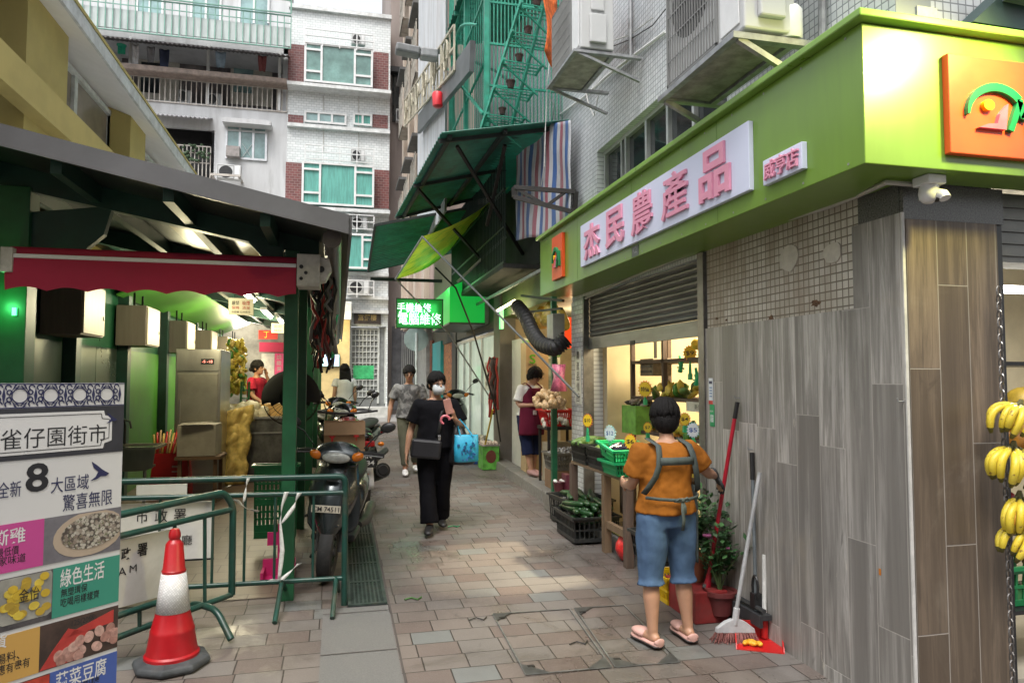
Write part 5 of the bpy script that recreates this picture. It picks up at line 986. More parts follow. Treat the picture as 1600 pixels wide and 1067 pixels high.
for k,(px,py,w_,h_,m_,l_) in enumerate(((372,640,.3,.16,'carton_pale2','pale carton lying on the near end of the steel counter'),(440,640,.26,.22,'foam_white','white foam box on the steel counter left of the green post'))):
    q=PY(px,py,10.8); b=MB(); zt_=PY(380,655,10.3).z+.032; b.box((q.x-w_/2,10.72,zt_),(q.x+w_/2,10.98,zt_+h_)); tag(b.build('carton' if k==0 else 'foam_box',P(m_,((.42,.33,.2),(.6,.6,.58))[k],.7,var=.12),bevel=.005),l_,'box')
# pedestal fan (back of a black fan)
FN=thing('floor_fan','big black fan with half covered wire guard beside the green post','fan',(-.55,8.0,gz(8))); c=PY(455,622,8.0)
R90=Matrix.Rotation(math.pi/2-.08,3,'X')
b=MB(); b.lathe([(.02,.13),(.12,.12),(.2,.09),(.285,.03),(.29,0)],28,c,R90); 
# keep the upper part as a solid cloth cover
vs=[];b2=MB()
b2.lathe([(.001,.14),(.12,.135),(.21,.10),(.30,.035),(.302,-.03)],28,c,R90,cap=False)
keep=[f for f in b2.f if sum(b2.v[i][2] for i in f)/len(f)>c.z-.06]; b2.f=keep; b2.m=[0]*len(keep); b2.build('cloth_cover',P('cover_black',(.008,.008,.009),.9),FN,smooth='all',solid=.006)
b=MB()
for k in range(36):
    an=2*math.pi*k/36; b.tube([c+R90@V((r*math.cos(an),r*math.sin(an),z)) for r,z in ((.05,.12),(.18,.085),(.285,.01),(.29,-.05))],.0022,4)
for r,z in ((.29,-.03),(.285,.01),(.2,.082)): b.tube([c+R90@V((r*math.cos(a),r*math.sin(a),z)) for a in [i*2*math.pi/32 for i in range(33)]],.0045,5)
b.build('wire_guard',P('wire_dark',(.05,.035,.03),.5,metal=.5),FN)
b=MB(); 
for k in range(3): R=R90@Matrix.Rotation(k*2.094+.4,3,'Z'); b.ob(c+R@V((.12,0,.03)),(.2,.11,.008),R@Matrix.Rotation(.4,3,'X'))
b.build('blade',BLACK,FN); b=MB(); b.lathe([(.05,-.12),(.07,-.02),(.03,.05)],14,c,R90); b.build('motor',BLACK,FN,smooth=True); b=MB(); b.tube([(c.x,c.y+.06,gz(8)+.02),(c.x,c.y+.06,c.z)],.018,8); b.lathe([(.2,0),(.2,.02),(.04,.05)],20,(c.x,c.y+.06,gz(8))); b.build('stand',BLACK,FN)
# carton on a small wooden stool table, red stool, sink
b=MB(); p0=PY(290,665,9.9); p1=PY(318,720,9.9); 
CB=thing('carton','greyish white carton standing by the fridge on a wooden bench','carton',(-1.7,9.0,.75)); b=MB(); y=8.9; p0=PY(277,664,y); p1=PY(316,710,y); b.box((p0.x,y,p1.z-.02),(p1.x+.14,y+.45,p0.z)); b.build('box',P('carton_greywhite',(.34,.30,.25),.7,var=.2,scale=5),CB,bevel=.004); b=MB(); b.bar((p0.x+.05,y-.04,p0.z+.02),(p1.x+.1,y-.0,p0.z+.035),.12,.004,up=(0,0,1)); b.build('flap',P('carton_greywhite',(.34,.30,.25),.7),CB)
b=MB(); b.box((p0.x-.02,y-.02,p1.z-.06),(p1.x+.2,y+.5,p1.z-.025))
for x in (p0.x+.03,p1.x+.14):
    for yy in (y+.03,y+.42): b.box((x-.02,yy-.02,gz(9)),(x+.02,yy+.02,p1.z-.06))
tag(b.build('wooden_bench',P('bench_wood',(.16,.09,.05),.7,var=.3,scale=5)),'small dark wooden bench under the greyish carton','bench')
ST_=thing('plastic_stool','stack of red plastic stools in the market','stool',(PG(270,775).x,PG(270,775).y,PG(270,775).z))
RP=P('stool_red',(.42,.012,.015),.35,var=.1); 
for k in range(3):
    z=k*.06; b=MB(); a_=.13;c_=.17
    b.add([(-c_,-c_,z),(c_,-c_,z),(c_,c_,z),(-c_,c_,z),(-a_,-a_,z+.44),(a_,-a_,z+.44),(a_,a_,z+.44),(-a_,a_,z+.44)],[(4,5,6,7),(0,1,5,4),(1,2,6,5),(2,3,7,6),(3,0,4,7)]); b.build('stool_shell',RP,ST_,loc=True,bevel=.012,solid=.006)
b=MB(); b.box((-.14,-.14,.565),(.14,.14,.585)); b.build('seat',RP,ST_,loc=True,bevel=.008)
b=MB(); b.box((.02,-.163,.33),(.07,-.155,.35)); b.box((.02,-.165,.28),(.08,-.157,.295)); b.build('mark',P('mark_pale',(.5,.3,.3),.5),ST_,loc=True); ST_.scale=(1.3,1.3,1.12)
b=MB()
for i in range(9): b.tube([(ST_.location.x-.1+i*.025,9.0,gz(9)+.58),(ST_.location.x-.12+i*.03,9.0+.03*i,gz(9)+.8+.02*(i%3))],.012,6,mi=i%3)
tag(b.build('tool_bundle',[P('tool_yellow',(.5,.33,.08),.5),RP,P('tool_wood',(.4,.25,.12),.6)],smooth='all'),'bundle of yellow and wooden handled tools behind the red stools','tools')
SK=thing('steel_sink','stainless steel sink on legs beside the red stools','sink',(-1.95,8.2,.3)); y=8.2; p0=PY(150,700,y); p1=PY(243,700,y); zt=p0.z
b=MB(); w0=p0.x-.15; b.box((w0,y,zt-.03),(p1.x,y+.03,zt)); b.box((w0,y+.47,zt-.03),(p1.x,y+.5,zt)); b.box((p1.x-.03,y+.03,zt-.03),(p1.x,y+.47,zt)); b.build('rim',STEEL,SK)
b=MB(); b.prism([(w0,zt-.03),(p1.x-.01,zt-.03),(p1.x-.03,zt-.22),(p1.x-.10,zt-.25),(w0,zt-.25)],(0,y+.02,0),(1,0,0),(0,0,1),(0,.02,0)); b.prism([(w0,zt-.23),(p1.x-.1,zt-.23),(p1.x-.1,zt-.25),(w0,zt-.25)],(0,y+.04,0),(1,0,0),(0,0,1),(0,.42,0)); b.build('basin',STEEL,SK)
for x in (w0+.1,p1.x-.12):
    b=MB(); b.tube([(x,y+.1,gz(y)),(x,y+.1,zt-.25)],.018,8); b.build('leg',STEEL,SK,smooth=True)
b=MB(); b.tube([(w0+.3,y+.45,zt),(w0+.3,y+.45,zt+.2),(w0+.3,y+.4,zt+.27),(w0+.38,y+.32,zt+.25),(w0+.4,y+.3,zt+.18)],.011,7); b.build('tap',BLACK,SK,smooth=True)
# green basket leaning behind the barrier and pink dustpan
o=crate(.36,.12,.62,GRNC,'green_basket','green slotted plastic basket stood on end behind the barrier','basket',taper=.96,holes=(10,3)); q=PG(440,830); o.location=(q.x,6.6,gz(6.6)+.12)
b=MB()
for i in range(9):
    z=.04+i*.06; b.box((-.165,-.062,z),(.165,-.056,z+.018))
b.build('slot_bar',GRNC,o,loc=True)
PD=thing('pink_dustpan','bright pink plastic dustpan standing by the green post','dustpan',(PG(430,920).x,PG(430,920).y+.25,PG(430,920).z)); PKM=P('plastic_pink',(.5,.02,.13),.4,var=.1); b=MB(); b.box((-.12,-.1,0),(.12,.1,.015)); b.box((-.12,.08,.015),(.12,.1,.14)); b.box((-.12,-.1,.015),(-.10,.08,.08)); b.box((.10,-.1,.015),(.12,.08,.08)); b.build('pan',PKM,PD,loc=True); b=MB(); b.tube([(0,.09,.1),(0,.1,.4)],.014,8); b.box((-.09,.085,.24),(.09,.10,.34)); b.build('handle',PKM,PD,loc=True)
# far stall: produce, trolley, far shop fronts
VEG=[P('leaf_green',(.06,.19,.02),.5,var=.4,scale=30),P('leaf_yellow',(.5,.38,.05),.5,var=.3,scale=30)]
def heap(c,r,n,mats,name,label,size=.05,each=None):
    if each:
        pr=[]
        for i in range(n):
            a=random.uniform(0,6.28); k=math.sqrt(random.random())
            if i<len(mats): o=MB().ball((0,0,0),(size,size*.93,size*.85),12,8).build(each[0],mats[i],smooth='all'); tag(o,each[1],each[2],each[3]); pr.append(o)
            else: o=copy_tree(pr[i%len(mats)])
            o.location=(c[0]+r[0]*k*math.cos(a),c[1]+r[1]*k*math.sin(a),c[2]+size*.3+r[2]*(i/n)); o.rotation_euler=(random.uniform(-.5,.5),random.uniform(-.5,.5),random.uniform(0,3)); q=random.uniform(.85,1.1); o.scale=(q,q,q)
        return
    b=MB()
    for i in range(n):
        a=random.uniform(0,6.28); k=math.sqrt(random.random()); R=Euler((random.uniform(0,3),random.uniform(0,3),random.uniform(0,3))).to_matrix()
        b.ball((c[0]+r[0]*k*math.cos(a),c[1]+r[1]*k*math.sin(a),c[2]+r[2]*random.random()),(size,size*.6,size*.35),6,4,R,mi=random.randrange(len(mats)))
    return tag(b.build(name,mats,smooth='all'),label,'produce',None,'stuff')
q=PY(370,560,11.2); heap((q.x,11.2,q.z-.5),(.12,.2,.75),160,VEG+[_M['plastic_yellow'],_M['leaf_yellow']],'hanging_vegetables','tall heap of yellow and green vegetables beside the steel fridge',.07)
q=PY(410,600,15.5); heap((q.x,15.5,q.z-.2),(.7,.3,.25),90,VEG,'vegetable_heap','heap of vegetables on the far market stall',.08)
TR=thing('green_trolley','green steel ladder trolley beyond the fridge','trolley',(PY(378,640,11.0).x,11,gz(11))); b=MB()
x0=PY(374,600,11).x; x1=PY(386,600,11).x; 
for x in (x0,x1): b.tube([(x,11,gz(11)),(x+.03,11,gz(11)+1.35)],.018,6)
for k in range(10): z=gz(11)+.15+k*.12; b.bar((x0+.01,11,z),(x1+.02,11,z),.02)
b.build('frame',PGREEN,TR)
FS=thing('far_market_shop','far row of bright shop fronts with a red valance behind the market','shop front',(-2.2,18.5,.4)); y=18.2
b=MB(); b.box((-4.2,y,.3),(-.75,y+.1,3.2)); b.build('wall',P('far_wall_dim',(.3,.28,.22),.7,var=.5,scale=2),FS)
b=MB(); fbox(b,405,535,480,550,y-.6,y-.55); b.build('red_valance',RED,FS)
for i,(x0,x1,c) in enumerate(((408,428,(.45,.4,.3)),(429,442,(.5,.05,.12)),(444,452,(.5,.55,.6)),(454,472,(.45,.5,.55)),(474,490,(.35,.28,.18)))):
    b=MB(); fbox(b,x0,552,x1,615,y-.12,y-.02); o=b.build('shop_panel',P('shop_panel%d'%i,c,.5,var=.5,scale=5,Emission_Color=c,Emission_Strength=.35),FS)
    if i==1:
        for k,ch in enumerate('燒臘美食飯店'): text(ch,pa,o,PY(436,558+k*9,y-.12),.11,.11)
pointl('far_shop_glow',(-2.0,17.0,2.6),22,(1,.92,.75),.2)
b=MB(); fbox(b,395,500,520,505,y-.8,y-.1); b.build('far_canopy',P('far_canopy',(.2,.2,.2),.6),FS)
# ================================================================ foreground: banner, cone, barriers
def plane_pt(px,py,o,n):
    d=ray(px,py); c=V((0,0,HC)); t=(V(o)-c).dot(n)/d.dot(n); return c+d*t
BD=rad(44.8); BU=V((math.sin(BD),math.cos(BD),0)); BN=V((BU.y,-BU.x,0))
BO_=PY(186,830,3.35)
def PB(px,py): return plane_pt(px,py,BO_,BN)
BAN=thing('market_banner','tall standing banner of market adverts in Chinese with food pictures','banner',(BO_.x,BO_.y,gz(3.35)))
SE=(PB(186,830)-BO_).dot(BU); Wb=.86
def sz(px,py): p=PB(px,py); return ((p-BO_).dot(BU),p.z)
def bq(name,poly,mat,lift,parent,t=.0012):
    b=MB(); b.prism(poly,V((BO_.x,BO_.y,0))+BN*lift,BU,(0,0,1),BN*t); return b.build(name,mat,parent)
def brect(name,s0,z0,s1,z1,mat,lift=.001,parent=None): return bq(name,[(s0,z0),(s1,z0),(s1,z1),(s0,z1)],mat,lift,parent or BAN)
s1=.005; s0=-Wb; zT=sz(190,598)[1]
b=MB(); b.prism([(s0,.12),(s1,.12),(s1,zT),(s0,zT)],V((BO_.x,BO_.y,0))-BN*.03,BU,(0,0,1),BN*.03); b.build('panel',P('banner_white',(.62,.61,.58),.45,var=.03,scale=1),BAN)
b=MB(); b.prism([(s0+.1,.085),(s1-.1,.085),(s1-.1,.12),(s0+.1,.12)],V((BO_.x,BO_.y,0))-BN*.2,BU,(0,0,1),BN*.34); b.build('foot',BLACK,BAN)
NAVY=P('print_navy',(.018,.02,.075),.5,var=.05); INK=P('print_black',(.012,.012,.014),.45,var=.05); PW=P('print_white',(.66,.65,.62),.45,var=.02)
def zrow(py): return sz(186,py)[1]
zb0,zb1,zb2=zrow(633),zrow(705),zrow(791)
# header tiles
hh=zT-zb0; tl=hh*1.15; k=0
b=MB()
def flat(poly,l=.0012): b.prism(poly,V((BO_.x,BO_.y,0))+BN*l,BU,(0,0,1),BN*.0008)
def ring(cx,cz,r0,r1,n=20,a0=0,a1=2*math.pi):
    for i in range(n):
        t0=a0+(a1-a0)*i/n; t1=a0+(a1-a0)*(i+1)/n
        flat([(cx+r0*math.cos(t0),cz+r0*math.sin(t0)),(cx+r1*math.cos(t0),cz+r1*math.sin(t0)),(cx+r1*math.cos(t1),cz+r1*math.sin(t1)),(cx+r0*math.cos(t1),cz+r0*math.sin(t1))])
nt_=int(Wb/tl)+1; zc=(zT+zb0)/2
for i in range(nt_):
    cx=s1-tl*(i+.0)-.02
    if cx-tl*.3<s0: break
    for sx_ in (-1,1):
        for sz_ in (-1,1):
            if cx+sx_*.05>s1: continue
            ring(cx+sx_*tl*.17,zc+sz_*hh*.14,.006,.011,10); ring(cx+sx_*tl*.13,zc+sz_*hh*.33,.007,.012,8,0,4.2)
            flat([(cx+sx_*tl*.25,zc+sz_*hh*.2),(cx+sx_*tl*.42,zc+sz_*hh*.46),(cx+sx_*tl*.33,zc+sz_*hh*.44)]); flat([(cx+sx_*tl*.28,zc+sz_*hh*.16),(cx+sx_*tl*.46,zc+sz_*hh*.34),(cx+sx_*tl*.47,zc+sz_*hh*.44)])
    flat([(cx-.006,zc),(cx,zc-hh*.34),(cx+.006 if cx+.006<s1 else s1,zc),(cx,zc+hh*.34)])
    c2=cx-tl/2; ring(c2,zc,hh*.27,hh*.31,24); ring(c2,zc,hh*.35,hh*.37,24)
flat([(s0,zb0),(s1,zb0),(s1,zb0+.004),(s0,zb0+.004)]); flat([(s0,zT-.005),(s1,zT-.005),(s1,zT-.001),(s0,zT-.001)])
b.build('tile_pattern',NAVY,BAN)
brect('title_band',s0,zb1,s1,zb0-.001,P('print_dark',(.03,.03,.036),.45),.001)
tp=[(s0,zb1+.02),(s1-.085,zb1+.02),(s1-.08,zb1+.04),(s1-.05,zb1+.05),(s1-.05,zb0-.045),(s1-.08,zb0-.04),(s1-.085,zb0-.02),(s0,zb0-.02)]
bq('title_plate',tp,PW,.0022,BAN)
b=MB(); 
for q in (.012,):
    i_=[(s0,zb1+.032),(s1-.096,zb1+.032),(s1-.092,zb1+.052),(s1-.062,zb1+.062),(s1-.062,zb0-.057),(s1-.092,zb0-.052),(s1-.096,zb0-.032),(s0,zb0-.032)]
    for i in range(7): (x0,z0),(x1,z1)=i_[i],i_[i+1]; d=V((x1-x0,z1-z0)).normalized()*.0012; flat([(x0-d.y,z0+d.x),(x0+d.y,z0-d.x),(x1+d.y,z1-d.x),(x1-d.y,z1+d.x)],.0036)
b.build('title_line',INK,BAN)
def bt(s,px0,py0,px1,py1,mat,off=.0,lift=.0036):
    a=sz(px0,(py0+py1)/2); c=sz(px1,(py0+py1)/2); xm=(px0+px1)/2; h=sz(xm,py0)[1]-sz(xm,py1)[1]; cc=PB(xm,(py0+py1)/2)
    return text(s,mat,BAN,cc,c[0]-a[0],h,BU,(0,0,1),ext=.0006,off=off,lift=lift)
bt('雀仔園街市',5,666,170,697,INK,0)
bt('全新',-4,752,33,777,NAVY,.002,.0012); bt('8',40,723,76,768,INK,.02,.0012); bt('大區域',80,743,139,767,NAVY,.002,.0012); bt('驚喜無限',99,768,176,793,NAVY,.002,.0012)
def bird(cx,cy,k,par=BAN,lift=.0036):
    s_,z_=sz(cx,cy); pts=[(-.5,.62),(-.38,.25),(-.1,-.02),(-.25,-.3),(-.55,-.5),(-.2,-.45),(.05,-.3),(.35,-.32),(.55,-.18),(.3,-.02),(.1,.12),(-.15,.35)]
    bq('swallow',[(s_+x*k,z_+z*k) for x,z in pts],NAVY,lift,par)
bird(156,736,.07,lift=.0012); bird(174,653,.04); 
PKB=P('print_magenta',(.50,.06,.24),.45,var=.03); GRB=P('print_green',(.04,.25,.17),.45,var=.03); YLB=P('print_ochre',(.52,.30,.07),.45,var=.03); BLB=P('print_blue',(.055,.10,.33),.45,var=.03); BRB=P('print_brown',(.06,.035,.025),.45,var=.4,scale=9)
rows=[(zrow(791.5),zrow(858)),(zrow(866),zrow(938)),(zrow(944),zrow(1009)),(zrow(1015),.14)]
xs=[sz(68,840)[0],sz(82,910)[0],sz(62,985)[0],sz(78,1040)[0]]
brect('print_block',s0,rows[0][1],xs[0],rows[0][0],PKB); brect('print_photo',xs[0],rows[0][1],s1,rows[0][0],P('print_slate',(.16,.15,.16),.45,var=.3))
brect('print_photo',s0,rows[1][1],xs[1],rows[1][0],P('print_shelf',(.09,.08,.08),.45,var=.7,scale=8)); brect('print_block',xs[1],rows[1][1],s1,rows[1][0],GRB)
brect('print_block',s0,rows[2][1],xs[2],rows[2][0],YLB); brect('print_photo',xs[2],rows[2][1],s1,rows[2][0],BRB)
brect('print_photo',s0,rows[3][1],xs[3],rows[3][0],BRB); brect('print_block',xs[3],rows[3][1],s1,rows[3][0],BLB)
bt('手撕雞',-40,828,40,853,PW,.008,.0025); bt('最低價',-6,854,29,868,INK,.003,.0025); bt('獨家味道',-18,868,40,882,INK,.003,.0025)
bt('綠色生活',95,882,163,910,PW,.008,.0025); bt('無塑環保',95,915,136,928,INK,.008,.0025); bt('吃喝用樣樣齊',95,927,155,941,INK,.008,.0025)
bt('乾貨',-30,992,10,1016,PW,.008,.0025); bt('湯料、',-6,1018,30,1034,INK,.003,.0025); bt('應有盡有',-4,1032,46,1048,INK,.003,.0025); bt('蔬菜豆腐',88,1038,166,1066,PW,.008,.0025); bt('新鮮健康',120,1060,155,1070,INK,.008,.0025)
def ell(cx,cz,rx,rz,a=0,n=24): return [(cx+rx*math.cos(t)*math.cos(a)-rz*math.sin(t)*math.sin(a),cz+rx*math.cos(t)*math.sin(a)+rz*math.sin(t)*math.cos(a)) for t in [i*2*math.pi/n for i in range(n)]]
def clip(poly,x0,z0,x1,z1): return [(min(max(x,x0),x1),min(max(z,z0),z1)) for x,z in poly]
r0=(xs[0]+.004,rows[0][1]+.004,s1-.004,rows[0][0]-.004)
c=sz(140,832); bq('print_bowl',clip(ell(c[0],c[1],.47*(s1-xs[0]),.50*(rows[0][0]-rows[0][1]),.10),*r0),P('bowl_beige',(.42,.33,.24),.5,var=.1),.0024,BAN)
def speck(name,c1,c2,c3,sc_):
    t=NT(name); v=t.n('TexVoronoi'); v.inputs['Scale'].default_value=sc_; t.L(t.oc(),v.inputs['Vector']); c=t.mix(t.ramp(v.outputs['Color'],.2,.8),c1,c2); c=t.mix(t.ramp(t.noise(sc_*1.3,4,.7),.55,.62),c,c3); c=t.mix(t.ramp(v.outputs['Distance'],.45,.75),c,sc(c1,.3)); _M[name]=t.fin(c,.45); return _M[name]
bq('print_salad',clip(ell(c[0]+.01,c[1]+.008,.41*(s1-xs[0]),.38*(rows[0][0]-rows[0][1]),.10),*r0),speck('salad',(.22,.17,.13),(.50,.46,.38),(.10,.12,.04),75),.0038,BAN)
c=sz(40,925); r1=(s0,rows[1][1]+.003,xs[1]-.003,rows[1][0]-.003)
bq('print_jar',clip([(c[0]+x*.095,c[1]+z*.105) for x,z in ((-.9,.75),(-1,.5),(-1,-.9),(-.8,-1),(.8,-1),(1,-.9),(1,.5),(.9,.75),(.9,1),(-.9,1))],*r1),P('jar_glass',(.32,.31,.26),.2,var=.3),.0024,BAN)
for i in range(34):
    x=c[0]+random.uniform(-.08,.08); z=c[1]+random.uniform(-.09,.055); bq('print_fruit',clip(ell(x,z,.017,.015),*r1),P('fruit_yellow%d'%(i%3),((.62,.42,.03),(.70,.52,.06),(.45,.30,.03))[i%3],.45),.0036+.0001*i,BAN)
bt('金怡',28,917,60,938,INK,.0,.0085)
r2=(xs[2]+.003,rows[2][1]+.003,s1-.003,rows[2][0]-.003); c=sz(130,992)
bq('print_red_bag',clip([(r2[0],r2[1]),(c[0]-.03,r2[1]),(c[0]+.02,c[1]+.01),(c[0]-.06,c[1]+.045),(r2[0]+.04,c[1]-.03)],*r2),P('print_red',(.42,.04,.03),.4,var=.3),.0024,BAN)
bq('print_red_bag',clip([(s1-.02,c[1]+.07),(s1-.18,c[1]+.03),(s1-.2,c[1]+.01),(s1-.02,c[1]+.02)],*r2),P('print_red',(.42,.04,.03),.4),.0024,BAN)
for i in range(22):
    x=c[0]-.03+random.uniform(-.07,.26); z=r2[1]+random.uniform(.015,.10)*(.6+.6*(x-c[0]+.1)/.3); bq('print_egg',clip(ell(x,z,.023,.019,random.random()*3),*r2),P('egg_pink%d'%(i%3),((.45,.25,.2),(.35,.18,.14),(.52,.32,.26))[i%3],.45,var=.3,scale=60),.0036+.00012*i,BAN)
bt('125(20個)',112,962,150,975,P('chalk',(.02,.02,.02),.6),0,.0025)
c=sz(40,1055)
for i in range(7): bq('print_tomato',clip(ell(c[0]+random.uniform(-.1,.16),c[1]-random.uniform(0,.1),.05,.045),s0,.145,xs[3]-.003,rows[3][0]-.003),P('tomato',(.5,.05,.025),.4,var=.4,scale=20),.0024+.0002*i,BAN)
# traffic cone
g=PG(262,1050); CN=thing('traffic_cone','red and white traffic cone on a black octagonal base','traffic cone',(g.x,g.y+.09,gz(g.y+.09)),rad(20)); CN.scale=(.86,.86,.93)
CR=P('cone_red',(.36,.004,.009),.4,var=.12,scale=9,dirt=(.22,.07,.055),dirtamt=.5); RUB=P('cone_rubber',(.045,.05,.055),.6,var=.3,scale=12,dirt=(.12,.11,.1),dirtamt=.4)
b=MB(); b.lathe([(.22,0),(.235,.02),(.225,.045),(.17,.06),(.15,.06)],8,(0,0,0),Matrix.Rotation(.4,3,'Z')); b.build('base',RUB,CN,loc=True,bevel=.008)
b=MB(); b.lathe([(.162,.055),(.162,.075),(.15,.085),(.13,.20),(.131,.21),(.125,.22),(.098,.32),(.07,.54),(.072,.548),(.066,.555),(.052,.70),(.04,.715),(.03,.725),(.036,.74),(.036,.76),(.026,.785),(.001,.79)],28); b.build('cone',CR,CN,loc=True,smooth=True)
def reflective():
    t=NT('reflective_sleeve'); t.oc(); g,r=t.cells(t.m('ADD',t.xyz[0],t.m('MULTIPLY',t.xyz[2],.7)),t.m('SUBTRACT',t.xyz[2],t.m('MULTIPLY',t.xyz[0],.7)),.014,.014,.003); c=t.mix(r,(.50,.50,.50),(.66,.66,.66)); c=t.mix(g,c,(.42,.42,.42)); c=t.mix(t.m('MULTIPLY',t.ramp(t.noise(7,5,.7),.45,.7),.35),c,(.5,.38,.34)); return t.fin(c,.3)
b=MB(); b.lathe([(.1005,.315),(.0725,.535)],28,cap=False); b.build('reflective_sleeve',reflective(),CN,loc=True,smooth=True,solid=.003)
# barriers
BG=P('barrier_green',(.007,.046,.034),.35,var=.25,scale=9,dirt=(.09,.07,.05),dirtamt=.6)
F1=thing('crowd_barrier','dark green tube crowd barrier running across to the parked scooter','barrier',(-.6,5.04,gz(5.04)))
Y1=5.04
def tubes(name,paths,par,mat,r=.02):
    for pts in paths: b=MB(); b.tube(pts,r,10); b.build(name,mat,par,smooth=True)
def rr_(pts,k=.04):
    out=[]
    for i,p in enumerate(pts):
        p=V(p)
        if 0<i<len(pts)-1:
            a=(V(pts[i-1])-p).normalized(); c=(V(pts[i+1])-p).normalized()
            for t in (0,.25,.5,.75,1): out.append((p+a*k)*(1-t)**2+p*2*t*(1-t)+(p+c*k)*t*t)
        else: out.append(p)
    return out
xl=-1.75; xr=.055
tubes('top_frame',[rr_([(xl,Y1,gz(Y1)+.0),(xl,Y1,1.0),(xr,Y1,.985),(xr,Y1,gz(Y1)+.0)],.05)],F1,BG,.021)
zb_=PY(300,612+300,Y1).z
tubes('rail',[[(xl,Y1,.895),(xr,Y1,.875)],[(xl,Y1,.315),(xr,Y1,.30)]],F1,BG,.017)
tubes('upright',[[(x,Y1,.31),(x,Y1,.885)] for x in (PY(333,800,Y1).x,PY(383,800,Y1).x,PY(430,800,Y1).x,PY(250,800,Y1).x,PY(490,800,Y1).x)],F1,BG,.009)
for x in (-.35,.0-.0): tubes('foot',[rr_([(x-.02,Y1-.28,gz(4.76)+.015),(x,Y1-.02,.30),(x,Y1+.02,.30),(x+.02,Y1+.28,gz(5.3)+.015)],.03)],F1,BG,.016)
F2o=V((-.82,4.65,0)); P2=lambda px,py: plane_pt(px,py,F2o,BN)
F2=thing('crowd_barrier','dark green crowd barrier standing askew behind the traffic cone','barrier',(-.82,4.65,gz(4.65)))
a=P2(362,928); tpc=P2(363,775); L=P2(150,1008); Lt=P2(150,812)
tubes('top_frame',[rr_([L+V((0,0,-.0)),Lt,P2(350,769),P2(364,790),a],.04)],F2,BG,.021)
tubes('rail',[[P2(150,846),P2(364,795)],[P2(150,1008),a],[P2(150,973),P2(248,940)]],F2,BG,.018)
tubes('upright',[[P2(273,820),P2(273,962)],[P2(320,808),P2(320,946)],[P2(218,953),P2(218,982)]],F2,BG,.011)
ft=P2(318,946); tubes('foot',[rr_([V((ft.x,ft.y,gz(ft.y)+.02))+BN*.26,ft+BN*.12+V((0,0,-.0)),ft-BN*.12,V((ft.x,ft.y,gz(ft.y)+.02))-BN*.26],.07)],F2,BG,.02)
BWH=P('board_white',(.55,.54,.50),.5,var=.12,scale=3,dirt=(.33,.31,.27),dirtamt=.5)
y=5.075; b=MB(); fbox(b,150,786,331,876,y,y+.012); o=b.build('notice_board',BWH); tag(o,'white board with black Chinese writing tied to the straight barrier','sign')
text('市政署',INK,o,PY(252,805,y),.30,.085,off=.0,sp=1.8); text('廳',INK,o,PY(292,843,y),.065,.065)
b=MB(); fbox(b,331.6,786,334,876,y-.003,y+.014); fbox(b,150,876.3,334,879,y-.003,y+.014); b.build('board_edge',BLACK,o)
o2=F2o+(-BN)*.025; pq=lambda px,py: plane_pt(px,py,o2,BN)
A_=pq(150,850);B_=pq(272,826);C_=pq(270,926);D_=pq(150,970); b=MB(); u0=(A_-o2).dot(BU); u1=(B_-o2).dot(BU); b.prism([(u0,C_.z-.0),(u1,C_.z),(u1,B_.z),(u0,B_.z)],V((o2.x,o2.y,0)),BU,(0,0,1),-BN*.012); o=b.build('notice_board',BWH); tag(o,'dirty white board with big Chinese writing behind the askew barrier','sign')
def t2(s,px0,py0,px1,py1,off=0): text(s,INK,o,pq((px0+px1)/2,(py0+py1)/2),(pq(px1,py0)-pq(px0,py0)).dot(BU),pq(px0,py0).z-pq(px0,py1).z,BU,(0,0,1),off=off)
t2('政',189,855,204,874,.02); t2('署',214,848,230,868,.02); t2('A',184,886,197,899); t2('M',202,882,213,893)
y=5.3; b=MB(); fbox(b,213,757,292,781,y,y+.012); tag(b.build('notice_board',BWH),'small blank white board behind the top rail of the straight barrier','sign')
TAPE=P('tape_white',(.55,.55,.52),.5,var=.2,scale=30)
def ribbon(pts,w,label):
    b=MB(); pts=[V(p) for p in pts]; n=len(pts)-1; b.sheet(lambda u,v:pts[int(min(n-1,u*n))].lerp(pts[int(min(n-1,u*n))+1],u*n-int(min(n-1,u*n)))+V((w*(v-.5)*math.cos(u*4),w*.2*(v-.5),w*(v-.5)*math.sin(u*4)*.6)),n*6,1); tag(b.build('tape',TAPE,smooth='all',solid=.001),label,'tape')
ribbon([PY(448,768,5.01),PY(441,790,5.0),PY(438,815,5.0),PY(441,860,5.0),PY(436,905,5.0)],.03,'white tape strip hanging down from the barrier rail at the green post')
ribbon([PY(468,770,5.0),PY(460,790,5.0),PY(440,818,5.0)],.03,'short white tape strip slanting over the green post')
ribbon([PY(468,880,5.0),PY(455,892,5.0),PY(440,905,5.0),PY(420,906,5.0)],.03,'white tape knotted round the low barrier rail')
ribbon([P2(364,780)-BN*-.02,P2(375,785),P2(385,794),P2(404,799)],.025,'white tape tied to the corner of the askew barrier')
ribbon([PY(388,747,5.0),PY(384,765,5.0),PY(381,784,5.0)],.02,'greenish tape strip hanging from the upper rail of the straight barrier')
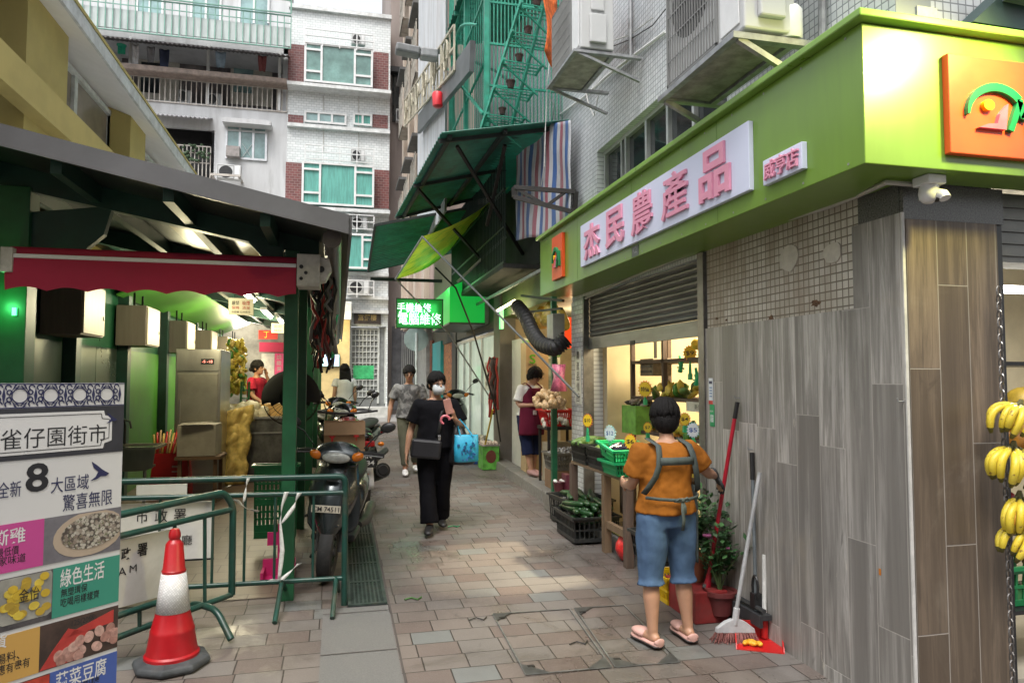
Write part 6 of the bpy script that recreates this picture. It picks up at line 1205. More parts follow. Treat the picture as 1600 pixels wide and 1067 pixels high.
# ================================================================ scooters and motorcycles
TYRE=P('tyre',(.02,.02,.02),.75,var=.3,scale=30,dirt=(.07,.06,.05),dirtamt=.4); CHR=P('chrome',(.6,.6,.6),.15,metal=1,var=.1); LENS=P('lamp_lens',(.42,.43,.40),.08,var=.3,scale=20); AMB=P('lamp_amber',(.6,.16,.01),.15); REDL=P('lamp_red',(.4,.01,.01),.15); SEAT=P('seat_black',(.018,.018,.02),.5,bump=.2); ENG=P('engine_grey',(.09,.09,.09),.45,metal=.6,var=.4,scale=15)
RX=Matrix.Rotation(math.pi/2,3,'Y')
def wheel(name,par,y,r,w,tilt=0,x=0):
    R=Matrix.Rotation(tilt,3,'Z')@RX; c=(x,y,r)
    b=MB(); b.lathe([(r*.66,-w*.32),(r*.8,-w*.5),(r*.93,-w*.42),(r,-w*.15),(r,w*.15),(r*.93,w*.42),(r*.8,w*.5),(r*.66,w*.32),(r*.66,-w*.32)],30,c,R,cap=False); t=b.build(name,TYRE,par,loc=True,smooth=True)
    b=MB(); b.lathe([(r*.58,-w*.3),(r*.67,-w*.34),(r*.67,w*.34),(r*.58,w*.3),(r*.58,-w*.3)],30,c,R,cap=False); b.lathe([(.03,-w*.5),(.04,-w*.3),(.04,w*.3),(.03,w*.5)],14,c,R)
    for k in range(5): a=k*2*math.pi/5; d=R@V((math.cos(a),math.sin(a),0)); b.bar(V(c)+d*.03,V(c)+d*r*.6,.03,.025)
    b.build('rim',ENG,t,loc=True); b=MB(); b.lathe([(r*.28,w*.36),(r*.5,w*.36),(r*.5,w*.40),(r*.28,w*.40)],24,c,R,cap=False); b.build('brake_disc',CHR,t,loc=True); return t
def shell(rings,mat,name,par,n=20,sub=1):
    """rings of (y, z, half width, half height, tilt)"""
    b=MB(); R_=[]
    for y,z,hw,hh,ti in rings: R_.append((V((0,y,z)),V((hw,0,0)),V((0,-math.sin(ti)*hh,math.cos(ti)*hh))))
    b.loft(R_,n); return b.build(name,mat,par,loc=True,smooth='all',sub=sub)
def mirror(par,x0,z0,x1,z1,y=0.05,rx=.055,rz_=.035):
    b=MB(); b.tube([(x0,y,z0),(x0+(x1-x0)*.5,y-.01,z0+(z1-z0)*.7),(x1,y-.02,z1)],.006,6); m=b.build('mirror',BLACK,par,loc=True,smooth=True); b=MB(); b.ball((x1,y-.01,z1+.025),(rx,.022,rz_),14,8,Matrix.Rotation(-.35*(1 if x1>0 else -1),3,'Y')); b.build('mirror_housing',BLACK,m,loc=True,smooth=True)
def scooter(label,body,plate='',group='parked scooters and motorcycles',box=False):
    s=thing('motor_scooter',label,'scooter',(0,0,0),0,group)
    wheel('front_wheel',s,0,.235,.11); wheel('rear_wheel',s,1.22,.23,.12)
    b=MB(); 
    for x in (-.085,.085): b.tube([(x,0,.235),(x,.06,.45),(x*.8,.14,.7)],.018,8)
    b.build('fork',ENG,s,loc=True,smooth=True)
    b=MB(); b.sheet(lambda u,v:((v-.5)*.15,.0+-.27*math.cos(rad(58+85*u)),.235+.27*math.sin(rad(58+85*u))),14,4); b.build('fender',body,s,loc=True,smooth='all',solid=.008)
    # front shield: beak, apron, headlamp cowl
    # beak mask between wheel and handlebar
    def mask(u,v):   # u across, v from tip up
        z=.33+.60*v; w=(.035+.155*math.sin(min(1,v*1.35)*math.pi/2)-.045*max(0,v-.62)/.38); a=(u-.5)*2
        return (a*w,-.135+.30*v*v*.55+ .13*a*a*(.3+.7*v)-.055*math.sin(v*math.pi)*(1-a*a),z+.03*a*a*(1-v))
    b=MB(); b.sheet(mask,16,14); m=b.build('front_panel',body,s,loc=True,smooth='all',solid=.012)
    b=MB(); b.prism([(-.075,.012),(-.03,-.02),(.03,-.02),(.075,.012),(.04,.022),(-.04,.022)],(0,-.12,.83),(1,0,0),(0,0,1),(0,.03,0)); b.build('vent',BLACK,m,loc=True)
    b=MB(); b.box((-.022,-.137,.845),(.022,-.125,.852)); b.build('badge',CHR,m,loc=True)
    shell([(.10,.35,.19,.04,0),(.14,.5,.21,.05,.2),(.17,.7,.19,.05,.2),(.19,.9,.15,.045,.2),(.2,.98,.08,.03,.2)],body,'leg_shield',s)
    b=MB(); b.box((-.17,.2,.27),(.17,.62,.33)); b.build('floorboard',BLACK,s,loc=True,bevel=.02)
    shell([(.5,.38,.15,.11,0),(.62,.52,.18,.17,0),(.9,.58,.19,.15,0),(1.2,.64,.17,.12,0),(1.5,.70,.09,.06,0),(1.56,.72,.04,.03,0)],body,'rear_body',s)
    shell([(.5,.72,.10,.03,0),(.6,.75,.15,.055,0),(.9,.76,.155,.055,0),(1.15,.80,.15,.06,0),(1.38,.82,.09,.04,0)],SEAT,'seat',s)
    shell([(-.03,.98,.04,.03,-.2),(-.02,1.0,.15,.065,-.2),(.05,1.02,.185,.085,-.2),(.13,1.04,.16,.07,-.2),(.19,1.05,.07,.03,-.2)],body,'handlebar_cowl',s)
    b=MB(); b.ball((0,-.028,.985),(.105,.03,.045),16,8); h=b.build('headlight',LENS,s,loc=True,smooth=True)
    for x,mm in ((-.155,REDL if False else AMB),(.155,AMB)): b=MB(); b.ball((x,.0,1.0),(.05,.03,.035),12,8,Matrix.Rotation(-.45*(1 if x>0 else -1),3,'Y')); b.build('indicator',mm,s,loc=True,smooth=True)
    for x in (-1,1):
        b=MB(); b.tube([(x*.15,.1,1.02),(x*.24,.13,1.02),(x*.34,.17,1.0)],.018,8); gp=b.build('grip',BLACK,s,loc=True,smooth=True); b=MB(); b.tube([(x*.2,.06,1.01),(x*.34,.08,1.0)],.007,6); b.build('brake_lever',ENG,gp,loc=True)
        mirror(s,x*.19,1.06,x*.36,1.22,.1,.062,.042)
    if plate:
        b=MB(); b.box((-.125,-.172,.575),(.085,-.166,.63)); pl=b.build('number_plate',P('plate_cream',(.55,.5,.40),.5),s,loc=True); pl.rotation_euler=(0,0,0)
        o=text(plate,INK,None,(-.02,-.172,.6025),-.0+.19,.038,off=.012); o.parent=pl
    b=MB(); b.tube([(.14,.75,.3),(.17,1.0,.3),(.175,1.4,.36)],[.03,.055,.05],12); b.build('exhaust',ENG,s,loc=True,smooth=True)
    b=MB(); b.box((-.12,1.5,.60),(.12,1.53,.66)); b.build('tail_light',REDL,s,loc=True,bevel=.01)
    b=MB(); b.ob((0,1.0,.35),(.16,.45,.16)); b.build('engine',ENG,s,loc=True,bevel=.03)
    b=MB(); b.tube([(-.1,.55,.25),(-.22,.62,.02)],.012,6); b.build('side_stand',BLACK,s,loc=True)
    return s
GSC=P('scooter_grey',(.04,.05,.054),.25,metal=.5,var=.1,scale=3,dirt=(.15,.14,.13),dirtamt=.15,Coat_Weight=.5); BSC=P('scooter_black',(.012,.014,.016),.2,metal=.2,var=.2,Coat_Weight=.6); RSC=P('scooter_red',(.18,.012,.02),.25,Coat_Weight=.4)
g=PG(508,908); s_=scooter('grey scooter with number plate CM 74511 parked behind the barrier end',GSC,'CM 74511'); s_.location=(g.x,g.y+.0,gz(g.y)); s_.rotation_euler=(0,rad(4.5),rad(-8)); s_.scale=(1.0,.98,.94)
s2=scooter('black scooter with dark mirrors parked by the glass shop front on the right',BSC); g=PG(742,700); s2.location=(2.14,13.0,gz(13)); s2.rotation_euler=(0,0,rad(8)); s2.scale=(1.05,)*3
s3=copy_at(s2,(.05,9.6,gz(9.6)),rad(-20),'dark scooter standing behind the carton, nearest of the far pair'); s3.scale=(1,)*3
s4=copy_at(s2,(.0,11.4,gz(11.4)),rad(14),'dark scooter farther along the green posts, near the long haired girl'); s4.scale=(1,)*3
# rear view motorcycle
def motorcycle(label):
    s=thing('motorcycle',label,'motorcycle',(0,0,0),0,'parked scooters and motorcycles')
    wheel('rear_wheel',s,0,.29,.13); wheel('front_wheel',s,1.3,.29,.10)
    shell([(-.28,.86,.05,.03,0),(-.2,.85,.12,.06,0),(.1,.82,.14,.08,0),(.4,.78,.13,.10,0)],BSC,'tail',s)
    shell([(-.12,.90,.10,.03,0),(.1,.9,.14,.05,0),(.5,.88,.13,.05,0),(.62,.9,.09,.03,0)],SEAT,'seat',s)
    shell([(.55,.85,.12,.1,0),(.75,.9,.17,.13,0),(1.0,.92,.14,.1,0),(1.1,.93,.08,.05,0)],RSC,'tank',s)
    b=MB(); b.sheet(lambda u,v:((v-.5)*.17,-.32*math.cos(rad(5+100*u)),.29+.34*math.sin(rad(5+100*u))),10,4); b.build('rear_fender',P('fender_white',(.5,.5,.5),.35),s,loc=True,smooth='all',solid=.008)
    b=MB(); b.box((-.10,-.335,.55),(.10,-.325,.72)); pl=b.build('number_plate',BLACK,s,loc=True)
    for t_,z,w in (('MN',.668,.10),('▪-84',.60,.16)): o=text(t_,PW,None,(0,-.335,z),w,.05,off=.015); o.parent=pl
    b=MB(); b.box((-.09,-.30,.76),(.09,-.26,.82)); b.build('tail_light',REDL,s,loc=True,bevel=.01)
    for x in (-.17,.17): b=MB(); b.ball((x,-.22,.78),(.035,.03,.025)); b.build('indicator',AMB,s,loc=True,smooth=True)
    b=MB(); b.tube([(.16,.5,.3),(.18,.1,.42),(.2,-.2,.5)],[.035,.075,.08],16); b.tube([(.2,-.2,.5),(.2,-.215,.502)],[.06,.05],16); b.build('exhaust',BLACK,s,loc=True,smooth=True)
    b=MB(); b.ob((0,.6,.45),(.25,.4,.3)); b.build('engine',ENG,s,loc=True,bevel=.04)
    b=MB(); b.tube([(-.36,.95,1.08),(-.1,1.05,1.05),(.1,1.05,1.05),(.36,.95,1.08)],.014,8); b.build('handlebar',BLACK,s,loc=True,smooth=True)
    for x in (-1,1): mirror(s,x*.25,1.08,x*.33,1.25,.98)
    b=MB()
    for x in (-.08,.08): b.tube([(x,1.3,.29),(x,1.12,.95)],.022,8)
    b.build('fork',CHR,s,loc=True,smooth=True); return s
g=PG(572,812); m1=motorcycle('dark motorcycle seen from behind with black plate and fat exhaust'); m1.location=(g.x-.05,g.y+.25,gz(g.y)); m1.rotation_euler=(0,0,rad(8))
# carton on the grey scooter
def open_carton(c,w,d,h,mat,label,rz=0):
    t=thing('carton',label,'carton',c,rz); b=MB(); k=.004
    b.box((-w/2,-d/2,0),(w/2,d/2,k)); b.box((-w/2,-d/2,k),(w/2,-d/2+k,h)); b.box((-w/2,d/2-k,k),(w/2,d/2,h)); b.box((-w/2,-d/2+k,k),(-w/2+k,d/2-k,h)); b.box((w/2-k,-d/2+k,k),(w/2,d/2-k,h)); b.build('box',mat,t,loc=True)
    for q in (((-w/2,-d/2,h),(w/2,-d/2,h),(0,-.03,-.11)),): 
        b=MB(); p,e,dv=V(q[0]),V(q[1]),V(q[2]); b.add([p,e,e+dv,p+dv],[(0,1,2,3)]); b.build('flap',mat,t,loc=True,solid=.004)
    b=MB(); b.prism([(-.03,.0),(.03,0),(.008,-.025),(.008,-.05),(.025,-.055),(-.025,-.055),(-.008,-.05),(-.008,-.025)],(-w*.3,-d/2-.036,h*.55),(1,0,0),(0,0,1),(0,-.001,0)); b.build('fragile_mark',rd,t,loc=True); b=MB(); b.prism([(-.03,0),(-.015,.02),(.015,.02),(.03,0),(.004,0),(.004,-.035),(-.004,-.035),(-.004,0)],(w*.28,-d/2-.036,h*.5),(1,0,0),(0,0,1),(0,-.001,0)); b.build('umbrella_mark',rd,t,loc=True); return t
p=PY(538,723,6.62); open_carton((p.x,6.75,1.0),.36,.3,.26,P('carton_kraft',(.36,.22,.12),.75,var=.1),'open brown carton with red handling marks standing on the grey scooter')
# ================================================================ people
SKIN=P('skin',(.40,.22,.14),.5,var=.12,scale=9,Subsurface_Weight=.08); SKIND=P('skin_tanned',(.30,.155,.095),.5,var=.12,scale=9,Subsurface_Weight=.08); HAIR=P('hair_black',(.009,.008,.008),.7,var=.5,scale=90,stretch=(1,1,.12),bump=.9,bscale=120,Specular_IOR_Level=.15); EYE=P('eye_dark',(.01,.008,.007),.2); LIP=P('lip',(.32,.10,.08),.5)
def cap_tube(b,pts,rs,n=14,ell=1,flat=False):
    """tapered limb with rounded ends"""
    pts=[V(p) for p in pts]; d0=(pts[0]-pts[1]).normalized(); d1=(pts[-1]-pts[-2]).normalized()
    P_=[pts[0]+d0*rs[0]*.75,pts[0]+d0*rs[0]*.4]+pts+[pts[-1]+d1*rs[-1]*.4,pts[-1]+d1*rs[-1]*.75]; R_=[rs[0]*.5,rs[0]*.88]+list(rs)+[rs[-1]*.88,rs[-1]*.5]
    if flat: P_[-2:]=[pts[-1]+d1*.004,pts[-1]+d1*.008]; R_[-2:]=[rs[-1]*1.01,rs[-1]*1.01]
    b.tube(P_,R_,n,ell=ell)
def limb(b,a,j,c,r0,r1,r2,bulge=1.06,n=14,flat=False):
    a,j,c=V(a),V(j),V(c); cap_tube(b,[a,a.lerp(j,.4),j-(j-a).normalized()*.03,j+(c-j).normalized()*.03,j.lerp(c,.35),j.lerp(c,.75),c],[r0,r0*.97,r1*1.02,r1,r1*bulge,(r1*.35+r2*.65),r2],n,flat=flat)
def hand(b,w,d,nrm,curl=.5,k=1.,thumb=1):
    """palm, five bent fingers; d = pointing direction, nrm = palm side"""
    w=V(w); d=V(d).normalized(); nrm=V(nrm); nrm=(nrm-d*nrm.dot(d)).normalized(); s=d.cross(nrm)
    k*=.95
    b.loft([(w-d*.015,s*.024*k,nrm*.017*k),(w+d*.03*k,s*.034*k,nrm*.016*k),(w+d*.085*k,s*.040*k,nrm*.013*k),(w+d*.097*k,s*.036*k,nrm*.010*k)],12)
    for i,(o,L) in enumerate(((-.03,.068),(-.010,.078),(.011,.073),(.030,.056))):
        p=w+d*.088*k+s*o*k; pts=[p]; dd=d.copy(); L*=k
        for f,sg in ((.45,.5),(.32,.9),(.25,.7)):
            a=curl*sg; dd=(dd*math.cos(a)+nrm*math.sin(a)).normalized() if i>=0 else dd; pts.append(pts[-1]+dd*L*f)
            nn=None
        cap_tube(b,pts,[.0088*k,.0085*k,.0078*k,.0065*k],8)
    p=w+d*.025*k-s*.028*k*thumb; q=p+(d*.6-s*.75*thumb+nrm*.35)*.035*k; cap_tube(b,[p,q,q+(d*.9-s*.1*thumb+nrm*.4*(.4+curl))*.032*k],[.012*k,.0105*k,.008*k],8)
def foot(b,ank,dirv,k=1.,L=.15,r=.036):
    a=V(ank); f=V((dirv[0],dirv[1],0)).normalized(); z0=a.z-.065*k; s=V((f.y,-f.x,0))
    b.loft([(V((a.x,a.y,z0+.03*k))-f*.055*k,s*.02*k,V((0,0,.022*k))),(V((a.x,a.y,z0+.035*k))-f*.03*k,s*.033*k,V((0,0,.034*k))),(V((a.x,a.y,z0+.035*k))+f*.05*k,s*.036*k,V((0,0,.034*k))),(V((a.x,a.y,z0+.022*k))+f*.11*k,s*.043*k,V((0,0,.022*k))),(V((a.x,a.y,z0+.016*k))+f*.155*k,s*.038*k,V((0,0,.015*k))),(V((a.x,a.y,z0+.014*k))+f*.18*k,s*.02*k,V((0,0,.01*k)))],14)
    cap_tube(b,[a+V((0,0,.03*k)),V((a.x,a.y,z0+.035*k))],[r*k,.033*k],10)
class Fig:
    """figure facing -y in its own space; joints scaled from a 1.6 m body"""
    def __init__(s,label,loc,rz,h,skin=SKIN,lean=0,head=(0,0),girth=1.,J=None):
        s.t=thing('person',label,'person',loc,rz); s.k=h/1.6; s.sk=skin; s.g=girth; s.J=dict(pel=(0,0,.86),chest=(0,-lean*.5,1.16),neck=(0,-lean,1.335),hipL=(-.085,0,.83),hipR=(.085,0,.83),kneeL=(-.09,-.01,.45),kneeR=(.09,-.01,.45),ankL=(-.09,.02,.075),ankR=(.09,.02,.075),shL=(-.165,-lean*.9,1.28),shR=(.165,-lean*.9,1.28),elL=(-.21,.01-lean,1.02),elR=(.21,.01-lean,1.02),wrL=(-.22,-.05-lean,.79),wrR=(.22,-.05-lean,.79))
        if J: s.J.update(J)
        s.J={a:V(v)*s.k for a,v in s.J.items()}; s.yaw,s.pitch=head
        s.HR=Matrix.Rotation(s.yaw,3,'Z')@Matrix.Rotation(s.pitch,3,'X'); s.hc=s.J['neck']+V((0,-.012,.04))*s.k+s.HR@V((0,-.018,.105))*s.k
    def hp(s,x,y,z): return s.hc+s.HR@(V((x,y,z))*s.k)
    def trunk(s,b,e=0.,z0=None,z1=None,top=True,belly=0):
        k=s.k; g=s.g; p=s.J['pel']; c=s.J['chest']; n=s.J['neck']; X=(s.J['shR']-s.J['shL']).normalized(); Yv=V((0,0,1)).cross(X)
        def R(cen,rx,ry): return (cen,X*(rx*g+e)*k,Yv*(ry*g+e)*k)
        rings=[R(p+V((0,0,-.08*k)),.135,.105),R(p,.165,.122),R(p.lerp(c,.3),.155,.115+belly),R(p.lerp(c,.6),.142,.108+belly),R(c,.155,.112),R(c.lerp(n,.45),.172,.11),R(c.lerp(n,.7),.165,.095),R(c.lerp(n,.88),.10,.07),R(n,.06,.055)]
        return rings
    def arm(s,b,side,e=0,upto=1.):
        J=s.J;k=s.k; r0,r1,r2=(.048+e)*k,(.036+e)*k,(.024+e)*k; limb(b,J['sh'+side],J['el'+side],J['wr'+side],r0,r1,r2)
    def leg(s,b,side,e=0):
        J=s.J;k=s.k; limb(b,J['hip'+side],J['knee'+side],J['ank'+side],(.082*s.g+e)*k,(.052+e)*k,(.034+e)*k,1.08)
    def body(s,hands,res=.008,feet=((0,-1),(0,-1)),face=True):
        b=MB(); k=s.k; J=s.J; b.loft(s.trunk(b),20)
        cap_tube(b,[J['neck']-V((0,0,.03*k)),J['neck']+V((0,-.01,.04))*k,s.hp(0,.012,-.06)],[.056*k,.047*k,.046*k],14)
        b.ball(s.hc+s.HR@(V((0,.008,.012))*k),(.072*k,.09*k,.10*k),18,12,s.HR); b.ball(s.hp(0,-.022,-.048),(.052*k,.06*k,.062*k),14,10,s.HR); b.ball(s.hp(0,-.062,-.088),(.022*k,.02*k,.018*k),10,6,s.HR)
        if face: b.loft([(s.hp(0,-.083,.02),s.HR@V((.009*k,0,0)),s.HR@V((0,.01*k,0))),(s.hp(0,-.1,-.018),s.HR@V((.014*k,0,0)),s.HR@V((0,.014*k,0))),(s.hp(0,-.09,-.03),s.HR@V((.017*k,0,0)),s.HR@V((0,.012*k,0)))],10)
        for x in (-1,1): b.ball(s.hp(x*.074,.012,-.008),(.009*k,.02*k,.032*k),8,6,s.HR@Matrix.Rotation(x*-.25,3,'Z'))
        for sd,(d,n,curl) in zip('LR',hands):
            s.arm(b,sd); hand(b,J['wr'+sd],d,n,curl,k,1 if sd=='L' else -1)
        for sd,f in zip('LR',feet): s.leg(b,sd); foot(b,J['ank'+sd],f,k)
        o=b.build('body',s.sk,s.t,loc=True,remesh=res,sm=3,smooth='all')
        if face:
            for x in (-1,1):
                b=MB(); b.ball(s.hp(x*.031,-.079,.008),(.012*k,.006*k,.0065*k),10,6,s.HR); b.build('eye',EYE,s.t,loc=True,smooth=True); b=MB(); b.tube([s.hp(x*.015,-.086,.028),s.hp(x*.032,-.086,.033),s.hp(x*.05,-.074,.027)],.0035*k,5); b.build('eyebrow',HAIR,s.t,loc=True)
            b=MB() if face!='mask' else None
            if b: b.ball(s.hp(0,-.079,-.058),(.021*k,.007*k,.007*k),10,6,s.HR)
            if b: b.build('mouth',LIP,s.t,loc=True,smooth=True)
        return o
    def hair(s,style='bob',mat=None):
        b=MB(); k=s.k
        q_=1.14 if style=='bob' else 1.03; b.ball(s.hp(0,.018,.024),(.083*k*q_,.098*k*q_,.103*k*q_),20,12,s.HR)
        if style=='bob':
            b.ball(s.hp(0,.05,-.015),(.090*k,.078*k,.102*k),16,10,s.HR); b.ball(s.hp(-.066,.015,.0),(.032*k,.056*k,.07*k),10,8,s.HR); b.ball(s.hp(.066,.015,.0),(.032*k,.056*k,.07*k),10,8,s.HR); b.ball(s.hp(0,.065,-.07),(.05*k,.036*k,.04*k),12,8,s.HR)
        if style=='bob': b.ball(s.hp(.0,-.05,.058),(.062*k,.038*k,.034*k),14,8,s.HR)
        if style=='tied': b.ball(s.hp(0,.055,-.01),(.07*k,.055*k,.07*k),14,8,s.HR); b.ball(s.hp(-.03,.11,-.02),(.035*k,.03*k,.04*k),10,8,s.HR)
        if style=='long':
            for i in range(11): x=-.075+.015*i; b.tube([s.hp(x,.05+.02*math.cos(x*30),.03),s.hp(x*1.1,.095,-.12),s.hp(x*1.2,.10,-.28),s.hp(x*1.15+.01*math.sin(i),.095,-.46)],[.03*k,.034*k,.03*k,.014*k],8)
        for i in range(64):   # locks of hair
            a=2*math.pi*i/64+random.uniform(-.04,.04); e=(1.16 if style=='bob' else 1.05); end=rad(random.uniform(100,118) if style=='bob' else random.uniform(88,104)); L=[]
            for j in range(8):
                th=rad(8)+(end-rad(8))*j/7; L.append(s.hp(.083*e*math.sin(th)*math.cos(a),.018+.098*e*math.sin(th)*math.sin(a),.024+.104*e*math.cos(th)))
            b.tube(L,[.006*k]+[.0095*k*random.uniform(.8,1.2)]*6+[.003*k],5)
        # cut the face free
        keep=[]
        inv=s.HR.transposed()
        for f in b.f:
            c=sum((V(b.v[i]) for i in f),V())/len(f); q=inv@(c-s.hc)/k
            if q.y<.03 and abs(q.x)<.2 and q.z<(.062 if style!='bob' else .045)-(q.y+.085)*(1.35 if style!='bob' else 1.0): continue
            keep.append(f)
        b.f=keep; b.m=[0]*len(keep)
        o=b.build('hair',mat or HAIR,s.t,loc=True,smooth='all',disp=(.010,.022)); return o
    def shirt(s,mat,sleeve=.55,e=.018,hem=.0,name='shirt',belly=0,res=.011,legs=0,disp=(.014,.09)):
        b=MB(); k=s.k; J=s.J; rings=s.trunk(b,e,belly=belly)
        p=J['pel']; r0=rings[1]; X=r0[1].normalized(); Yv=r0[2].normalized()
        low=[(V((p.x,p.y,p.z+hem*k)),r0[1]*1.06,r0[2]*1.08)]; rings=[r for r in rings if r[0].z>p.z+hem*k+.02]
        b.loft(low+rings[:-1]+[(rings[-1][0]-V((0,0,.012*k)),rings[-1][1]*.98,rings[-1][2])],22)
        for sd in 'LR':
            a,j,c=J['sh'+sd],J['el'+sd],J['wr'+sd]
            if sleeve<=1: q=a.lerp(j,sleeve*1.0+.0); cap_tube(b,[a+V((0,0,-.004)),a.lerp(q,.5),q],[(.052+e*.8)*k,(.054+e)*k,(.052+e*1.45)*k],14,flat=True)
            else: limb(b,a,j,a.lerp(j,1) if sleeve<=1 else j.lerp(c,sleeve-1),(.052+e*.8)*k,(.045+e*.8)*k,(.036+e*.6)*k)
        return b.build(name,mat,s.t,loc=True,remesh=res,sm=4,smooth='all',disp=disp)
    def pants(s,mat,length=1.,e=.022,name='trousers',flare=1.,res=.011,disp=(.012,.1),top=.03):
        b=MB(); k=s.k; J=s.J; p=J['pel']; r=s.trunk(b,e*.75); b.loft([(p-V((0,0,.1*k)),r[0][1],r[0][2]),r[0],r[1],(p+V((0,0,top*k)),r[1][1]*.98,r[1][2]*.98)],22)
        for sd in 'LR':
            h,kn,an=J['hip'+sd],J['knee'+sd],J['ank'+sd]
            if length<=1: q=h.lerp(kn,length); cap_tube(b,[h,h.lerp(q,.5),q],[(.085*s.g+e*.7)*k,(.08*s.g+e*.6)*k,(.066+e*flare)*k],16,flat=True)
            else: q=kn.lerp(an,length-1); limb(b,h,kn,q,(.085*s.g+e*.7)*k,(.056+e)*k,(.04+e*1.2*flare)*k,1.04,flat=True)
        return b.build(name,mat,s.t,loc=True,remesh=res,sm=4,smooth='all',disp=disp)
    def shoes(s,mat,feet,sole=None,slip=False):
        k=s.k
        for sd,f in zip('LR',feet):
            a=s.J['ank'+sd]; d=V((f[0],f[1],0)).normalized(); sd_=V((d.y,-d.x,0)); z0=a.z-.072*k; b=MB()
            if slip:
                b.loft([(V((a.x,a.y,z0+.012*k))+d*t*k,sd_*w*k,V((0,0,.017*k))) for t,w in ((-.085,.02),(-.07,.042),(-.02,.046),(.06,.045),(.13,.055),(.18,.05),(.205,.025))],14); b.loft([(V((a.x,a.y,z0+.045*k))+d*t*k,sd_*w*k,V((0,0,h*k))) for t,w,h in ((.05,.049,.02),(.08,.056,.035),(.13,.056,.032),(.18,.045,.02),(.2,.02,.01))],14); b.loft([(V((a.x,a.y,z0+.03*k))+d*t*k,sd_*w*k,V((0,0,h*k))) for t,w,h in ((-.086,.022,.022),(-.078,.036,.03),(-.066,.043,.02),(-.05,.04,.004))],12)
            else: b.loft([(V((a.x,a.y,z0+zz_*k))+d*t*k,sd_*w*k,V((0,0,h*k))) for t,w,h,zz_ in ((-.075,.02,.02,.035),(-.065,.036,.04,.045),(-.02,.041,.05,.052),(.05,.043,.042,.045),(.11,.048,.032,.034),(.165,.043,.026,.028),(.195,.022,.016,.022))],16)
            o=b.build('slipper' if slip else 'shoe',mat,s.t,loc=True,smooth='all',sub=1)
            if sole: b=MB(); b.loft([(V((a.x,a.y,z0+.004*k))+d*t*k,sd_*w*k,V((0,0,.009*k))) for t,w in ((-.082,.02),(-.07,.044),(.06,.047),(.13,.056),(.18,.05),(.208,.024))],14); b.build('sole',sole,o,loc=True,smooth='all')
def L2(f,p): return f.t.matrix_world@p
def fabric(name,col,var=.25,scale=6,rough=.85,**k): return P(name,col,rough,var=var,scale=scale,bump=.5,bscale=26,stretch=(1.6,1.6,.6),Specular_IOR_Level=.12,**k)
# --- person in orange seen from behind -------------------------------------------------
g=PG(1043,1003); f=Fig('person in an orange t-shirt, apron straps and denim shorts seen from behind',(g.x,g.y,gz(g.y)),math.pi+rad(6),1.44,girth=1.10,head=(rad(-24),rad(16)),J=dict(hipL=(-.10,0,.82),hipR=(.10,0,.82),kneeL=(-.125,-.01,.43),kneeR=(.115,-.01,.43),ankL=(-.145,.02,.09),ankR=(.128,.03,.09),shL=(-.185,-.01,1.26),shR=(.185,-.01,1.26),elL=(-.335,-.02,1.09),elR=(.215,-.06,1.03),wrL=(-.475,-.12,1.05),wrR=(.16,-.26,1.0),pel=(.0,0,.86),chest=(0,-.01,1.13),neck=(-.035,-.035,1.32)))
k=f.k; ft=((-.10,-1),(.12,-1)); f.body((((-.75,-.35,-.75),(.3,-.3,-1),.55),((-.2,-1,.1),(-1,0,0),.5)),feet=ft,res=.0075); f.hair('bob')
OR=fabric('shirt_orange',(.27,.095,.014),var=.14,scale=5); f.shirt(OR,.70,e=.022,hem=-.01,belly=.01,disp=(.02,.065))
DEN=fabric('denim_blue',(.07,.12,.21),var=.2,scale=4); f.pants(DEN,1.12,e=.026,flare=1.75,name='shorts',disp=(.014,.09),top=-.0)
f.shoes(P('slipper_pink',(.52,.30,.26),.6),ft,P('sole_dark',(.05,.04,.04),.7),slip=True)
APR=fabric('apron_grey',(.075,.09,.085),var=.2)
# apron straps down the back: over both shoulders, a cross band, a tie with knot
def ribbon3(name,pts,w,mat,par,side=(1,0,0),t=.004):
    b=MB(); vs=[]; 
    for p in pts: vs.append(V(p))
    n=len(vs); S=V(side); v=[];fc=[]
    for i,p in enumerate(vs):
        d=(vs[min(i+1,n-1)]-vs[max(i-1,0)]).normalized(); nn=V((0,1,0)); s_=d.cross(nn).normalized(); v+= [p-s_*w/2,p+s_*w/2]
    b.add(v,[(2*i,2*i+1,2*i+3,2*i+2) for i in range(n-1)]); return b.build(name,mat,par,loc=True,smooth='all',solid=t)
def back(x,z,out=.0):
    """point on the back of the shirt, own space in 1.6 m units"""
    zz_=[.80,.86,.95,1.04,1.13,1.2,1.26,1.30]; yy=[.175,.186,.172,.166,.158,.145,.118,.085]; xx=[.22,.225,.215,.205,.215,.23,.225,.15]
    i=max(0,min(len(zz_)-2,sum(1 for q in zz_ if q<=z)-1)); t=(z-zz_[i])/(zz_[i+1]-zz_[i]); y=yy[i]+(yy[i+1]-yy[i])*t; w=xx[i]+(xx[i+1]-xx[i])*t
    return V((x,y*math.sqrt(max(.02,1-(x/w)**2))+.012+out,z))*k
for sx in (-1,1):
    ribbon3('apron_strap',[V((sx*.115,-.04,1.335))*k,back(sx*.115,1.297,.03),back(sx*.125,1.24,.012),back(sx*.135,1.17,.01),back(sx*.155,1.10,.008),back(sx*.185,1.03,.008),back(sx*.205,.985,.01)],.042*k,APR,f.t)
ribbon3('apron_band',[back(x,1.20,.010) for x in (-.125,-.06,0,.06,.125)],.05*k,APR,f.t)
ribbon3('apron_tie',[back(x,.955+.01*abs(x)/.2,.008) for x in (-.20,-.14,-.07,0,.07,.14,.20)],.020*k,APR,f.t)
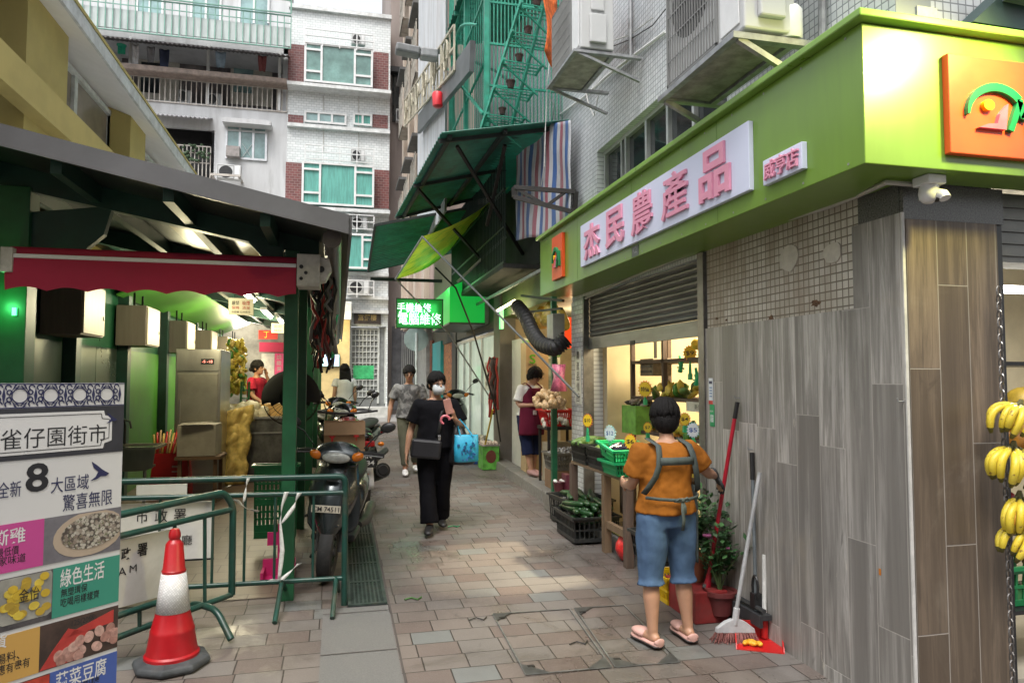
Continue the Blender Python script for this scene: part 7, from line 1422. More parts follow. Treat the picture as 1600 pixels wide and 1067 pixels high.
b=MB(); c=back(.0,.955,.012); b.ball(c,(.022*k,.014*k,.016*k),10,6); b.tube([c,c+V((.03,.012,.012))*k,c+V((.055,.0,-.006))*k,c+V((.02,.006,-.008))*k],.007,6); b.tube([c,c+V((-.03,.012,.015))*k,c+V((-.055,.0,-.004))*k,c+V((-.02,.006,-.008))*k],.007,6); b.build('apron_knot',APR,f.t,loc=True,smooth='all')
ribbon3('apron_tail',[back(0,.95,.014),back(.006,.89,.014),back(-.002,.83,.016),back(.004,.765,.02)],.022*k,APR,f.t); ribbon3('apron_tail',[back(.0,.95,.012),back(-.016,.91,.012),back(-.012,.87,.012)],.02*k,APR,f.t)
b=MB(); Jt=lambda x,y,z: V((x,y,z))*k
b.sheet(lambda u,v:Jt(-.232+.03*u-.0*v,.02-.22*u,.50+.52*v-.05*math.sin(v*3)),4,10); b.build('apron_skirt',APR,f.t,loc=True,smooth='all',solid=.006)
GLV=fabric('glove_grey',(.05,.052,.055),var=.3); b=MB(); wr=f.J['wrL']; d=V((-.75,-.35,-.75)).normalized(); cap_tube(b,[wr-d*.045*k,wr+d*.0],[.033*k,.030*k],12); 
hb=MB(); hand(hb,wr,d,(.3,-.3,-1),.55,k*1.12,1); b.v+=[]; kk=len(b.v); b.v+=hb.v; b.f+=[tuple(i+kk for i in q) for q in hb.f]; b.m+=hb.m; b.build('glove',GLV,f.t,loc=True,remesh=.006,sm=2,smooth='all')
# --- walker in black ---------------------------------------------------------------------
g=PG(680,829); f=Fig('person in black t-shirt, black trousers and face mask walking with phone and bags',(g.x,g.y,gz(g.y)),rad(-6),1.55,girth=1.1,head=(rad(24),rad(2)),J=dict(kneeL=(-.085,-.07,.46),ankL=(-.06,-.14,.085),kneeR=(.075,.02,.45),ankR=(.06,.16,.10),elL=(-.25,.03,1.03),wrL=(-.29,-.02,.79),elR=(.27,-.0,1.03),wrR=(.185,-.20,1.13)))
k=f.k; ft=((-.1,-1),(.15,-1)); f.body((((-.1,-.15,-1),(1,0,0),.5),((-.25,-.35,.8),(-.8,.3,.2),.7)),feet=ft,face='mask',res=.0085); f.hair('tied')
BT=fabric('shirt_black',(.005,.005,.007),var=.3); f.shirt(BT,.72,e=.024,hem=-.02,belly=.015); f.pants(fabric('trousers_black',(.004,.004,.006),var=.3),1.93,e=.026,flare=1.7); f.shoes(P('shoe_black',(.012,.012,.013),.5),ft)
b=MB(); b.loft([(f.hp(0,-.03,.0),f.HR@V((.058*k,0,0)),f.HR@V((0,.045*k,0))),(f.hp(0,-.045,-.03),f.HR@V((.066*k,0,0)),f.HR@V((0,.062*k,0))),(f.hp(0,-.045,-.07),f.HR@V((.062*k,0,0)),f.HR@V((0,.058*k,0))),(f.hp(0,-.04,-.105),f.HR@V((.045*k,0,0)),f.HR@V((0,.04*k,0)))],18); b.build('face_mask',P('mask_pale',(.58,.62,.64),.7,var=.05),f.t,loc=True,smooth='all')
def glasses(f):
    b=MB(); k=f.k
    for x in (-1,1): b.tube([f.hp(x*.033+.024*math.cos(a),-.094-.0*abs(math.cos(a)),.006+.018*math.sin(a)) for a in [i*2*math.pi/14 for i in range(15)]],.002*k,5); b.tube([f.hp(x*.057,-.09,.01),f.hp(x*.078,-.03,.012),f.hp(x*.078,.02,.008)],.0018*k,5)
    b.tube([f.hp(-.01,-.098,.01),f.hp(.01,-.098,.01)],.002*k,5); b.build('glasses',BLACK,f.t,loc=True)
glasses(f)
ribbon3('bag_strap',[V(p)*k for p in ((.08,-.03,1.345),(.085,-.12,1.27),(.05,-.15,1.18),(.035,-.165,1.05),(.01,-.165,.95))],.035*k,BLACK,f.t)
b=MB(); b.ob(V((-.10,-.185,.84))*k,(.30*k,.07*k,.19*k),Matrix.Rotation(.1,3,'Y')); bg_=b.build('shoulder_bag',P('bag_black',(.014,.014,.018),.45,bump=.3),f.t,loc=True,bevel=.025,label='black shoulder bag'); b=MB(); b.ob(V((.03,-.2,.95))*k,(.03,.012,.05)); b.build('buckle',CHR,f.t,loc=True,bevel=.004)
M=f.t; Mw=Matrix.Translation(M.location)@M.rotation_euler.to_matrix().to_4x4()
def held(name,mat,label,cat,fn,**kw): b=MB(); fn(b); b.v=[tuple(Mw@V(p)) for p in b.v]; return tag(b.build(name,mat,**kw),label,cat)
wr=f.J['wrR']; held('phone',P('phone_pink',(.45,.22,.18),.3),'phone in the raised hand of the walker in black','phone',lambda b:b.ob(wr+V((-.07,-.055,.13))*k,(.075,.012,.15),Matrix.Rotation(-.25,3,'Y')),bevel=.008)
held('phone_ring',P('ring_pink',(.7,.18,.22),.4),'pink round phone loop dangling by the raised hand','charm',lambda b:b.tube([wr+V((-.10,-.075,.0))*k+V((.04*math.cos(a),0,.04*math.sin(a))) for a in [i*2*math.pi/16 for i in range(12)]],.012,8),smooth=True)
el=f.J['elR']; mid=el.lerp(wr,.5)
TQ=P('bag_turquoise',(.03,.33,.52),.4,var=.12,scale=10,bump=.3,bscale=20)
def bag(b):
    c=mid+V((.075,-.05,-.24))*k; w,h=.225,.26
    b.loft([(c+V((0,0,-h/2)),V((w*.48,0.02,0)),V((0,.05,0))),(c+V((0,0,-h*.47)),V((w*.53,0.02,0)),V((0,.06,0))),(c+V((0,0,0)),V((w*.54,.02,0)),V((0,.055,0))),(c+V((0,0,h*.46)),V((w*.53,.02,0)),V((0,.03,0))),(c+V((0,0,h/2)),V((w*.53,.02,0)),V((0,.02,0)))],24)
tb=thing('tote_bag','turquoise spotted tote bag hanging from the forearm of the walker in black','bag',Mw@(mid+V((.06,-.04,-.36))*k))
b=MB(); bag(b); b.v=[tuple(Mw@V(p)) for p in b.v]; b.build('bag_body',TQ,tb,smooth='all',disp=(.012,.06))
b=MB()
c=mid+V((.075,-.05,-.24))*k
for i in range(26):
    x=random.uniform(-.085,.085); z=random.uniform(-.11,.06); r=random.uniform(.006,.014); b.prism([(x+r*math.cos(a),z+r*math.sin(a)) for a in [j*2*math.pi/10 for j in range(10)]],c+V((0,-.064,0)),(1,.04,0),(0,0,1),(0,.02,0))
b.v=[tuple(Mw@V(p)) for p in b.v]; b.build('spot_pattern',P('spot_blue',(.02,.10,.25),.5),tb)
b=MB()
for dy in (-.03,.03): b.tube([c+V((-.06,dy,.12)),mid+V((-.02,dy*.5,.03))*k,mid+V((.01,dy*.5,.045))*k,mid+V((.05,dy*.5,.0))*k,c+V((.06,dy,.12))],.007,6)
b.v=[tuple(Mw@V(p)) for p in b.v]; b.build('handle',TQ,tb,smooth=True)
held('carrier_bag',P('carrier_black',(.012,.012,.014),.35,bump=.5,bscale=20),'black carrier bag hanging behind the turquoise tote','bag',lambda b:b.loft([(mid+V((.03,.03,-.41))*k,V((.12,0,0)),V((0,.05,0))),(mid+V((.03,.03,-.37))*k,V((.14,0,0)),V((0,.07,0))),(mid+V((.02,.03,-.2))*k,V((.11,0,0)),V((0,.05,0))),(mid+V((0,.02,0))*k,V((.03,0,0)),V((0,.02,0)))],18),smooth='all',disp=(.02,.06))
# --- walker in grey ----------------------------------------------------------------------
g=PG(638,741); f=Fig('person in a mottled grey t-shirt and olive trousers walking behind the one in black',(g.x,g.y,gz(g.y)),rad(-4),1.60,skin=SKIND,head=(0,rad(14)),J=dict(kneeL=(-.07,-.08,.46),ankL=(-.05,-.12,.08),kneeR=(.09,.04,.45),ankR=(.10,.2,.11),elL=(-.26,.02,1.03),wrL=(-.29,-.05,.80),elR=(.235,.04,1.04),wrR=(.16,-.16,.97)))
k=f.k; ft=((0,-1),(.1,-1)); f.body((((-.05,-.2,-1),(.9,0,0),.6),((-.6,-.8,.1),(-.3,.3,-.6),.6)),feet=ft,res=.009); f.hair('tied'); glasses(f)
t=NT('shirt_camo'); c_=t.mix(t.ramp(t.noise(9,4,.6,dist=.6),.42,.6),(.05,.05,.052),(.17,.17,.17)); t.bump(t.noise(14,3,.6),.25,.004); CAMO=t.fin(c_,.85)
f.shirt(CAMO,.66,e=.02,hem=-.03); f.pants(fabric('trousers_olive',(.085,.085,.06)),1.8,e=.012); f.shoes(P('shoe_white',(.6,.6,.6),.5),ft)
Mw=Matrix.Translation(f.t.location)@f.t.rotation_euler.to_matrix().to_4x4(); wr=f.J['wrL']
held('phone',BLACK,'dark phone in the lowered hand of the walker in grey','phone',lambda b:b.ob(wr+V((-.02,-.07,-.12))*k,(.012,.16,.075),Matrix.Rotation(.5,3,'X')),bevel=.006)
# --- shopkeeper in maroon apron ------------------------------------------------------------
yy=9.35; x_=PY(827,700,yy).x; f=Fig('person in a maroon apron and white t-shirt looking down at a phone',(x_,yy,gz(yy)+.13),rad(22),1.47,head=(rad(14),rad(34)),girth=1.08,lean=.03,J=dict(kneeL=(-.07,-.03,.45),ankL=(-.03,-.08,.08),elL=(-.24,-.03,1.03),elR=(.23,-.03,1.02),wrL=(-.05,-.25,1.04),wrR=(.10,-.27,1.05)))
k=f.k; ft=((0,-1),(.1,-1)); f.body((((.75,-.6,.1),(.2,.5,.6),.7),((-.35,-.6,.5),(-.6,.3,.3),.7)),feet=ft,res=.009); f.hair('bob'); glasses(f)
f.shirt(fabric('shirt_white',(.56,.56,.54),var=.1),.75,e=.02,hem=.02); f.pants(fabric('skirt_navy',(.014,.02,.055)),1.35,e=.035,name='culottes',flare=1.3); f.shoes(P('shoe_pink',(.35,.2,.19),.6),ft)
MAR=fabric('apron_maroon',(.105,.012,.030),var=.15)
b=MB()
def apr(u,v):
    a=(u-.5)*2*1.35*(1 if v<.72 else (1-.55*(v-.72)/.28)); z=.60+.68*v; w=.225 if v<.5 else .225-.04*(v-.5); d=.195+.02*math.sin(v*6) if v<.6 else .19-.05*(v-.6)/.4
    return V((w*math.sin(a),-d*math.cos(a)+.0-.03*v,z))*k
b.sheet(apr,22,22); b.build('apron',MAR,f.t,loc=True,smooth='all',solid=.008,disp=(.015,.09))
for sx in (-1,1): ribbon3('apron_strap',[V(p)*k for p in ((sx*.09,-.20,1.20),(sx*.10,-.16,1.30),(sx*.10,-.05,1.355),(sx*.09,.05,1.34))],.035*k,MAR,f.t)
b=MB(); b.ob(V((.02,-.215,.86))*k,(.20*k,.012,.14*k)); b.build('apron_pocket',MAR,f.t,loc=True,bevel=.005); b=MB(); b.ob(V((-.07,-.225,.93))*k,(.05,.012,.06)); b.build('apron_badge',P('badge',(.5,.45,.45),.5,var=.6,scale=40),f.t,loc=True)
Mw=Matrix.Translation(f.t.location)@f.t.rotation_euler.to_matrix().to_4x4(); wr=f.J['wrR']
held('phone',BLACK,'phone held in both hands by the person in the maroon apron','phone',lambda b:b.ob(wr+V((-.035,-.09,.055))*k,(.075,.15,.012),Matrix.Rotation(-.7,3,'X')),bevel=.005)
# --- girl with long hair, man in red in the market -----------------------------------------
p=PY(538,640,14.2); f=Fig('person with long black hair and a white top seen from behind beside the motorcycles',(p.x,14.2,gz(14.2)),math.pi+rad(20),1.60,head=(rad(-10),0))
f.body((((0,-.2,-1),(1,0,0),.5),((0,-.2,-1),(-1,0,0),.5)),res=.011,face=False); f.hair('long'); f.shirt(fabric('top_white',(.55,.55,.57),var=.1),.4,e=.02,hem=-.02,res=.013); f.pants(fabric('jeans_dark',(.03,.04,.07)),1.9,res=.013); f.shoes(P('shoe_white',(.6,.6,.6),.5),((0,-1),(0,-1)))
p=PY(400,610,12.6); f=Fig('person in a red shirt holding a phone to the ear among the market stalls',(p.x,12.6,gz(12.6)),rad(70),1.66,skin=SKIND,head=(0,0),J=dict(elR=(.25,-.16,1.13),wrR=(.11,-.12,1.36),elL=(-.22,-.05,1.03),wrL=(-.2,-.25,.9)))
f.body((((0,-1,-.3),(0,0,-1),.4),((-.2,.1,.9),(-.6,.2,0),.6)),res=.011); f.hair('tied'); f.shirt(fabric('shirt_red',(.30,.015,.035),var=.2),.6,e=.02,hem=-.03,res=.013); f.pants(fabric('trousers_black2',(.012,.012,.014)),1.9,res=.013); f.shoes(P('shoe_black',(.012,.012,.013),.5),((0,-1),(0,-1)))
# ================================================================ greengrocer's stand and shop goods
WOOD=P('stand_wood',(.16,.105,.06),.7,var=.3,scale=4,stretch=(6,6,.5)); WOODD=P('stand_wood_dark',(.09,.06,.045),.7,var=.3,scale=4,stretch=(6,6,.5))
SX=2.30; zs=PX(930,732,SX).z-.02
STD=thing('vegetable_stand','rough wooden vegetable stand in front of the half open shutter','stand',(SX,6.0,gz(6))); ya=PX(948,800,SX).y; yb_=PX(982,800,SX).y
y_far=PX(895,700,SX).y
for nm,y,m in (('leg',ya,WOOD),('leg',yb_,WOODD),('leg',y_far-.03,WOODD)): b=MB(); b.box((SX-.035,y-.035,gz(y)),(SX+.03,y+.035,zs)); b.build(nm,m,STD)
for y in (yb_,y_far-.03): b=MB(); b.box((SX+.5,y-.03,gz(y)+.13),(SX+.56,y+.03,zs)); b.build('leg',WOODD,STD)
b=MB(); b.box((SX-.02,yb_-.06,zs),(SX+.58,y_far,zs+.025)); b.build('shelf_board',WOOD,STD); b=MB(); zc=PX(965,827,SX).z; b.box((SX-.02,yb_+.04,zc-.03),(SX+.02,ya-.04,zc+.03)); b.build('cross_bar',WOOD,STD)
BC=crate(.42,.40,.19,BLK,'vegetable_crate','black slotted crate of pale gourds at the far end of the wooden stand','crate','crates on the wooden stand',taper=.9,holes=(11,3))
def put(o,px,y_,dz=.026,rz=math.pi/2): o.location=(SX+.16,y_,zs+dz); o.rotation_euler=(0,0,rz); return o
y1=y_far-.25; y2=y1-.46; y3=y2-.42
put(BC,0,y1,.03); c2=copy_at(BC,(SX+.16,y2,zs+.03),math.pi/2,'black slotted crate of green gourds in the middle of the wooden stand')
def gourd(name,L,r,mat,label,group):
    b=MB(); n=10; b.tube([(-L/2+L*i/n,.012*math.sin(i*.5),0) for i in range(n+1)],[r*(.25+.75*math.sin(math.pi*(i+.6)/(n+1.2))**.45) for i in range(n+1)],10); o=b.build(name,mat,smooth='all'); return tag(o,label,'vegetable',group)
CUC=P('zucchini_green',(.012,.045,.012),.35,var=.5,scale=18); GRD=P('gourd_green',(.10,.19,.045),.45,var=.4,scale=16)
z0=gourd('gourd',.26,.04,GRD,'pale green gourd lying in a black crate on the wooden stand','gourds on the stand'); first=True
for yy in (y1,y2):
    for i in range(7):
        o=z0 if first else copy_tree(z0); first=False; o.location=(SX+.16+random.uniform(-.13,.13),yy+random.uniform(-.1,.1),zs+.2+random.uniform(-.02,.05)); o.rotation_euler=(random.uniform(-.2,.2),random.uniform(-.2,.2),random.uniform(0,3.1))
GB=crate(.36,.34,.11,GRNC,'green_basket','bright green basket of aubergines stacked at the near end of the stand','basket',taper=.85,holes=(13,3)); GB.location=(SX+.08,y3,zs+.16); GB.rotation_euler=(0,rad(-8),math.pi/2)
GR2=P('crate_bright_green',(.01,.34,.12),.4,var=.2,scale=9); GB.data.materials[0]=GR2
for ch in GB.children: ch.data.materials[0]=GR2
o=copy_at(GB,(SX+.10,y3+.0,zs+.03),math.pi/2,'lower bright green basket under the one with aubergines')
AUB=P('aubergine',(.02,.015,.03),.25)
a0=gourd('aubergine',.22,.028,AUB,'dark aubergine lying in the upper bright green basket','aubergines in the green basket')
for i in range(6):
    o=a0 if i==0 else copy_tree(a0); o.location=(SX+.08+random.uniform(-.1,.1),y3+random.uniform(-.08,.08),zs+.24+random.uniform(0,.03)); o.rotation_euler=(0,random.uniform(-.3,.3),random.uniform(0,3))
# floor crates with zucchini
g=PG(925,842); BF=crate(.62,.44,.26,BLK,'vegetable_crate','big black crate heaped with dark zucchini on the pavement','crate',taper=.95,holes=(13,3)); BF.location=(2.30,6.45,gz(6.3)+.02); BF.rotation_euler=(0,0,math.pi/2)
BF2=copy_at(BF,(2.42,6.98,gz(7)+.02),math.pi/2+.1,'second black crate of zucchini just behind the first on the pavement'); BF.scale=(.9,1,.85)
c0=gourd('zucchini',.33,.032,CUC,'dark green zucchini in the black crates on the pavement','zucchini in the black crates'); first=True
for cx,cy in ((2.30,6.45),(2.42,6.98)):
    for i in range(26):
        o=c0 if first else copy_tree(c0); first=False; o.location=(cx+random.uniform(-.14,.14),cy+random.uniform(-.12,.12),gz(cy)+.17+.045*(i//7)+random.uniform(0,.02)); o.rotation_euler=(random.uniform(-.1,.1),random.uniform(-.15,.15),math.pi/2+random.uniform(-.35,.35))
# star burst price tags on green clips
TAGY=P('tag_yellow',(.72,.50,.02),.5,var=.05); TAGW=P('tag_white',(.62,.66,.68),.5); TAGR=P('tag_edge_red',(.55,.09,.03),.5); CLIP=P('clip_green',(.02,.33,.14),.4)
def price_tag(px,py,x,h,mat,label,r=.062,face=(-.75,-.66,0),txt='$8'):
    c=PX(px,py,x); fwd=V(face).normalized(); ux=V((0,0,1)).cross(fwd); ux=-ux if ux.y>0 else ux
    ux=V((0,0,1)).cross(fwd).normalized(); 
    t=thing('price_tag',label,'price tag',c-V((0,0,h)))
    def star(r,n=16): return [(r*(1 if i%2 else .78)*math.cos(math.pi*i/n)*.82,r*(1 if i%2 else .78)*math.sin(math.pi*i/n)) for i in range(2*n)]
    b=MB(); b.prism(star(r),c,ux,(0,0,1),-fwd*.004); b.build('card_edge',TAGR if mat is TAGY else P('tag_edge_blue',(.2,.45,.5),.5),t); b=MB(); b.prism(star(r*.9),c+fwd*.001,ux,(0,0,1),fwd*.002); b.build('card',mat,t)
    text(txt,INK if mat is TAGY else P('ink_blue',(.02,.08,.3),.5),t,c+fwd*.003,r*.9,r*.55,ux,(0,0,1),ext=.0008,off=.01)
    b=MB(); b.tube([c-V((0,0,r*.9)),c-V((0,0,h*.6)),c-V((0,0,h))],[.008,.012,.014],6); b.ob(c-V((0,0,h)),(.03,.03,.05)); b.build('clip',CLIP,t); return t
price_tag(918,657,SX-.02,.17,TAGY,'yellow starburst price tag on the far end of the stand',.07,txt='$10'); price_tag(953,677,SX-.02,.17,TAGW,'pale blue and white starburst price tag above the green baskets',.075,txt='$12'); price_tag(985,690,SX-.04,.12,TAGY,'yellow starburst price tag just left of the person in orange',.07,txt='$6')
price_tag(1008,608,2.75,.12,TAGY,'yellow starburst tag high inside the shop above the green carton',.085,(-.6,-.8,0),'特價'); price_tag(1078,552,2.9,.2,TAGY,'yellow sunflower like tag hanging highest in the shop',.075,(-.6,-.8,0),'$9'); price_tag(1083,672,2.62,.10,TAGW,'white starburst tag right of the head of the person in orange',.065,(-.6,-.8,0),'$5'); price_tag(1070,655,2.72,.08,TAGY,'yellow starburst tag behind the head of the person in orange',.06,(-.6,-.8,0),'$4'); price_tag(1012,668,2.75,.08,TAGY,'yellow tag left of the head of the person in orange',.055,(-.6,-.8,0),'$7')
for px,py in ((1062,556),(1087,575)):
    c=PX(px,py,2.9); b=MB(); b.tube([c,c+V((0,-.03,-.08)),c+V((0,-.0,-.14))],[.012,.016,.022],6)
    for i in range(5): b.bar(c+V((0,0,-.1)),c+V((.01,.06*math.cos(i),-.1+.05*math.sin(i*2))),.012)
    tag(b.build('green_clip',CLIP),'bright green clip holder hanging in the shop, the %s of two'%('left' if px<1070 else 'right'),'clip')
# shelves inside
SH=thing('shop_shelf','dark shelf rack of goods standing inside the yellow lit shop','shelf',(3.2,6.2,.14))
b=MB(); xa=2.85; 
for y in (6.72,6.0,5.05,4.75):
    for x in (2.9,3.3): b.box((x-.02,y-.02,.14),(x+.02,y+.02,2.05))
b.build('upright',WOODD,SH)
for z in (.75,1.12,1.45,1.8): b=MB(); b.box((2.88,4.75,z),(3.32,6.72,z+.03)); b.build('shelf_board',WOODD,SH)
def goods(name,x,y,z,w,d,h,mat,label,rz=0): b=MB(); b.ob((x,y,z+h/2),(w,d,h),Matrix.Rotation(rz,3,'Z')); return tag(b.build(name,mat,bevel=.006),label,'box')
GC=P('carton_lime',(.16,.40,.06),.5,var=.3,scale=12); c=PX(1000,652,2.95); o=goods('green_carton',2.95,c.y,c.z-.16,.25,.35,.28,GC,'tilted green and white produce carton on the shop shelf'); o.rotation_euler=(0,0,0)
heap((2.95,c.y-.02,c.z+.12),(.12,.16,.05),24,[P('mushroom',(.3,.25,.2),.7,var=.4,scale=30),P('mushroom_dark',(.08,.06,.05),.7)],'mushroom_heap','heap of mushrooms in the green and white carton',.05)
c=PX(1017,573,3.0); o=goods('scale_box',3.05,c.y,c.z-.09,.2,.3,.17,P('box_taupe',(.26,.21,.15),.6,var=.3,scale=20),'brown slatted box hanging from a strap in the shop'); b=MB(); b.bar((3.05,c.y,c.z+.08),(3.05,c.y,2.8),.03,.01); b.build('strap',BLACK,o); 
b=MB()
for i in range(3): b.box((2.94,c.y-.12,c.z-.06+.05*i),(2.949,c.y+.12,c.z-.035+.05*i))
b.build('slot',BLACK,o)
c=PX(1075,620,2.9); heap((2.98,5.0,1.50),(.16,.3,.06),22,[P('bag_dark_red',(.06,.02,.025),.3,var=.8,scale=30),P('bag_dark',(.03,.02,.02),.25,var=.8,scale=30)],'dark_packets','row of shiny dark packets on the shop shelf',.07)
heap((2.98,5.1,1.86),(.16,.35,.12),26,[_M['leaf_yellow'],P('fruit_orange',(.6,.25,.02),.4),P('fruit_yellow_b',(.65,.48,.04),.4)],'yellow_fruit','heap of yellow and orange fruit on the top shop shelf',.055,('fruit','yellow or orange fruit on the top shelf inside the shop','fruit','fruit on the top shop shelf'))
heap((2.98,5.9,1.50),(.16,.4,.08),26,VEG+[P('goods_white',(.12,.2,.05),.5)],'packed_greens','packed greens and pale goods on the shop shelf',.07); heap((2.98,5.6,1.15),(.18,.7,.10),40,VEG+[P('goods_orange',(.55,.25,.04),.5)],'packed_greens','packed greens and orange goods on the middle shop shelf',.07); heap((2.98,5.3,.79),(.18,.5,.1),30,VEG+[_M['goods_orange']],'packed_greens','packed greens on the lowest shop shelf',.07)
b=MB(); b.box((2.855,4.78,1.38),(2.865,5.5,1.46)); o=b.build('shelf_label',P('label_white',(.6,.58,.5),.5)); tag(o,'long white label strip on the edge of the shop shelf','label'); text('新鮮蔬果 每日直送',ink,o,(2.855,5.1,1.42),.5,.045,**NX)
b=MB(); b.box((2.7,7.005,.34),(2.72,7.02,2.3)); b.box((3.3,7.005,.14),(3.33,7.02,2.8)); tag(b.build('wall_joint',P('joint_brown',(.2,.16,.11),.6)),'thin brown seams on the cream wall inside the shop','seam') if False else None
# low goods by the person in orange
RBG=P('net_red',(.55,.02,.02),.4,var=.3,scale=30,bump=.6,bscale=60); g=PG(985,882); b=MB(); b.ball((g.x+.05,g.y+.1,gz(g.y)+.11),(.13,.13,.12),16,10); tag(b.build('red_net_bag',RBG,smooth='all',disp=(.04,.05)),'red net bag on the pavement left of the person in orange','bag')
BB=crate(.34,.3,.22,BLK,'black_basket','small black basket with red fruit left of the person in orange','basket',taper=.85,holes=(9,3)); BB.location=(2.36,5.0,gz(5)+.16)
heap((2.36,5.0,gz(5)+.34),(.13,.11,.05),14,[P('tomato_red',(.5,.02,.02),.3)],'red_fruit','red fruit in the small black basket',.04,('tomato','round red fruit in the small black basket on the kerb','fruit','red fruit in the black basket'))
YC=crate(.3,.36,.22,P('crate_yellow',(.65,.42,.01),.4,var=.1),'yellow_crate','bright yellow plastic crate half hidden behind the legs of the person in orange','crate',taper=.95,holes=(9,3)); g=PG(1040,905); YC.location=(2.30,4.66,gz(4.66)); YC.scale=(.7,.7,.8)
b=MB(); p=PG(930,845); b.box((2.16,5.45,gz(5.6)+.132),(2.34,6.15,gz(5.6)+.136)); 
tag(b.build('lime_card',P('card_lime',(.42,.45,.05),.5,var=.4,scale=14)),'lime yellow printed card lying on the kerb','card'); bpy.data.objects['lime_card'].location=(.24,0,0.018)
# potted plants, red box, mop, brooms, dustpan
LEAF=[P('leaf_dark',(.025,.085,.025),.5,var=.4,scale=30),P('leaf_mid',(.05,.13,.04),.5,var=.4,scale=30)]; FLW=P('flower_pink',(.5,.13,.32),.6)
def potted(px,py,ph,hgt,n,label,mat,flowers=0,spread=.14,zz0=None):
    g=PG(px,py); x=2.36 if zz0 is None else zz0[0]; y=g.y if zz0 is None else zz0[1]; z=gz(y) if zz0 is None else zz0[2]
    t=thing('potted_plant',label,'potted plant',(x,y,z)); b=MB(); r=.105
    b.lathe([(r*.68,0),(r*.95,ph*.82),(r*1.05,ph*.82),(r*1.05,ph),(r*.9,ph),(r*.85,ph*.9),(.001,ph*.88)],20); b.build('pot',mat,t,loc=True,smooth=True)
    s=MB(); l=MB(); fl=MB()
    for i in range(n):
        a=random.uniform(0,6.28); h=hgt*random.uniform(.55,1); rr=spread*random.uniform(.3,1); tip=V((rr*math.cos(a),rr*math.sin(a),ph+h)); m_=V((rr*.35*math.cos(a),rr*.35*math.sin(a),ph+h*.5)); s.tube([(0,0,ph*.85),m_,tip],[.005,.004,.002],5)
        for j in range(16):
            q=m_.lerp(tip,j/8)+V((random.uniform(-.03,.03),random.uniform(-.03,.03),random.uniform(-.02,.02))); d=V((random.uniform(-1,1),random.uniform(-1,1),random.uniform(-.4,.7))).normalized(); w=d.cross(V((random.uniform(-.3,.3),random.uniform(-.3,.3),1))).normalized(); L=random.uniform(.04,.075)
            l.add([q,q+d*L*.5+w*L*.28,q+d*L,q+d*L*.5-w*L*.28],[(0,1,2,3)],mi=random.randrange(2))
        if i<flowers:
            fl=MB()
            for j in range(6): aa=j*math.pi/3; fl.ball(tip+V((.014*math.cos(aa),.014*math.sin(aa),.01)),(.017,.017,.009),6,4)
            fl.build('flower',FLW,t,loc=True,smooth='all')
    s.build('stem',P('stem_green',(.06,.1,.03),.7),t,loc=True); l.build('foliage',LEAF,t,loc=True)
    return t
TERR=P('terracotta',(.33,.12,.06),.7,var=.2,scale=8,dirt=(.2,.15,.12),dirtamt=.4)
b=MB(); g=PG(1105,968); b.box((2.21,4.17,gz(4.2)),(2.44,4.60,gz(4.2)+.20)); tag(b.build('red_box',P('box_red_dark',(.24,.02,.02),.55,var=.25,scale=6,dirt=(.12,.06,.05),dirtamt=.5),bevel=.008),'dark red wooden box under the potted plants by the wall','box')
potted(1100,955,.17,.30,30,'leafy plant in a terracotta pot on the red box',TERR,0,.17,(2.33,4.44,gz(4.2)+.202))
potted(1100,955,.15,.34,26,'pink flowering plant in a maroon pot beside the mop',P('pot_maroon2',(.14,.03,.03),.5,var=.2),5,.15,(2.40,4.20,gz(4.2)+.05)); potted(1100,955,.13,.24,16,'small leafy plant in a dark pot behind the red box',P('pot_maroon2',(.14,.03,.03),.5),3,.13,(2.44,4.72,gz(4.7)+.0))
HND=P('handle_grey',(.45,.46,.47),.4,metal=.3); 
# red mop
g=PG(1136,962); base=V((2.33,g.y+.03,gz(g.y))); top=PX(1152,628,2.49); MO=thing('red_mop','mop with a long red pole and dark grey head leaning on the wood wall','mop',base); hp_=base.lerp(top,.17)
b=MB(); b.tube([hp_,base.lerp(top,.93)],.013,10); b.build('pole',P('pole_red',(.42,.012,.03),.35),MO,smooth=True); b=MB(); b.tube([base.lerp(top,.925),top],.015,10); b.build('grip',BLACK,MO,smooth=True); b=MB(); b.tube([base.lerp(top,.14),base.lerp(top,.20)],[.026,.016],10); b.build('collar',P('pole_red',(.42,.012,.03),.35),MO,smooth=True)
b=MB()
for i in range(44):
    a=random.uniform(0,6.28); rr=.055*math.sqrt(random.random()); b.tube([base.lerp(top,.17)+V((.012*math.cos(a),.012*math.sin(a),0)),base+V((rr*math.cos(a)*.8,rr*math.sin(a)*.8,.1)),base+V((rr*1.05*math.cos(a),rr*1.05*math.sin(a),.006))],[.006,.009,.007],5)
b.build('mop_head',P('mop_grey',(.085,.095,.09),.95,var=.4,scale=40),MO,smooth='all')
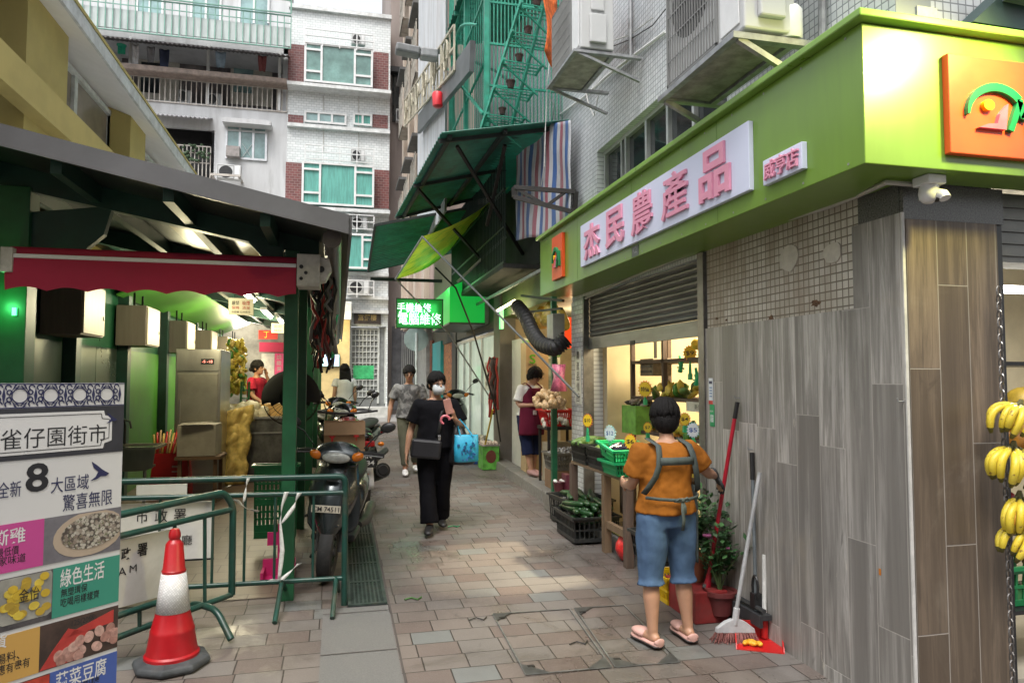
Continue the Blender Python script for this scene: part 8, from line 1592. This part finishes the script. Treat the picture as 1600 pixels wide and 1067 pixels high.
# squeegee mop with black grip
g=PG(1185,962); base=V((2.47,3.90,gz(4))); top=PX(1175,707,2.50); SQ=thing('squeegee_mop','grey pole squeegee mop with black grip and flat black head by the wall','mop',base)
b=MB(); b.tube([base+V((0,0,.12)),base.lerp(top,.86)],.011,10); b.build('pole',P('pole_steel',(.22,.25,.27),.35,metal=.5),SQ,smooth=True); b=MB(); b.tube([base.lerp(top,.85),top],.015,10); b.build('grip',BLACK,SQ,smooth=True)
b=MB(); b.box((2.43,3.80,gz(4)+.13),(2.51,4.10,gz(4)+.16)); b.box((2.43,3.80,gz(4)+.09),(2.45,4.10,gz(4)+.13)); b.tube([(2.46,3.80,gz(4)+.185),(2.46,4.10,gz(4)+.185)],.015,8); b.build('head',P('mop_black',(.035,.037,.04),.5,var=.3),SQ); b=MB(); b.ob((2.47,3.90,gz(4)+.22),(.05,.05,.09)); b.tube([(2.46,3.89+.03*math.cos(a),gz(4)+.30+.07*math.sin(a)) for a in [i*2*math.pi/16 for i in range(17)]],.008,6); b.build('lever',BLACK,SQ)
# broom
g=PG(1145,1005); top=PX(1187,738,2.46); hb_=V((2.31,g.y+.02,gz(g.y)+.13)); BRm=thing('broom','broom with a pale grey pole and reddish bristles leaning on the wood wall','broom',(hb_.x,hb_.y,gz(g.y)))
b=MB(); b.tube([hb_,top],.0125,10); b.build('pole',HND,BRm,smooth=True)
wd=_R; b=MB(); b.prism([(-.115,-.015),(.115,-.015),(.11,.012),(.06,.05),(.022,.065),(-.022,.065),(-.06,.05),(-.11,.012)],hb_+V((0,.015,-.06)),wd,(0,0,1),(0,-.03,0)); b.tube([hb_-V((0,0,.03)),hb_.lerp(top,.08)],.02,10); b.build('broom_head',P('broom_grey',(.42,.42,.43),.45),BRm,bevel=.004)
b=MB()
for i in range(230):
    u=random.uniform(-1,1); dy=random.uniform(-.02,.02); p=hb_+wd*(u*.11)+V((0,dy,-.07)); q=hb_+wd*(u*.135+random.uniform(-.008,.008)-.012)+V((0,dy*2.2-.01,0)); q.z=gz(q.y)+.004; b.tube([p,p.lerp(q,.5)+V((0,-.004,0)),q],.0022,3)
b.build('bristles',P('bristle_red',(.24,.09,.08),.8,var=.4,scale=60),BRm)
# red dustpan with stick
g=PG(1188,1018); DP=thing('dustpan','red plastic dustpan with a white stick holding a yellow glove','dustpan',(g.x,g.y,gz(g.y)),-YAW-.25); RPD=P('pan_red',(.46,.012,.012),.4,var=.15,dirt=(.2,.08,.06),dirtamt=.3)
b=MB(); w,d,h=.26,.20,.11; t_=.006
b.add([(-w/2,0,.002),(w/2,0,.002),(w/2,d,.012),(-w/2,d,.012)],[(0,1,2,3)]); b.add([(-w/2,0,.002),(-w/2,d,.012),(-w/2,d,h),(-w/2,d*.15,.03)],[(0,1,2,3)]); b.add([(w/2,0,.002),(w/2,d*.15,.03),(w/2,d,h),(w/2,d,.012)],[(0,1,2,3)]); b.add([(-w/2,d,.012),(w/2,d,.012),(w/2,d,h),(-w/2,d,h)],[(0,1,2,3)]); b.build('pan',RPD,DP,loc=True,solid=t_)
b=MB(); b.tube([(.04,d-.012,.02),(.05,d+.02,.50)],.0135,10); b.build('stick',P('stick_white',(.6,.6,.58),.45),DP,loc=True,smooth=True); b=MB(); b.tube([(.04,d-.012,.02),(.042,d-.008,.13)],.022,10); b.build('socket',RPD,DP,loc=True,smooth=True)
M_=Matrix.Translation(DP.location)@DP.rotation_euler.to_matrix().to_4x4(); b=MB()
for i in range(6): b.ball(M_@V((-.03+random.uniform(-.05,.06),.08+random.uniform(-.05,.05),.025)),(.03,.016,.014),8,5,Euler((0,0,random.uniform(0,3))).to_matrix())
tag(b.build('yellow_glove',P('glove_yellow',(.65,.33,.02),.5),smooth='all',disp=(.01,.03)),'crumpled yellow rubber glove lying in the red dustpan','glove')
# stickers on the rail and wall
b=MB(); p=PX(1111,611,WX-.022); b.box((WX-.0245,p.y-.028,p.z-.09),(WX-.0215,p.y+.028,p.z+.09)); o=b.build('payment_sticker',P('sticker_white',(.58,.62,.66),.4)); tag(o,'white payment sticker with a red foot on the wood wall','sticker'); MB().box((WX-.0255,p.y-.028,p.z-.09),(WX-.0246,p.y+.028,p.z-.065)).build('red_foot',rd,o); MB().box((WX-.0255,p.y-.02,p.z+.05),(WX-.0246,p.y+.02,p.z+.07)).build('blue_line',NAVY,o)
for k in range(4): MB().box((WX-.0255,p.y-.018,p.z+.02-.02*k),(WX-.0246,p.y+.016,p.z+.028-.02*k)).build('print_line',P('ink_blue2',(.1,.2,.4),.5),o)
b=MB(); p=PX(1113,649,WX-.022); b.box((WX-.0245,p.y-.03,p.z-.075),(WX-.0215,p.y+.03,p.z+.075)); o=b.build('payment_sticker',P('sticker_green',(.01,.30,.11),.4)); tag(o,'green payment sticker below the white one on the wood wall','sticker'); MB().box((WX-.0255,p.y-.02,p.z-.045),(WX-.0246,p.y+.02,p.z+.005)).build('pale_square',P('square_pale',(.45,.55,.5),.5,var=.6,scale=120),o); text('歡迎使用',PW,o,(WX-.0245,p.y,p.z+.03),.045,.013,**NX)
# orange sticker low on the wall, screws and hooks
b=MB(); p=PX(1375,893,WX-.021); b.box((WX-.0225,p.y-.006,p.z-.015),(WX-.0205,p.y+.006,p.z+.015)); tag(b.build('orange_sticker',P('sticker_orange',(.6,.2,.02),.5)),'tiny orange sticker low on the grey wood wall','sticker')
for px,py in ((1155,622),(1176,702),(1412,627),(1108,725)):
    p=PX(px,py,WX-.02); b=MB(); b.tube([p,p+V((-.03,0,0)),p+V((-.035,0,.015))],.004,6); tag(b.build('wall_hook',GALV),'small metal hook screwed to the wood wall %s'%{1155:'above the red mop',1176:'above the squeegee grip',1412:'at the corner edge',1108:'by the shutter rail'}[px],'hook')
# ================================================================ bananas on a chain at the right
CX=PY(1562,500,2.66).x
b=MB(); z=PY(1556,455,2.66).z; i=0
while z>.15:
    R=Matrix.Rotation((i%2)*math.pi/2,3,'Z'); b.tube([V((CX,2.66,z))+R@V((.012*math.cos(a),0,.024*math.sin(a))) for a in [j*2*math.pi/10 for j in range(11)]],.0035,5); z-=.037; i+=1
tag(b.build('chain',P('chain_steel',(.2,.19,.18),.4,metal=.8)),'steel link chain hanging beside the brown clad end wall','chain')
def banana_mat():
    t=NT('banana'); t.oc(); c=t.mix(t.ramp(t.noise(9,4,.6),.4,.65),(.62,.47,.03),(.70,.55,.06)); c=t.mix(t.ramp(t.noise(26,4,.65),.60,.66),c,(.25,.14,.03)); return t.fin(c,.4,0,Subsurface_Weight=.05)
BAN_=[banana_mat(),P('banana_tip',(.10,.09,.02),.6)]
def bunch(c,n,label,ang0,k=1.,droop=1.):
    t=thing('banana_bunch',label,'bananas',c,0,'banana bunches hung on the chain')
    kv=[random.uniform(.82,1.08) for _ in range(n)]
    for i in range(n):
        a=ang0+(i-(n-1)/2)*.36+random.uniform(-.1,.1); lay=i%2; d=V((math.cos(a),math.sin(a),0)); pts=[];rs=[]
        for j in range(11):
            s=j/10; ph=.1+1.75*s*droop; r_=k*(.018+.085*math.sin(math.pi*min(1,s*.78))+lay*.016); kk=k*kv[i]; zz_=-.165*kk*s+.02*kk*math.sin(math.pi*s)-.012*lay; pts.append(d*r_+V((0,0,zz_+.02))); rs.append(k*(.008 if j==0 else .011 if j==1 else .0185*min(1,.66+math.sin(math.pi*s)*.5) if j<10 else .008))
        b=MB(); b.tube(pts,rs,6); 
        for q in range(len(b.f)):
            if q>=54 or q<6: b.m[q]=1
        b.build('banana',BAN_,t,loc=True,smooth='all')
    b=MB(); b.tube([(0,0,.05),(0,0,.0)],[.008,.024],8); b.build('crown',P('banana_tip',(.10,.09,.02),.6),t,loc=True,smooth=True); return t
cz=lambda px,py: (PY(px,py,2.62).x,2.62,PY(px,py,2.62).z)
for px,py,n,l,a,kk_,tl in ((1590,640,6,'topmost banana bunch hanging on the chain',-2.6,.95,.55),(1582,705,7,'second banana bunch from the top on the chain',-2.3,1.0,.18),(1592,783,6,'third banana bunch from the top on the chain',-2.1,.95,.05),(1602,835,5,'lowest banana bunch on the chain',-2.6,.9,.75)):
    o=bunch(cz(px,py),n,l,a,kk_); o.rotation_euler=(.1,rad(40)*tl,0)
# produce rack in the right opening
RK2=thing('produce_rack','black wire produce rack in the opening behind the bananas','rack',(3.3,3.0,.14)); b=MB()
for x in (3.16,4.2):
    for y in (2.98,3.4): b.box((x-.012,y-.012,.14),(x+.012,y+.012,1.75))
for z in (.45,.85,1.25,1.72): b.box((3.15,2.97,z),(4.21,3.41,z+.02))
b.build('rack_frame',BLACK,RK2)
heap((3.5,3.15,1.28),(.28,.15,.1),30,[P('melon_orange',(.62,.33,.04),.4,var=.2),P('fruit_orange',(.6,.25,.02),.4)],'melon_heap','orange melons on the rack behind the topmost bananas',.06,('melon','orange melon on the rack behind the topmost bananas','fruit','melons on the rack')); heap((3.5,3.15,.88),(.28,.15,.1),30,[_M['fruit_orange'],_M['tomato_red']],'orange_heap','oranges and red fruit on the rack behind the bananas',.045,('orange','orange or red fruit on the rack behind the lower bananas','fruit','oranges on the rack'))
b=MB(); b.ball((3.42,2.93,1.52),(.10,.09,.09),14,10); tag(b.build('melon',P('melon_skin',(.62,.42,.05),.45,var=.25,scale=18),smooth='all'),'round yellow melon just above the topmost bananas','melon')
GC2=crate(.5,.36,.2,GRNC,'green_crate','green plastic crate low on the rack behind the bananas','crate',holes=(9,3)); GC2.location=(3.5,3.18,.475)
# long goods beside the glass shop: blue tub, eggs, boxes
TB=thing('blue_tub','blue plastic tub of white goods beside the glass shop door','tub',(2.2,11.6,gz(11.6))); b=MB(); b.lathe([(.19,0),(.24,.36),(.26,.36),(.25,.37),(.22,.34)],20); b.build('tub',P('tub_blue',(.03,.09,.30),.4,var=.2),TB,loc=True,smooth=True)
leafbag((2.2,11.6,gz(11.6)+.33),(.2,.2,.14),36,P('root_white',(.55,.5,.42),.6,var=.3),'white_roots','white roots piled in the blue tub','vegetable',.6,.06)
b=MB(); b.box((2.16,10.75,gz(11)),(2.42,11.15,gz(11)+.36)); o=b.build('egg_carton',P('carton_green_red',(.10,.34,.05),.5,var=.5,scale=9),bevel=.005); tag(o,'green printed carton with egg trays on top at the foot of the grey pillar','carton'); c=V((2.29,10.748,gz(11)+.2)); b=MB(); b.ball(c,(.08,.004,.10),12,8); b.build('print_mark',P('print_dark_red',(.12,.03,.02),.5),o)
e0=None
for i in range(24):
    if e0 is None: e0=tag(MB().ball((0,0,0),(.024,.024,.03),8,6).build('egg',P('egg_shell',(.58,.47,.38),.5),smooth='all'),'pale egg on the tray over the green carton','egg','eggs on the tray'); o=e0
    else: o=copy_tree(e0)
    o.location=(2.19+.05*(i%5),10.8+.062*(i//5),gz(11)+.40)
b=MB(); b.box((2.15,10.74,gz(11)+.361),(2.43,11.16,gz(11)+.385)); tag(b.build('egg_tray',P('tray_pulp',(.3,.27,.25),.9)),'grey pulp egg tray on the green carton','tray')
b=MB(); b.tube([PX(770,640,2.2),PX(757,700,2.2)],.014,6); tag(b.build('yellow_pole',P('pole_yellow',(.6,.42,.04),.5)),'yellow pole leaning beside the scooter at the glass shop','pole')
for k,(px,py) in enumerate(((1000,615),)): pass
hang((2.35,10.9,1.95),.04,.15,.9,16,[rd,P('strap_red2',(.4,.04,.03),.6),P('strap_dark',(.05,.03,.03),.6)],'packet_cluster','red cords and packets hanging on the grey pillar',.02)
# litter
for i,(px,py,m) in enumerate(((700,824,CLIP),(632,938,P('leaf_litter',(.05,.14,.03),.7)),(733,970,BLACK),(890,1008,BLACK))):
    g=PG(px,py); b=MB(); b.tube([g+V((0,0,.008)),g+V((.05,.02,.012)),g+V((.09,-.02,.008)),g+V((.12,.03,.008))],.006 if i<2 else .004,5); tag(b.build('litter',m),'%s scrap on the paving %s'%(('green plastic','green leafy','dark','thin black')[i],('at the feet of the walker in black','near the drain slab','on the inspection cover','by the cover corner')[i]),'litter')
